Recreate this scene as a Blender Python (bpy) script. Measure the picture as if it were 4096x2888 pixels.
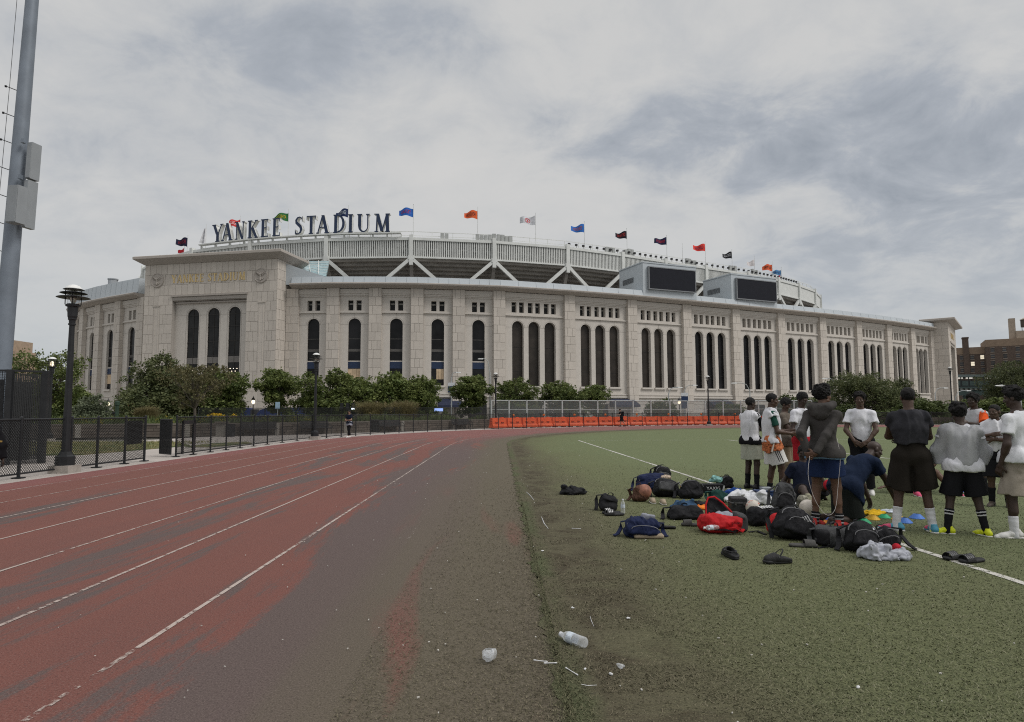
import bpy, math, random
import numpy as np
from math import sin, cos, tan, atan, atan2, pi, sqrt, radians, hypot
from mathutils import Vector

random.seed(11)
RNG = np.random.default_rng(5)
SC = bpy.context.scene
for _o in list(bpy.data.objects):
    bpy.data.objects.remove(_o)
COL = SC.collection

# ------------------------------------------------------------------ camera
FPX, CX, CY, CAMH = 2587.0, 2048.0, 1444.0, 1.45
PITCH = atan((1650.2 - 1444) / FPX)
ROLL = 0.0035
cam = bpy.data.cameras.new('camera')
cam.sensor_width = 36.0
cam.lens = 36.0 * FPX / 4096.0
cam.clip_start = 0.05
cam.clip_end = 6000
camo = bpy.data.objects.new('camera', cam)
COL.objects.link(camo)
camo.location = (0, 0, CAMH)
from mathutils import Matrix
camo.rotation_euler = (Matrix.Rotation(pi / 2 + PITCH, 3, 'X') @ Matrix.Rotation(-ROLL, 3, 'Z')).to_euler()
SC.camera = camo

# ------------------------------------------------------------------ light
SUN_AZ, SUN_EL = radians(117), radians(47)      # azimuth clockwise from +Y (view direction)
w = bpy.data.worlds.new('World')
SC.world = w
w.use_nodes = True
nt = w.node_tree
nt.nodes.clear()


def N(t, typ, **kw):
    n = t.nodes.new(typ)
    for k, v in kw.items():
        if k == 'inp':
            for a, b in v.items():
                n.inputs[a].default_value = b
        else:
            setattr(n, k, v)
    return n


def L(t, a, b):
    t.links.new(a, b)


def math_n(t, op, a, b=None, clamp=False):
    n = N(t, 'ShaderNodeMath', operation=op, use_clamp=clamp)
    for i, q in enumerate((a, b)):
        if q is None:
            continue
        if isinstance(q, (int, float)):
            n.inputs[i].default_value = q
        else:
            L(t, q, n.inputs[i])
    return n.outputs[0]


def mixc(t, fac, a, b, mode='MIX'):
    n = N(t, 'ShaderNodeMix', data_type='RGBA', blend_type=mode)
    for sock, q in ((n.inputs[0], fac), (n.inputs[6], a), (n.inputs[7], b)):
        if isinstance(q, (int, float)):
            sock.default_value = q
        elif isinstance(q, tuple):
            sock.default_value = q if len(q) == 4 else (*q, 1)
        else:
            L(t, q, sock)
    return n.outputs[2]


def sstep(t, x, lo, hi):
    n = N(t, 'ShaderNodeMapRange', interpolation_type='SMOOTHSTEP')
    L(t, x, n.inputs[0])
    n.inputs[1].default_value = lo
    n.inputs[2].default_value = hi
    return n.outputs[0]


def noise_n(t, vec, scale, detail=4, rough=.55, dist=0.0):
    n = N(t, 'ShaderNodeTexNoise')
    L(t, vec, n.inputs['Vector'])
    n.inputs['Scale'].default_value = scale
    n.inputs['Detail'].default_value = detail
    n.inputs['Roughness'].default_value = rough
    n.inputs['Distortion'].default_value = dist
    return n.outputs['Fac']


def lin(r, g, b):
    f = lambda c: (c / 255 / 12.92) if c / 255 <= .04045 else ((c / 255 + .055) / 1.055) ** 2.4
    return (f(r), f(g), f(b))


def px_dir(px, py):
    x = (px - CX) / FPX
    y = (CY - py) / FPX
    c, s = cos(ROLL), sin(ROLL)
    xr, yr = x * c + y * s, -x * s + y * c
    d = np.array([xr, cos(PITCH) - yr * sin(PITCH), sin(PITCH) + yr * cos(PITCH)])
    return d


def gnd(px, py, z=0.0):
    """world point seen at a photo position, on the horizontal plane z"""
    d = px_dir(px, py)
    return d * ((z - CAMH) / d[2]) + np.array([0, 0, CAMH])


def dep(px, py, Y):
    """world point seen at a photo position, at distance Y"""
    d = px_dir(px, py)
    return d * (Y / d[1]) + np.array([0, 0, CAMH])


def proj(p):
    q = np.array(p, float) - np.array([0, 0, CAMH])
    cz = q[1] * cos(PITCH) + q[2] * sin(PITCH)
    yr = (-q[1] * sin(PITCH) + q[2] * cos(PITCH)) / cz
    xr = q[0] / cz
    c, s = cos(ROLL), sin(ROLL)
    return CX + (xr * c - yr * s) * FPX, CY - (xr * s + yr * c) * FPX


# overcast sky: clear Nishita sky showing through layered cloud
tc = N(nt, 'ShaderNodeTexCoord')
sep = N(nt, 'ShaderNodeSeparateXYZ')
L(nt, tc.outputs['Generated'], sep.inputs[0])
zc = math_n(nt, 'MAXIMUM', sep.outputs[2], 0.0)
den = math_n(nt, 'ADD', zc, 0.30)
comb = N(nt, 'ShaderNodeCombineXYZ')
L(nt, math_n(nt, 'DIVIDE', sep.outputs[0], den), comb.inputs[0])
L(nt, math_n(nt, 'DIVIDE', sep.outputs[1], den), comb.inputs[1])
cp = comb.outputs[0]
mp = N(nt, 'ShaderNodeMapping')
L(nt, cp, mp.inputs[0])
mp.inputs['Scale'].default_value = (1.9, 2.0, 1)
mp.inputs['Location'].default_value = (3.1, 1.7, 0)
n1 = noise_n(nt, mp.outputs[0], 0.75, 7, .56, .5)
n2 = noise_n(nt, mp.outputs[0], 2.6, 8, .62, .35)
nn = math_n(nt, 'ADD', math_n(nt, 'MULTIPLY', n1, .50), math_n(nt, 'MULTIPLY', n2, .44))
nn = math_n(nt, 'ADD', nn, .015)
# heavier cloud banks where the photograph has them
bank = None
for (px, py, r, amt) in ((1150, 190, .17, .42), (2640, 600, .20, .45), (3250, 470, .22, .42), (2250, 500, .14, .25), (3900, 640, .28, .5),
                         (4250, 1250, .42, .38), (430, 215, .08, .25), (3600, 900, .22, .2), (1700, 160, .12, .22)):
    d = px_dir(px, py)
    d = d / np.linalg.norm(d)
    dn = N(nt, 'ShaderNodeVectorMath', operation='SUBTRACT')
    L(nt, tc.outputs['Generated'], dn.inputs[0])
    dn.inputs[1].default_value = tuple(d)
    dm = N(nt, 'ShaderNodeVectorMath', operation='MULTIPLY')
    L(nt, dn.outputs[0], dm.inputs[0])
    dm.inputs[1].default_value = (1, 1, 2.6)
    ln = N(nt, 'ShaderNodeVectorMath', operation='LENGTH')
    L(nt, dm.outputs[0], ln.inputs[0])
    g = math_n(nt, 'MULTIPLY', sstep(nt, ln.outputs['Value'], r * 1.5, 0.0), amt)
    bank = g if bank is None else math_n(nt, 'ADD', bank, g)
thick = math_n(nt, 'ADD', nn, math_n(nt, 'MULTIPLY', bank, math_n(nt, 'MULTIPLY', n2, .62)))
ramp = N(nt, 'ShaderNodeValToRGB')
L(nt, thick, ramp.inputs[0])
el = ramp.color_ramp.elements
el[0].position = .34
el[0].color = (*lin(205, 204, 202), 1)
el[1].position = .88
el[1].color = (*lin(142, 149, 158), 1)
for pos, c in ((.46, (200, 200, 199)), (.56, (188, 190, 192)), (.66, (168, 173, 180))):
    e = el.new(pos)
    e.color = (*lin(*c), 1)
haze_f = sstep(nt, sep.outputs[2], .34, .0)
cloud = mixc(nt, math_n(nt, 'MULTIPLY', haze_f, .72), ramp.outputs[0], lin(186, 190, 193))
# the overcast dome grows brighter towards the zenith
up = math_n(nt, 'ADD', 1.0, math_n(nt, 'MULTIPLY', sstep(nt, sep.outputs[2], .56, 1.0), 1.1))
bgc = N(nt, 'ShaderNodeBackground')
L(nt, cloud, bgc.inputs[0])
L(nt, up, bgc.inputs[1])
sky = N(nt, 'ShaderNodeTexSky', sky_type='NISHITA', sun_disc=False)
sky.sun_elevation = SUN_EL
sky.sun_rotation = SUN_AZ
bgs = N(nt, 'ShaderNodeBackground')
L(nt, sky.outputs[0], bgs.inputs[0])
bgs.inputs[1].default_value = 0.07
mx = N(nt, 'ShaderNodeMixShader')
mx.inputs[0].default_value = 0.93
L(nt, bgs.outputs[0], mx.inputs[1])
L(nt, bgc.outputs[0], mx.inputs[2])
wo = N(nt, 'ShaderNodeOutputWorld')
L(nt, mx.outputs[0], wo.inputs[0])

sun = bpy.data.lights.new('sun', 'SUN')
sun.energy = 1.5
sun.angle = radians(20)
sun.color = (1.0, .965, .92)
suno = bpy.data.objects.new('sun', sun)
COL.objects.link(suno)
sd = Vector((sin(SUN_AZ) * cos(SUN_EL), cos(SUN_AZ) * cos(SUN_EL), sin(SUN_EL)))
suno.rotation_euler = sd.to_track_quat('Z', 'Y').to_euler()
suno.location = (20, -20, 60)

SC.view_settings.view_transform = 'Standard'
SC.view_settings.look = 'None'
SC.view_settings.exposure = 0.10
SC.view_settings.gamma = 1.0
SC.view_settings.use_curve_mapping = False
SC.render.engine = 'CYCLES'
SC.cycles.use_denoising = False
SC.cycles.filter_width = 1.1
SC.cycles.max_bounces = 6
SC.cycles.transparent_max_bounces = 24
SC.cycles.caustics_reflective = False
SC.cycles.caustics_refractive = False

# ------------------------------------------------------------------ materials
MATS = {}


def mat(name, col, rough=.8, var=.18, scale=6.0, bump=0.0, bscale=60.0, metal=0.0, spec=.3, rnd=0.0, island=0.0, col2=None, trans=0.0, sheen=0.0):
    if name in MATS:
        return MATS[name]
    m = bpy.data.materials.new(name)
    m.use_nodes = True
    t = m.node_tree
    b = t.nodes['Principled BSDF']
    co = N(t, 'ShaderNodeTexCoord').outputs['Object']
    f = noise_n(t, co, scale, 6, .6)
    f = sstep(t, f, .25, .75)
    c1 = tuple(max(0, x * (1 - var)) for x in col)
    c2 = tuple(x * (1 + var) for x in (col2 or col))
    out = mixc(t, f, c1, c2)
    if rnd or island:
        if island:
            r = N(t, 'ShaderNodeNewGeometry').outputs['Random Per Island']
            a = island
        else:
            r = N(t, 'ShaderNodeObjectInfo').outputs['Random']
            a = rnd
        mr = N(t, 'ShaderNodeMapRange')
        L(t, r, mr.inputs[0])
        mr.inputs[3].default_value = 1 - a
        mr.inputs[4].default_value = 1 + a
        hv = N(t, 'ShaderNodeHueSaturation')
        L(t, out, hv.inputs['Color'])
        L(t, mr.outputs[0], hv.inputs['Value'])
        out = hv.outputs[0]
    L(t, out, b.inputs['Base Color'])
    b.inputs['Roughness'].default_value = rough
    b.inputs['Metallic'].default_value = metal
    b.inputs['Specular IOR Level'].default_value = spec
    if sheen:
        b.inputs['Sheen Weight'].default_value = sheen
    if bump:
        bn = N(t, 'ShaderNodeBump')
        bn.inputs['Strength'].default_value = bump
        bn.inputs['Distance'].default_value = .02
        L(t, noise_n(t, co, bscale, 5, .6), bn.inputs['Height'])
        L(t, bn.outputs[0], b.inputs['Normal'])
    if trans:
        tr = N(t, 'ShaderNodeBsdfTransparent')
        ms = N(t, 'ShaderNodeMixShader')
        ms.inputs[0].default_value = trans
        L(t, b.outputs[0], ms.inputs[1])
        L(t, tr.outputs[0], ms.inputs[2])
        L(t, ms.outputs[0], t.nodes['Material Output'].inputs[0])
    MATS[name] = m
    return m


def emat(name, col, strength):
    if name in MATS:
        return MATS[name]
    m = bpy.data.materials.new(name)
    m.use_nodes = True
    b = m.node_tree.nodes['Principled BSDF']
    b.inputs['Base Color'].default_value = (*col, 1)
    b.inputs['Emission Color'].default_value = (*col, 1)
    b.inputs['Emission Strength'].default_value = strength
    MATS[name] = m
    return m


def glass(name, col=(.9, .93, .95), rough=.08, alpha=.45):
    """thin clear plastic or lamp glass: see-through with a glossy skin"""
    if name in MATS:
        return MATS[name]
    m = bpy.data.materials.new(name)
    m.use_nodes = True
    t = m.node_tree
    b = t.nodes['Principled BSDF']
    b.inputs['Base Color'].default_value = (*col, 1)
    b.inputs['Roughness'].default_value = rough
    b.inputs['Specular IOR Level'].default_value = .8
    tr = N(t, 'ShaderNodeBsdfTransparent')
    tr.inputs[0].default_value = (.95, .96, .97, 1)
    ms = N(t, 'ShaderNodeMixShader')
    lw = N(t, 'ShaderNodeLayerWeight')
    lw.inputs[0].default_value = .35
    fc = math_n(t, 'ADD', math_n(t, 'MULTIPLY', lw.outputs['Facing'], .5), 1 - alpha - .3, clamp=True)
    L(t, fc, ms.inputs[0])
    L(t, tr.outputs[0], ms.inputs[1])
    L(t, b.outputs[0], ms.inputs[2])
    L(t, ms.outputs[0], t.nodes['Material Output'].inputs[0])
    MATS[name] = m
    return m


# ------------------------------------------------------------------ scene bookkeeping
def tag(o, label=None, cat=None, group=None, kind=None):
    if label:
        o['label'] = label
    if cat:
        o['category'] = cat
    if group:
        o['group'] = group
    if kind:
        o['kind'] = kind
    return o


def thing(name, label, cat, loc=(0, 0, 0), rotz=0.0, group=None):
    o = bpy.data.objects.new(name, None)
    o.empty_display_size = .2
    COL.objects.link(o)
    o.location = tuple(float(x) for x in loc)
    o.rotation_euler = (0, 0, rotz)
    return tag(o, label, cat, group)


def children(o):
    return [c for c in CH.get(o.name, ())]


CH = {}


def link(o, parent=None, kind=None):
    COL.objects.link(o)
    if parent is not None:
        o.parent = parent
        CH.setdefault(parent.name, []).append(o)
    if kind:
        o['kind'] = kind
    return o


def copy_tree(o, parent=None):
    c = o.copy()
    link(c, parent)
    for ch in children(o):
        copy_tree(ch, c)
    return c


def mesh_np(name, V, F, mats, mi=None, smooth=False):
    """V (n,3), F (m,k) arrays of equal-sided faces, or a list of faces"""
    me = bpy.data.meshes.new(name)
    if isinstance(F, np.ndarray):
        n, k = F.shape
        me.vertices.add(len(V))
        me.vertices.foreach_set('co', np.asarray(V, np.float32).ravel())
        me.loops.add(n * k)
        me.loops.foreach_set('vertex_index', F.astype(np.int32).ravel())
        me.polygons.add(n)
        me.polygons.foreach_set('loop_start', np.arange(0, n * k, k, dtype=np.int32))
        me.polygons.foreach_set('loop_total', np.full(n, k, np.int32))
    else:
        me.from_pydata([tuple(map(float, v)) for v in V], [], F)
        n = len(F)
    for m in (mats if isinstance(mats, (list, tuple)) else [mats]):
        me.materials.append(m)
    if mi is not None:
        me.polygons.foreach_set('material_index', np.asarray(mi, np.int32))
    if smooth:
        me.polygons.foreach_set('use_smooth', np.ones(n, bool))
    me.update(calc_edges=True)
    me.validate()
    return me


def add_obj(name, me, parent=None, loc=None, kind=None):
    o = bpy.data.objects.new(name, me)
    link(o, parent, kind)
    if loc is not None:
        o.location = tuple(float(x) for x in loc)
    return o


class FR:
    """vertical working frame: u along, v up, n outward"""

    def __init__(s, o, u, n=None):
        s.o = np.array(o, float)
        u = np.array([u[0], u[1], 0.0])
        s.u = u / np.linalg.norm(u)
        s.n = np.array([s.u[1], -s.u[0], 0]) if n is None else np.array(n, float)
        s.v = np.array([0, 0, 1.0])

    def p(s, u, v, n=0.0):
        return s.o + s.u * u + s.v * v + s.n * n


WF = FR((0, 0, 0), (1, 0), n=(0, 1, 0))


class MB:
    def __init__(s):
        s.V, s.F, s.M = [], [], []

    def poly(s, pts, m=0):
        i = len(s.V)
        s.V += [tuple(map(float, p)) for p in pts]
        s.F.append(tuple(range(i, i + len(pts))))
        s.M.append(m)
        return s

    def hexa(s, P, m=0):
        """8 corner points: bottom loop then top loop"""
        i = len(s.V)
        s.V += [tuple(map(float, p)) for p in P]
        for f in ((3, 2, 1, 0), (4, 5, 6, 7), (0, 1, 5, 4), (1, 2, 6, 5), (2, 3, 7, 6), (3, 0, 4, 7)):
            s.F.append(tuple(i + k for k in f))
            s.M.append(m)
        return s

    def fbox(s, f, u0, u1, v0, v1, n0, n1, m=0):
        if n0 > n1:
            n0, n1 = n1, n0
        P = [f.p(u0, v0, n0), f.p(u1, v0, n0), f.p(u1, v0, n1), f.p(u0, v0, n1),
             f.p(u0, v1, n0), f.p(u1, v1, n0), f.p(u1, v1, n1), f.p(u0, v1, n1)]
        return s.hexa(P, m)

    def box(s, c, size, m=0, rz=0.0):
        cx, cy, cz = c
        a, b, h = size[0] / 2, size[1] / 2, size[2] / 2
        C, S = cos(rz), sin(rz)
        P = []
        for z in (-h, h):
            for x, y in ((-a, -b), (a, -b), (a, b), (-a, b)):
                P.append((cx + x * C - y * S, cy + x * S + y * C, cz + z))
        return s.hexa(P, m)

    def beam(s, a, b, w, h, m=0, up=(0, 0, 1)):
        a, b = np.array(a, float), np.array(b, float)
        d = b - a
        d /= np.linalg.norm(d)
        side = np.cross(d, up)
        if np.linalg.norm(side) < 1e-4:
            side = np.cross(d, (1, 0, 0))
        side /= np.linalg.norm(side)
        u2 = np.cross(side, d)
        P = []
        for q in (a, b):
            P += [q - side * w / 2 - u2 * h / 2, q + side * w / 2 - u2 * h / 2, q + side * w / 2 + u2 * h / 2, q - side * w / 2 + u2 * h / 2]
        return s.hexa(P, m)

    def prism(s, pts, off, m=0):
        """closed outline pts (3d) pushed along off"""
        k = len(pts)
        i = len(s.V)
        off = np.array(off, float)
        s.V += [tuple(map(float, p)) for p in pts] + [tuple(map(float, np.array(p) + off)) for p in pts]
        s.F.append(tuple(range(i + k - 1, i - 1, -1)))
        s.F.append(tuple(range(i + k, i + 2 * k)))
        s.M += [m, m]
        for a in range(k):
            b = (a + 1) % k
            s.F.append((i + a, i + b, i + k + b, i + k + a))
            s.M.append(m)
        return s

    def tube(s, pts, r, n=6, m=0, cap=True):
        pts = [np.array(p, float) for p in pts]
        rs = r if isinstance(r, (list, tuple)) else [r] * len(pts)
        i0 = len(s.V)
        prev = None
        for j, p in enumerate(pts):
            d = pts[min(j + 1, len(pts) - 1)] - pts[max(j - 1, 0)]
            d = d / (np.linalg.norm(d) + 1e-9)
            a = prev if prev is not None else (np.array([0, 0, 1.0]) if abs(d[2]) < .9 else np.array([1.0, 0, 0]))
            a = a - d * np.dot(a, d)
            a /= np.linalg.norm(a) + 1e-9
            prev = a
            b = np.cross(d, a)
            for k in range(n):
                t = 2 * pi * k / n
                s.V.append(tuple(p + rs[j] * (a * cos(t) + b * sin(t))))
        for j in range(len(pts) - 1):
            for k in range(n):
                a, b = i0 + j * n + k, i0 + j * n + (k + 1) % n
                s.F.append((a, b, b + n, a + n))
                s.M.append(m)
        if cap:
            s.F.append(tuple(range(i0 + n - 1, i0 - 1, -1)))
            e = i0 + (len(pts) - 1) * n
            s.F.append(tuple(range(e, e + n)))
            s.M += [m, m]
        return s

    def lathe(s, prof, c=(0, 0, 0), n=16, m=0):
        """prof [(radius, z)] about the vertical axis through c"""
        i0 = len(s.V)
        for r, z in prof:
            for k in range(n):
                t = 2 * pi * k / n
                s.V.append((c[0] + r * cos(t), c[1] + r * sin(t), c[2] + z))
        for j in range(len(prof) - 1):
            for k in range(n):
                a, b = i0 + j * n + k, i0 + j * n + (k + 1) % n
                s.F.append((a, b, b + n, a + n))
                s.M.append(m)
        s.F.append(tuple(range(i0 + n - 1, i0 - 1, -1)))
        e = i0 + (len(prof) - 1) * n
        s.F.append(tuple(range(e, e + n)))
        s.M += [m, m]
        return s

    def sweep(s, path, prof, m=0, closed=True, z=None):
        """profile [(n,z)] swept along a plan polyline with mitred corners; n is outward (to the right of travel)"""
        path = [np.array(p[:2], float) for p in path]
        nor = []
        for j in range(len(path)):
            ds = []
            if j > 0:
                d = path[j] - path[j - 1]
                ds.append(d / np.linalg.norm(d))
            if j < len(path) - 1:
                d = path[j + 1] - path[j]
                ds.append(d / np.linalg.norm(d))
            ns = [np.array([d[1], -d[0]]) for d in ds]
            a = sum(ns)
            a /= np.linalg.norm(a)
            nor.append(a / max(.5, float(np.dot(a, ns[0]))))
        i0 = len(s.V)
        k = len(prof)
        for p, q in zip(path, nor):
            for (n_, z_) in prof:
                s.V.append((p[0] + q[0] * n_, p[1] + q[1] * n_, z_))
        kk = k if closed else k - 1
        for j in range(len(path) - 1):
            for a in range(kk):
                b = (a + 1) % k
                s.F.append((i0 + j * k + a, i0 + j * k + b, i0 + (j + 1) * k + b, i0 + (j + 1) * k + a))
                s.M.append(m)
        if closed:
            s.F.append(tuple(range(i0, i0 + k)))
            e = i0 + (len(path) - 1) * k
            s.F.append(tuple(range(e + k - 1, e - 1, -1)))
            s.M += [m, m]
        return s

    def mesh(s, name, mats, org=(0, 0, 0), smooth=False):
        V = np.array(s.V) - np.array(org, float)
        me = mesh_np(name, V, s.F, mats, s.M, smooth)
        return me

    def build(s, name, mats, parent=None, org=None, smooth=False, loc=None, kind=None):
        """geometry given in the thing's own coordinates; org shifts world coordinates to it"""
        me = s.mesh(name, mats, org if org is not None else (0, 0, 0), smooth)
        return add_obj(name, me, parent, loc, kind)


def text_mesh(txt, size=1.0, extrude=0.0):
    """flat lettering outline from Blender's own built-in font: verts, faces; centred, unit cap height = size"""
    cu = bpy.data.curves.new('lettering', 'FONT')
    cu.body = txt
    cu.size = size * 1.4
    cu.align_x = 'CENTER'
    cu.align_y = 'CENTER'
    cu.extrude = extrude
    cu.resolution_u = 2
    o = bpy.data.objects.new('lettering', cu)
    COL.objects.link(o)
    dg = bpy.context.evaluated_depsgraph_get()
    me = bpy.data.meshes.new_from_object(o.evaluated_get(dg))
    V = np.array([v.co[:] for v in me.vertices]) if len(me.vertices) else np.zeros((0, 3))
    F = [tuple(p.vertices) for p in me.polygons]
    bpy.data.objects.remove(o)
    bpy.data.meshes.remove(me)
    bpy.data.curves.remove(cu)
    return V, F


def text_obj(txt, f, u, v, n, width, height, m, name, parent, org=(0, 0, 0), mirror=False, fn=None):
    V, F = text_mesh(txt)
    if not len(V):
        return None
    lo, hi = V.min(0), V.max(0)
    sx, sy = width / (hi[0] - lo[0]), height / (hi[1] - lo[1])
    W = []
    for q in V:
        a = (q[0] - (lo[0] + hi[0]) / 2) * sx * (-1 if mirror else 1)
        b = (q[1] - (lo[1] + hi[1]) / 2) * sy
        W.append(fn(a, b) if fn else f.p(u + a, v + b, n))
    me = mesh_np(name, np.array(W) - np.array(org, float), F, m)
    return add_obj(name, me, parent)


# ------------------------------------------------------------------ soft shapes: distance fields meshed with surface nets
def seg(a, b, ra, rb=None, flat=1.0, side=None, k=None):
    """tapered rounded segment; cross-section narrowed by flat at right angles to side"""
    a, b = np.array(a, float), np.array(b, float)
    rb = ra if rb is None else rb
    ab = b - a
    l2 = max(1e-9, float(ab @ ab))
    r = max(ra, rb)
    ax = None
    if flat != 1.0:
        d = ab / sqrt(l2) if l2 > 1e-6 else np.array([0, 0, 1.0])
        s_ = np.array(side, float)
        s_ = s_ - d * (s_ @ d)
        s_ /= np.linalg.norm(s_)
        ax = (d, s_, np.cross(d, s_))

    def f(X, Y, Z):
        px, py, pz = X - a[0], Y - a[1], Z - a[2]
        t = np.clip((px * ab[0] + py * ab[1] + pz * ab[2]) / l2, 0, 1)
        qx, qy, qz = px - ab[0] * t, py - ab[1] * t, pz - ab[2] * t
        rr = ra + (rb - ra) * t
        if ax is None:
            return np.sqrt(qx * qx + qy * qy + qz * qz) - rr
        d, s_, e = ax
        c0 = qx * d[0] + qy * d[1] + qz * d[2]
        c1 = qx * s_[0] + qy * s_[1] + qz * s_[2]
        c2 = (qx * e[0] + qy * e[1] + qz * e[2]) / flat
        return (np.sqrt(c0 * c0 + c1 * c1 + c2 * c2) - rr) * min(1, flat + .25)

    return (f, np.minimum(a, b) - r, np.maximum(a, b) + r, k)


def rotm(rx=0, ry=0, rz=0):
    from mathutils import Euler
    return np.array(Euler((rx, ry, rz)).to_matrix())


def ell(c, r, R=None, k=None):
    c, r = np.array(c, float), np.array(r, float)
    R = np.eye(3) if R is None else R
    m = float(max(r))

    def f(X, Y, Z):
        q = [X - c[0], Y - c[1], Z - c[2]]
        p = [q[0] * R[0, i] + q[1] * R[1, i] + q[2] * R[2, i] for i in range(3)]
        k0 = np.sqrt((p[0] / r[0]) ** 2 + (p[1] / r[1]) ** 2 + (p[2] / r[2]) ** 2)
        k1 = np.sqrt((p[0] / r[0] ** 2) ** 2 + (p[1] / r[1] ** 2) ** 2 + (p[2] / r[2] ** 2) ** 2) + 1e-9
        return k0 * (k0 - 1) / k1

    return (f, c - m, c + m, k)


def rbox(c, h, rad=.02, R=None, k=None, taper=0.0):
    """rounded box, half sizes h; taper narrows it towards +z"""
    c, h = np.array(c, float), np.array(h, float)
    R = np.eye(3) if R is None else R
    m = float(np.linalg.norm(h)) * (1 + max(0, -taper))

    def f(X, Y, Z):
        q = [X - c[0], Y - c[1], Z - c[2]]
        p = [q[0] * R[0, i] + q[1] * R[1, i] + q[2] * R[2, i] for i in range(3)]
        sc = 1 - taper * np.clip((p[2] / h[2] + 1) / 2, 0, 1)
        a = np.abs(p[0]) - h[0] * sc + rad
        b = np.abs(p[1]) - h[1] * sc + rad
        d = np.abs(p[2]) - h[2] + rad
        return np.sqrt(np.maximum(a, 0) ** 2 + np.maximum(b, 0) ** 2 + np.maximum(d, 0) ** 2) + np.minimum(np.maximum(a, np.maximum(b, d)), 0) - rad

    return (f, c - m, c + m, k)


def wob(amp, freq, seed, dirs=5, aniso=(1, 1, 1)):
    """folds: a sum of warped sines"""
    r = np.random.default_rng(seed)
    D = r.normal(size=(dirs, 3))
    D /= np.linalg.norm(D, axis=1)[:, None]
    D *= np.array(aniso)
    ph = r.uniform(0, 6.28, dirs)
    fr = freq * r.uniform(.6, 1.6, dirs)

    def f(X, Y, Z):
        o = 0
        w_ = 0
        for d, p, q in zip(D, ph, fr):
            s_ = np.sin((X * d[0] + Y * d[1] + Z * d[2]) * q + p + 1.3 * w_)
            w_ = s_
            o = o + s_
        return o * (amp / sqrt(dirs))

    return f


def net(prims, h=.012, k=.02, clips=(), noise=None, cut=(), field=None):
    """surface-nets mesh of the smooth union of prims; clips: (point, normal) keep the side against the normal"""
    lo = np.min([p[1] for p in prims], axis=0) - 3 * h - k - .01
    hi = np.max([p[2] for p in prims], axis=0) + 3 * h + k + .01
    n = np.ceil((hi - lo) / h).astype(int) + 1
    ax = [lo[i] + np.arange(n[i]) * h for i in range(3)]
    BIG = .25
    G = np.full(n, BIG, np.float32)
    for (f, a, b, kk) in prims:
        kk = k if kk is None else kk
        i0 = np.maximum(0, np.floor((a - kk - 2.5 * h - lo) / h).astype(int))
        i1 = np.minimum(n, np.ceil((b + kk + 2.5 * h - lo) / h).astype(int) + 1)
        X, Y, Z = np.meshgrid(ax[0][i0[0]:i1[0]], ax[1][i0[1]:i1[1]], ax[2][i0[2]:i1[2]], indexing='ij', sparse=True)
        d = f(X, Y, Z)
        g = G[i0[0]:i1[0], i0[1]:i1[1], i0[2]:i1[2]]
        if kk > 0:
            hh = np.clip(.5 + .5 * (g - d) / kk, 0, 1)
            r = g + (d - g) * hh - kk * hh * (1 - hh)
        else:
            r = np.minimum(g, d)
        G[i0[0]:i1[0], i0[1]:i1[1], i0[2]:i1[2]] = r
    X, Y, Z = np.meshgrid(*ax, indexing='ij', sparse=True)
    if noise is not None:
        G = G + noise(X, Y, Z)
    for (f, a, b, kk) in cut:
        G = np.maximum(G, -f(X, Y, Z))
    for (p, nv) in clips:
        G = np.maximum(G, (X - p[0]) * nv[0] + (Y - p[1]) * nv[1] + (Z - p[2]) * nv[2])
    G[0], G[-1], G[:, 0], G[:, -1], G[:, :, 0], G[:, :, -1] = (BIG,) * 6
    S = G < 0
    cnt = np.zeros(n - 1, np.int8)
    corners = [(i, j, l) for i in (0, 1) for j in (0, 1) for l in (0, 1)]
    for c in corners:
        cnt += S[c[0]:n[0] - 1 + c[0], c[1]:n[1] - 1 + c[1], c[2]:n[2] - 1 + c[2]]
    idx = np.argwhere((cnt > 0) & (cnt < 8))
    if not len(idx):
        return np.zeros((0, 3)), np.zeros((0, 4), int)
    vid = np.full(n - 1, -1, np.int32)
    vid[idx[:, 0], idx[:, 1], idx[:, 2]] = np.arange(len(idx))
    vals = {c: G[idx[:, 0] + c[0], idx[:, 1] + c[1], idx[:, 2] + c[2]] for c in corners}
    acc = np.zeros((len(idx), 3))
    num = np.zeros(len(idx))
    for c in corners:
        for x in range(3):
            if c[x] == 0:
                e = list(c)
                e[x] = 1
                va, vb = vals[c], vals[tuple(e)]
                m = (va < 0) != (vb < 0)
                t = np.where(m, va / np.where(m, va - vb, 1), 0)
                p = np.tile(np.array(c, float), (len(idx), 1))
                p[:, x] = t
                acc += p * m[:, None]
                num += m
    V = lo + (idx + acc / num[:, None]) * h
    Q = []
    for x in range(3):
        y, z = (x + 1) % 3, (x + 2) % 3
        sl0, sl1 = [slice(None)] * 3, [slice(None)] * 3
        sl0[x], sl1[x] = slice(0, -1), slice(1, None)
        A, B = S[tuple(sl0)], S[tuple(sl1)]
        for flip, M_ in ((False, A & ~B), (True, ~A & B)):
            e = np.argwhere(M_)
            if not len(e):
                continue
            e = e[(e[:, y] > 0) & (e[:, z] > 0) & (e[:, y] < n[y] - 1) & (e[:, z] < n[z] - 1)]
            ids = []
            for dy, dz in ((1, 1), (0, 1), (0, 0), (1, 0)):
                q = e.copy()
                q[:, y] -= dy
                q[:, z] -= dz
                ids.append(vid[q[:, 0], q[:, 1], q[:, 2]])
            q = np.stack(ids, 1)
            Q.append(q[:, ::-1] if flip else q)
    return V, np.concatenate(Q)


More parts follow.
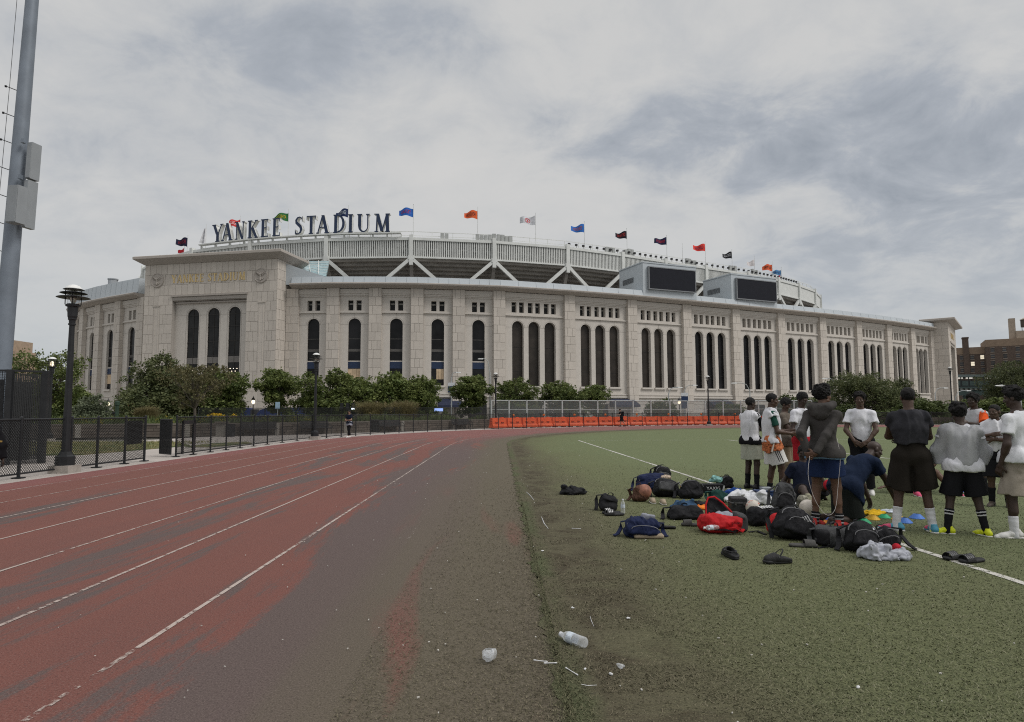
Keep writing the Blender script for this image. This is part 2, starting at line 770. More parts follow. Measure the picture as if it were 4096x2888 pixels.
def soft(name, prims, m, parent=None, h=.012, k=.02, clips=(), noise=None, cut=(), loc=None, org=(0, 0, 0)):
    V, F = net(prims, h, k, clips, noise, cut)
    me = mesh_np(name, V - np.array(org, float), F, m, None, True)
    return add_obj(name, me, parent, loc)
# ------------------------------------------------------------------ ground, track, turf
CEN = np.array([29.5, 30.5])
TH0 = .018                                  # the straight leans a touch from the view axis
R_IN, R_F = 29.75, 41.0                     # turf edge, fence line


def track_pt(R, s):
    """s<0 runs back along the straight, s>=0 is the angle round the bend"""
    if s < 0:
        c = CEN + R * np.array([-cos(TH0), -sin(TH0)])
        return c + np.array([sin(TH0), -cos(TH0)]) * (-s)
    a = pi + TH0 - s
    return CEN + R * np.array([cos(a), sin(a)])


BEND = [radians(4 * i) for i in range(46)]
STRAIGHT = [-60, -45, -36, -34, -32, -30, -28, -26, -22, -16, -10, -5]


def strip(name, R0, R1, z, m, ss, kind='structure', sub=1):
    V, F = [], []
    for s in ss:
        for j in range(sub + 1):
            p = track_pt(R0 + (R1 - R0) * j / sub, s)
            V.append((p[0], p[1], z))
    k = sub + 1
    for i in range(len(ss) - 1):
        for j in range(sub):
            a = i * k + j
            F.append((a, a + k, a + k + 1, a + 1))
    V = np.array(V)
    me = mesh_np(name, V, F, m)
    return add_obj(name, me, None, kind=kind)


def ground_mat(name, build):
    m = bpy.data.materials.new(name)
    m.use_nodes = True
    t = m.node_tree
    b = t.nodes['Principled BSDF']
    geo = N(t, 'ShaderNodeNewGeometry').outputs['Position']
    build(t, b, geo)
    MATS[name] = m
    return m


def scaled(t, v, sc, loc=(0, 0, 0), rot=0.0):
    n = N(t, 'ShaderNodeMapping')
    L(t, v, n.inputs[0])
    n.inputs['Scale'].default_value = sc
    n.inputs['Location'].default_value = loc
    n.inputs['Rotation'].default_value = (0, 0, rot)
    return n.outputs[0]


def radius_of(t, geo):
    """distance outward from the turf edge, following straight and bend"""
    sp = N(t, 'ShaderNodeSeparateXYZ')
    L(t, geo, sp.inputs[0])
    dx = math_n(t, 'SUBTRACT', sp.outputs[0], float(CEN[0]))
    dy = math_n(t, 'SUBTRACT', sp.outputs[1], float(CEN[1]))
    # straight: signed distance along the normal; bend: polar radius
    rs = math_n(t, 'ADD', math_n(t, 'MULTIPLY', dx, -cos(TH0)), math_n(t, 'MULTIPLY', dy, -sin(TH0)))
    rp = math_n(t, 'SQRT', math_n(t, 'ADD', math_n(t, 'MULTIPLY', dx, dx), math_n(t, 'MULTIPLY', dy, dy)))
    f = sstep(t, dy, -.6, .6)
    mx_ = N(t, 'ShaderNodeMix', data_type='FLOAT')
    L(t, f, mx_.inputs[0])
    L(t, rs, mx_.inputs[2])
    L(t, rp, mx_.inputs[3])
    return math_n(t, 'SUBTRACT', mx_.outputs[0], R_IN), sp


def bump_n(t, b, h, strength, dist=.02):
    bn = N(t, 'ShaderNodeBump')
    bn.inputs['Strength'].default_value = strength
    bn.inputs['Distance'].default_value = dist
    L(t, h, bn.inputs['Height'])
    L(t, bn.outputs[0], b.inputs['Normal'])


def track_build(t, b, geo):
    r, sp = radius_of(t, geo)
    streak = scaled(t, geo, (1.0, .09, 1))
    big = noise_n(t, streak, .75, 5, .6, .6)
    mid = noise_n(t, scaled(t, geo, (1.0, .25, 1), (7, 3, 0)), 1.6, 6, .65, .8)
    fine = noise_n(t, geo, 95.0, 3, .8)
    grit = noise_n(t, geo, 38.0, 4, .75)
    red = mixc(t, mid, (.198, .074, .057), (.150, .066, .056))
    pink = mixc(t, mid, (.235, .098, .092), (.195, .078, .073))
    grey = mixc(t, grit, (.082, .068, .066), (.120, .096, .090))
    brown = mixc(t, mid, (.104, .090, .062), (.120, .102, .072))
    # outer lanes paler, inner lanes worn through to the grey base
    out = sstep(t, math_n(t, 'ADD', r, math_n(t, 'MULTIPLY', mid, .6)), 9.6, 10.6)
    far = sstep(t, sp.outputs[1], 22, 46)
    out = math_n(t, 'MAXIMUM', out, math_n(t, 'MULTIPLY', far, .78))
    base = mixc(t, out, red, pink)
    st = noise_n(t, scaled(t, geo, (.78, .10, 1), (3.3, .7, 0), .012), 1.0, 8, .70, .5)
    fc = N(t, 'ShaderNodeFloatCurve')
    c_ = fc.mapping.curves[0]
    c_.points[0].location = (0, .22)
    c_.points[1].location = (1, .80)
    for px_, py_ in ((.10, .30), (.18, .37), (.25, .470), (.40, .515), (.60, .565), (.80, .64)):
        c_.points.new(px_, py_)
    fc.mapping.update()
    st = math_n(t, 'ADD', math_n(t, 'MULTIPLY', math_n(t, 'SUBTRACT', st, .5), 1.55), .5)
    L(t, math_n(t, 'MULTIPLY', r, .1, clamp=True), fc.inputs['Value'])
    wear = math_n(t, 'SUBTRACT', math_n(t, 'ADD', st, math_n(t, 'MULTIPLY', math_n(t, 'SUBTRACT', grit, .5), .16)), fc.outputs[0])
    w1 = sstep(t, wear, -.035, .06)
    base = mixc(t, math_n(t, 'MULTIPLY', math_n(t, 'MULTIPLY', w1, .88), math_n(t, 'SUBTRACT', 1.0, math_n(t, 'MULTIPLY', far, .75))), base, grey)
    inner = sstep(t, math_n(t, 'ADD', r, math_n(t, 'MULTIPLY', math_n(t, 'SUBTRACT', big, .5), -2.0)), 1.9, .5)
    base = mixc(t, inner, base, brown)
    # red blotches left in the worn lane
    bl = noise_n(t, scaled(t, geo, (1.0, .13, 1), (2.3, .4, 0)), 1.5, 3, .5, .4)
    blot = math_n(t, 'MULTIPLY', sstep(t, math_n(t, 'ADD', bl, math_n(t, 'MULTIPLY', math_n(t, 'SUBTRACT', grit, .5), .14)), .58, .70), math_n(t, 'MULTIPLY', sstep(t, r, 3.0, 1.0), sstep(t, sp.outputs[1], 14.0, 7.0)))
    base = mixc(t, math_n(t, 'MULTIPLY', blot, .55), base, (.215, .058, .052))
    fine2 = noise_n(t, scaled(t, geo, (1, 1, 1), (5, 9, 0)), 48.0, 3, .8)
    speck = sstep(t, fine, .53, .66)
    base = mixc(t, math_n(t, 'MULTIPLY', speck, .40), base, (.26, .21, .185))
    dark = math_n(t, 'MAXIMUM', sstep(t, fine, .47, .32), math_n(t, 'MULTIPLY', sstep(t, fine2, .46, .30), .8))
    base = mixc(t, math_n(t, 'MULTIPLY', dark, .70), base, (.030, .022, .020))
    L(t, base, b.inputs['Base Color'])
    b.inputs['Roughness'].default_value = .88
    b.inputs['Specular IOR Level'].default_value = .2
    bump_n(t, b, math_n(t, 'ADD', math_n(t, 'MULTIPLY', grit, .5), fine), .55, .012)


def turf_build(t, b, geo):
    r, sp = radius_of(t, geo)
    x = math_n(t, 'MULTIPLY', r, -1.0)                       # metres in from the edge
    big = noise_n(t, scaled(t, geo, (1, .5, 1)), .45, 5, .6, .5)
    mid = noise_n(t, geo, 3.2, 6, .65, .6)
    fib = noise_n(t, scaled(t, geo, (1, 1, 1), (1, 2, 0)), 120.0, 3, .8)
    tuft = noise_n(t, scaled(t, geo, (.55, 1.5, 1), rot=.15), 26.0, 5, .75, .4)
    green = mixc(t, mid, (.148, .174, .088), (.122, .146, .072))
    olive = mixc(t, mid, (.138, .150, .076), (.114, .122, .061))
    brown = mixc(t, mid, (.110, .096, .064), (.094, .082, .054))
    deep = mixc(t, mid, (.055, .088, .030), (.080, .105, .046))
    a = math_n(t, 'ADD', x, math_n(t, 'MULTIPLY', math_n(t, 'SUBTRACT', big, .5), 3.0))
    base = mixc(t, sstep(t, a, .0, 2.0), brown, olive)
    farg = math_n(t, 'ADD', sstep(t, sp.outputs[1], 6.0, 26.0), math_n(t, 'MULTIPLY', sstep(t, a, 2.5, 7.0), .85), clamp=True)
    base = mixc(t, math_n(t, 'MULTIPLY', farg, sstep(t, a, .8, 4.0)), base, green)
    # a strip of unworn pile right at the edge, dirt trodden bare just inside it
    e = math_n(t, 'ADD', x, math_n(t, 'MULTIPLY', math_n(t, 'SUBTRACT', mid, .5), .22))
    patchy = sstep(t, noise_n(t, scaled(t, geo, (1.2, .45, 1), (8, 2, 0)), 1.6, 4, .6, .5), .40, .58)
    edge = math_n(t, 'MULTIPLY', math_n(t, 'MULTIPLY', sstep(t, e, .24, .09), sstep(t, e, -.14, .02)), patchy)
    dirt = math_n(t, 'MULTIPLY', math_n(t, 'MULTIPLY', sstep(t, e, .12, .30), sstep(t, e, 1.05, .45)), sstep(t, noise_n(t, scaled(t, geo, (1, .8, 1)), 2.2, 6, .65, .9), .40, .60))
    base = mixc(t, math_n(t, 'MULTIPLY', dirt, .72), base, (.050, .037, .026))
    base = mixc(t, math_n(t, 'MULTIPLY', edge, .55), base, deep)
    fib2 = noise_n(t, scaled(t, geo, (1, .7, 1), (4, 1, 0), .3), 52.0, 4, .8)
    base = mixc(t, math_n(t, 'MULTIPLY', sstep(t, fib, .54, .68), .48), base, (.27, .265, .15))
    base = mixc(t, math_n(t, 'MULTIPLY', sstep(t, fib, .47, .32), .55), base, (.030, .031, .016))
    base = mixc(t, math_n(t, 'MULTIPLY', sstep(t, fib2, .48, .32), .48), base, (.032, .034, .017))
    base = mixc(t, math_n(t, 'MULTIPLY', sstep(t, tuft, .50, .28), .50), base, (.040, .040, .022))
    L(t, base, b.inputs['Base Color'])
    b.inputs['Roughness'].default_value = .92
    b.inputs['Specular IOR Level'].default_value = .15
    wr = noise_n(t, scaled(t, geo, (.8, 2.4, 1), rot=.35), 4.2, 4, .6, .9)
    wr = math_n(t, 'MULTIPLY', wr, sstep(t, e, 2.6, .2))
    h = math_n(t, 'ADD', math_n(t, 'MULTIPLY', fib, .22), math_n(t, 'ADD', math_n(t, 'MULTIPLY', tuft, .45), math_n(t, 'MULTIPLY', wr, 2.2)))
    bump_n(t, b, h, .85, .028)


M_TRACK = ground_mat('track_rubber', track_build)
M_TURF = ground_mat('turf_pile', turf_build)
M_LINE = mat('worn_white_line', (.66, .60, .56), .8, .25, 9, bump=.3, bscale=50)
M_PATH = mat('pale_concrete', (.40, .36, .33), .9, .12, 1.2, bump=.3, bscale=40)
M_SOIL = mat('city_ground', (.16, .15, .13), .95, .25, .3)

g = MB()
g.poly([(-900, -60, -.12), (900, -60, -.12), (900, 1500, -.12), (-900, 1500, -.12)])
g.build('ground', M_SOIL, kind='structure')

strip('promenade', R_F - .75, R_F + 9, -.006, M_PATH, STRAIGHT + BEND)
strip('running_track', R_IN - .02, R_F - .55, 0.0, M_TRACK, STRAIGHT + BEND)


def worn_line_build(t, b, geo):
    pass


def line_mat(name, col, keep):
    """painted line with gaps where the paint has worn away"""
    m = bpy.data.materials.new(name)
    m.use_nodes = True
    t = m.node_tree
    b = t.nodes['Principled BSDF']
    geo = N(t, 'ShaderNodeNewGeometry').outputs['Position']
    f = noise_n(t, geo, 11.0, 6, .75)
    f2 = noise_n(t, scaled(t, geo, (1, .3, 1)), 1.1, 4, .6)
    f = math_n(t, 'ADD', math_n(t, 'MULTIPLY', f, .75), math_n(t, 'MULTIPLY', f2, .45))
    k = sstep(t, f, keep, keep + .10)
    tr = N(t, 'ShaderNodeBsdfTransparent')
    ms = N(t, 'ShaderNodeMixShader')
    c = mixc(t, noise_n(t, geo, 40, 4, .7), tuple(x * .62 for x in col), col)
    L(t, c, b.inputs['Base Color'])
    b.inputs['Roughness'].default_value = .85
    L(t, k, ms.inputs[0])
    L(t, tr.outputs[0], ms.inputs[1])
    L(t, b.outputs[0], ms.inputs[2])
    L(t, ms.outputs[0], t.nodes['Material Output'].inputs[0])
    return m


ML1 = line_mat('lane_paint', (.46, .375, .335), .495)
ML2 = line_mat('worn_lane_paint', (.50, .415, .37), .53)
ML3 = line_mat('faded_lane_paint', (.56, .48, .44), .70)
for k in range(9):
    R = 29.92 + 1.19 * k
    m = ML3 if k == 0 else (ML3 if k == 1 else (ML2 if k in (2, 8) else ML1))
    ss = STRAIGHT + BEND
    if k == 0:
        ss = BEND[1:]
    strip('lane_line', R - .018, R + .018, .004, m, ss)

# turf: the infield, laid a hair above the track
V, F = [], []
pts = [track_pt(R_IN, s) for s in STRAIGHT + BEND]
ex = 1.0
nx = 8
pts = []
for s_ in STRAIGHT[:4] + [-32 + .08 * k for k in range(400)] + BEND:
    q = 0 if s_ <= -34 else .022 * sin(s_ * 7.1) + .018 * sin(s_ * 17.3 + 1) + .016 * sin(s_ * 41 + 2) + random.uniform(-.012, .012)
    pts.append(track_pt(R_IN + q, s_))
for p in pts:
    V.append((p[0], p[1], .006))
F = [tuple(range(len(pts)))]
me = mesh_np('turf_field', np.array(V), F, M_TURF)
add_obj('turf_field', me, kind='structure')

M_FIB = bpy.data.materials.new('turf_fibre')
M_FIB.use_nodes = True
_t = M_FIB.node_tree
_b = _t.nodes['Principled BSDF']


def _ramp(cols):
    r_ = N(_t, 'ShaderNodeValToRGB')
    L(_t, N(_t, 'ShaderNodeNewGeometry').outputs['Random Per Island'], r_.inputs[0])
    r_.color_ramp.elements[0].color = (*cols[0], 1)
    r_.color_ramp.elements[1].color = (*cols[3], 1)
    for p_, c_ in ((.35, cols[1]), (.72, cols[2])):
        r_.color_ramp.elements.new(p_).color = (*c_, 1)
    return r_.outputs[0]


_geo = N(_t, 'ShaderNodeNewGeometry').outputs['Position']
_rr, _sp = radius_of(_t, _geo)
_x = math_n(_t, 'ADD', math_n(_t, 'MULTIPLY', _rr, -1.0), math_n(_t, 'MULTIPLY', math_n(_t, 'SUBTRACT', noise_n(_t, _geo, .6, 4, .6), .5), 2.0))
_c = mixc(_t, sstep(_t, _x, .2, 1.9), _ramp(((.045, .042, .026), (.085, .076, .048), (.120, .105, .070), (.19, .165, .115))), _ramp(((.060, .070, .034), (.102, .114, .060), (.140, .146, .084), (.21, .205, .135))))
_e = math_n(_t, 'MULTIPLY', sstep(_t, math_n(_t, 'MULTIPLY', _rr, -1.0), .24, .12), sstep(_t, math_n(_t, 'MULTIPLY', _rr, -1.0), -.06, .0))
_c = mixc(_t, math_n(_t, 'MULTIPLY', _e, .36), _c, _ramp(((.028, .042, .016), (.050, .072, .027), (.075, .100, .038), (.12, .13, .06))))
L(_t, _c, _b.inputs['Base Color'])
_b.inputs['Roughness'].default_value = .85
_b.inputs['Specular IOR Level'].default_value = .12


def fibres(name, n, x0, x1, y0, y1, ln, seed, keep=None):
    r = np.random.default_rng(seed)
    y = 1 / (1 / y0 + r.random(n) * (1 / y1 - 1 / y0))
    if x1 > 1:
        x = x0 + (x1 - x0) * r.random(n) * np.minimum(1, .35 + y / y1)
        bare = np.sin(3.1 * y + 2 * np.sin(1.7 * y)) + .8 * np.sin(7.3 * y + 5 * x) + .5 * np.sin(13 * y - 9 * x)
        k_ = (r.random(n) < np.clip((19 - y) / 9, 0, 1)) & ~((x > .16) & (x < .85) & (bare > -.2) & (r.random(n) < .85))
    else:
        x = x1 + (x0 - x1) * r.random(n) ** 2.4
        k_ = r.random(n) < np.clip((16 - y) / 8, 0, 1)
    x, y = x[k_], y[k_]
    n = len(x)
    x = x + .235 - .018 * (y - 3)
    a = r.uniform(0, 2 * pi, n)
    l = ln * r.uniform(.5, 1.4, n) * (1 + .06 * y)
    w_ = .0016 * (1 + .14 * y)
    h = l * r.uniform(.15, .75, n)
    dx, dy = np.cos(a) * l, np.sin(a) * l
    nx_, ny_ = -np.sin(a) * w_, np.cos(a) * w_
    z = np.full(n, .005)
    V = np.stack([np.stack([x - nx_, y - ny_, z], 1), np.stack([x + nx_, y + ny_, z], 1), np.stack([x + dx + nx_ * .5, y + dy + ny_ * .5, z + h], 1), np.stack([x + dx - nx_ * .5, y + dy - ny_ * .5, z + h], 1)], 1).reshape(-1, 3)
    return add_obj(name, mesh_np(name, V, np.arange(n * 4).reshape(-1, 4), M_FIB), kind='stuff')


fibres('turf_fibres', 300000, .02, 13.0, 2.4, 19.0, .0125, 1)
fibres('turf_fibres', 34000, -1.1, .06, 2.4, 16.0, .0085, 2)

MW = line_mat('turf_paint', (.58, .56, .51), .49)
MW2 = line_mat('thin_turf_paint', (.60, .62, .54), .56)


def field_line(a, b, wd, m=MW):
    a, b = np.array(a, float), np.array(b, float)
    d = (b - a) / np.linalg.norm(b - a)
    n_ = np.array([d[1], -d[0]]) * wd / 2
    k = max(1, int(np.linalg.norm(b - a) / 2))
    mb = MB()
    for i in range(k):
        p, q = a + (b - a) * i / k, a + (b - a) * (i + 1) / k
        mb.poly([(*(p - n_), .011), (*(q - n_), .011), (*(q + n_), .011), (*(p + n_), .011)])
    mb.build('field_line', m, kind='structure')


field_line((3.40, 33.45), (4.42, 1.2), .085)
field_line((3.46, 33.5), (55, 33.2), .12, MW2)
field_line((11.1, 33.4), (11.5, 20.1), .10)
field_line((11.45, 20.05), (40, 20.6), .10)
field_line((22.0, 27.6), (40, 27.8), .10, MW2)
field_line((9.5, 12.93), (9.75, 12.9), .08)

# lawn patches beyond the fence
def lawn_build(t, b, geo):
    f = noise_n(t, geo, .8, 6, .65, .5)
    g2 = noise_n(t, geo, 30, 4, .8)
    c = mixc(t, sstep(t, f, .42, .62), (.085, .115, .030), (.30, .245, .12))
    c = mixc(t, math_n(t, 'MULTIPLY', g2, .5), c, (.05, .07, .02))
    L(t, c, b.inputs['Base Color'])
    b.inputs['Roughness'].default_value = .95
    bump_n(t, b, g2, .8, .04)


M_LAWN = ground_mat('dry_lawn', lawn_build)
mb = MB()
mb.prism([(-60, 24.0, -.03), (-19.4, 22.3, -.03), (-15.3, 23.2, -.03), (-14.6, 29.5, -.03), (-17.5, 33.5, -.03), (-60, 35, -.03)], (0, 0, .065))
mb.build('lawn', M_LAWN, kind='structure')
mb = MB()
mb.prism([(-14.2, 28.3, -.03), (-13.1, 28.2, -.03), (-12.6, 31.5, -.03), (-13.6, 33.2, -.03), (-14.6, 31, -.03)], (0, 0, .06))
mb.build('lawn', M_LAWN, kind='structure')
# planting ground beyond the low wall, and the street
mb = MB()
mb.prism([(-70, 43.5, -.03), (-28, 43.5, -.03), (-15, 46.5, -.03), (-7, 57.5, -.03), (-1.5, 65, -.03), (5, 70, -.03), (20, 75, -.03), (60, 73, -.03), (60, 84, -.03), (-70, 84, -.03)], (0, 0, .33))
mb.build('planting_bed', mat('bed_soil', (.09, .10, .045), .95, .3, 1.5, bump=.4, bscale=10), kind='structure')
mb = MB()
mb.poly([(-300, 88, -.10), (300, 88, -.10), (300, 108, -.10), (-300, 108, -.10)])
mb.build('road', mat('asphalt', (.055, .055, .057), .9, .15, 2), kind='structure')
mb = MB()
mb.prism([(-300, 108, -.11), (300, 108, -.11), (300, 260, -.11), (-300, 260, -.11)], (0, 0, .12))
mb.build('pavement', mat('pavement_concrete', (.30, .29, .27), .9, .12, 1), kind='structure')
# ------------------------------------------------------------------ the stadium
def stone(name, col, rnd=.075, **k):
    return mat(name, col, .85, .05, 1.4, bump=.2, bscale=12, rnd=rnd, **k)


M_STONE = stone('limestone', (.52, .474, .422))
M_STONE_I = mat('limestone_joined', (.52, .474, .422), .85, .05, 1.4, bump=.2, bscale=12, island=.06)
M_WALL = stone('cast_stone_wall', (.55, .512, .466), 0)
M_JOINT = mat('stone_joint', (.36, .332, .30), .9, .1, 3)
M_CORN = stone('cornice_stone', (.40, .362, .325), .03)
M_BASE = stone('granite_base', (.36, .35, .34), .05)
M_PARA = mat('bluegrey_metal', (.46, .50, .53), .55, .05, .3, spec=.4, rnd=.03)
M_WHITE = mat('white_steel', (.64, .65, .625), .5, .07, .6, spec=.4)
M_CONC = mat('deck_concrete', (.27, .25, .225), .9, .15, .5)
M_DGLASS = mat('dark_window_glass', (.011, .011, .012), .2, .7, .25, spec=.18)
M_BGLASS = mat('bronze_window_glass', (.040, .034, .029), .25, .35, .3, spec=.18)
M_DARK = mat('dark_void', (.02, .021, .022), .6, .3, .3)
M_MULL = mat('window_mullion', (.030, .028, .026), .6, .1, 2)
M_NAVY = mat('navy_paint', (.013, .028, .070), .45, .1, 1.0, spec=.4)
M_GOLD = mat('gilded_letters', (.60, .45, .22), .45, .15, 3, metal=.3)
M_SCREEN = mat('unlit_screen', (.013, .014, .020), .6, .12, 1.5, spec=.15)

stad = thing('stadium', 'grey limestone stadium with tall arched windows and a white slatted frieze along its roof', 'stadium', (0, 125, 0))
SO = np.array([0, 125.0, 0])


def sbuild(mb, name, mats, parent=stad, **k):
    return mb.build(name, mats, parent, org=SO, **k)


WALLPX = [(315, 1252), (333.5, 1234), (422, 1215), (574, 1191), (1154, 1157), (1372, 1152), (1644, 1154), (1983, 1164), (2262, 1177), (2509, 1196.5), (2725, 1218),
          (2916, 1235), (3102, 1252), (3268, 1267), (3420, 1282.6), (3546, 1296.5), (3640, 1311), (3726, 1323.7)]
HW = 25.4
PX_N = [1177, 1337, 1504, 1669.5, 1834, 1993.6, 2282, 2526, 2739, 2933, 3114, 3282, 3433, 3556, 3646, 3717]
_x = [p[0] for p in WALLPX]
_y = [p[1] for p in WALLPX]
NODES = [gnd(x, float(np.interp(x, _x, _y)), HW)[:2] for x in PX_N]
# straighten the long side: smooth the plan of the outer bays
A_ = np.array(NODES)
for _ in range(2):
    B_ = A_.copy()
    B_[6:-1] = (A_[5:-2] + 2 * A_[6:-1] + A_[7:]) / 4
    A_ = B_
NODES = [a for a in A_]
LEFT = [(-75.8, 132.0), (-83.1, 136.3), (-90.2, 140.8), (-96.9, 145.7), (-102.6, 151.6), (-106.9, 158.6), (-109.4, 166.4), (-110.3, 174.6), (-109.6, 183)]

STONES = []          # (area in the photo, corner points, parent)


def stone_field(f, u0, u1, v0, v1, rowh, wmin, wmax, parent, seed, n0=0.0, d=.055, gap=.026, skip=()):
    """courses of stone panels standing proud of the core"""
    r = random.Random(seed)
    rows = max(1, round((v1 - v0) / rowh))
    for i in range(rows):
        a, b = v0 + (v1 - v0) * i / rows, v0 + (v1 - v0) * (i + 1) / rows
        u = u0
        first = True
        while u < u1 - .01:
            wd = r.uniform(wmin, wmax)
            if first and i % 2:
                wd *= .55
            first = False
            e = u + wd
            if u1 - e < wmin * .6:
                e = u1
            if not any(u < s[1] - .05 and e > s[0] + .05 and a < s[3] - .05 and b > s[2] + .05 for s in skip):
                dd = d + r.uniform(-.012, .012)
                P = [f.p(u + gap, a + gap, n0), f.p(e - gap, a + gap, n0), f.p(e - gap, a + gap, n0 + dd), f.p(u + gap, a + gap, n0 + dd),
                     f.p(u + gap, b - gap, n0), f.p(e - gap, b - gap, n0), f.p(e - gap, b - gap, n0 + dd), f.p(u + gap, b - gap, n0 + dd)]
                q = [proj(P[k]) for k in (3, 2, 6, 7)]
                ar = abs(sum(q[k][0] * q[(k + 1) % 4][1] - q[(k + 1) % 4][0] * q[k][1] for k in range(4))) / 2
                STONES.append((ar, P, parent))
            u = e


def wall_open(mb, f, u0, u1, v0, v1, ops, depth, m=0, mr=None):
    """wall face with rectangular or arched openings (ul, ur, vb, vt or spring, arch)"""
    mr = m if mr is None else mr
    ops = sorted(ops)
    u = u0
    Q = lambda a, b, c, d: mb.poly([f.p(a, c), f.p(b, c), f.p(b, d), f.p(a, d)], m)
    for (ul, ur, vb, vt, arch) in ops:
        Q(u, ul, v0, v1)
        Q(ul, ur, v0, vb)
        if not arch:
            Q(ul, ur, vt, v1)
            top = [(ul, vt), (ur, vt)]
        else:
            r = (ur - ul) / 2
            c = (ul + ur) / 2
            top = [(c - r * cos(pi * k / 12), vt + r * sin(pi * k / 12)) for k in range(13)]
            for k in range(12):
                a, b = top[k], top[k + 1]
                mb.poly([f.p(*a), f.p(*b), f.p(b[0], v1), f.p(a[0], v1)], m)
        ring = [(ur, vb), (ul, vb)] + top
        for k in range(len(ring)):
            a, b = ring[k], ring[(k + 1) % len(ring)]
            mb.poly([f.p(*a), f.p(*b), f.p(b[0], b[1], -depth), f.p(a[0], a[1], -depth)], mr)
        u = ur
    Q(u, u1, v0, v1)


def glazing(f, op, depth, parent, m, style, seed):
    ul, ur, vb, vt, arch = op
    r = random.Random(seed)
    mb = MB()
    rr = (ur - ul) / 2
    c = (ul + ur) / 2
    top = [(c - rr * cos(pi * k / 12), vt + rr * sin(pi * k / 12)) for k in range(13)] if arch else [(ul, vt), (ur, vt)]
    mb.poly([f.p(x, y, -depth + .02) for x, y in [(ur, vb), (ul, vb)] + top][::-1], 0)
    if not arch:
        # concourse lights glimpsed behind the small openings
        mb.fbox(f, ul + .1, ur - .1, vt - .75, vt - .45, -depth + .03, -depth + .1, 2)
        o = sbuild(mb, 'small_window', [M_DARK, M_MULL, mat('concourse_ceiling', (.30, .29, .27), .8, .5, 1.2)], parent)
        return o
    o = sbuild(mb, 'arched_window', [m], parent)
    mm = MB()
    if style == 'gate':
        mm.fbox(f, c - .05, c + .05, vb, vt + rr * .97, -depth + .03, -depth + .10)
        for v in (vt, vt - 2.4, vt - 5.2, vt - 8.0):
            mm.fbox(f, ul, ur, v - .06, v + .06, -depth + .035, -depth + .105)
        sbuild(mm, 'mullion', [M_MULL], o)
        mm = MB()
        mm.fbox(f, ul, ur, vt - 9.4, vt - 8.2, -depth + .04, -depth + .09)
        sbuild(mm, 'spandrel_panel', [mat('grey_spandrel', (.16, .15, .14), .7)], o)
        mm = MB()
        for k in range(5):
            x, y = c + (k - 2) * .36, vt - 10.6 - (k % 2) * .5
            mm.box(f.p(x, y, -depth + .12), (.11, .11, .11))
        sbuild(mm, 'lobby_light', [emat('lobby_lamp', (1, .86, .66), 2.2)], o)
    elif style == 'near':
        mm.fbox(f, ul, ur, 9.95, 11.25, -depth + .03, -depth + .12, 0)
        mm.fbox(f, ul, ur, 11.25, 11.45, -depth + .03, -depth + .14, 1)
        sbuild(mm, 'navy_panel', [M_NAVY, M_WALL], o)
        if seed % 5 >= 3:
            mm = MB()
            w0 = ul if seed % 5 == 3 else ul + 1.0
            for k in range(3):
                a = w0 + (ur - w0) * k / 3
                mm.fbox(f, a + .02, w0 + (ur - w0) * (k + 1) / 3 - .02, 7.9, 9.9, -depth + .03, -depth + .07)
            sbuild(mm, 'lit_shade', [mat('tan_blind', (.55, .42, .28), .7, .2, 1)], o)
        mm = MB()
        for v in (15.6, 13.2):
            mm = MB()
            mm.fbox(f, ul, ur, v, v + (.1 if v > 14 else .5), -depth + .03, -depth + .06)
            sbuild(mm, 'floor_edge', [mat('inner_slab', (.10, .095, .09), .8)], o)
    else:
        for v in (14.4, 9.6):
            mm = MB()
            mm.fbox(f, ul, ur, v, v + .07, -depth + .03, -depth + .06)
            sbuild(mm, 'mullion', [M_MULL], o)
        if r.random() < .4:
            mm = MB()
            mm.fbox(f, ul + .25, ul + .33, vb, vt, -depth + .07, -depth + .10)
            sbuild(mm, 'mullion', [M_MULL], o)
    return o


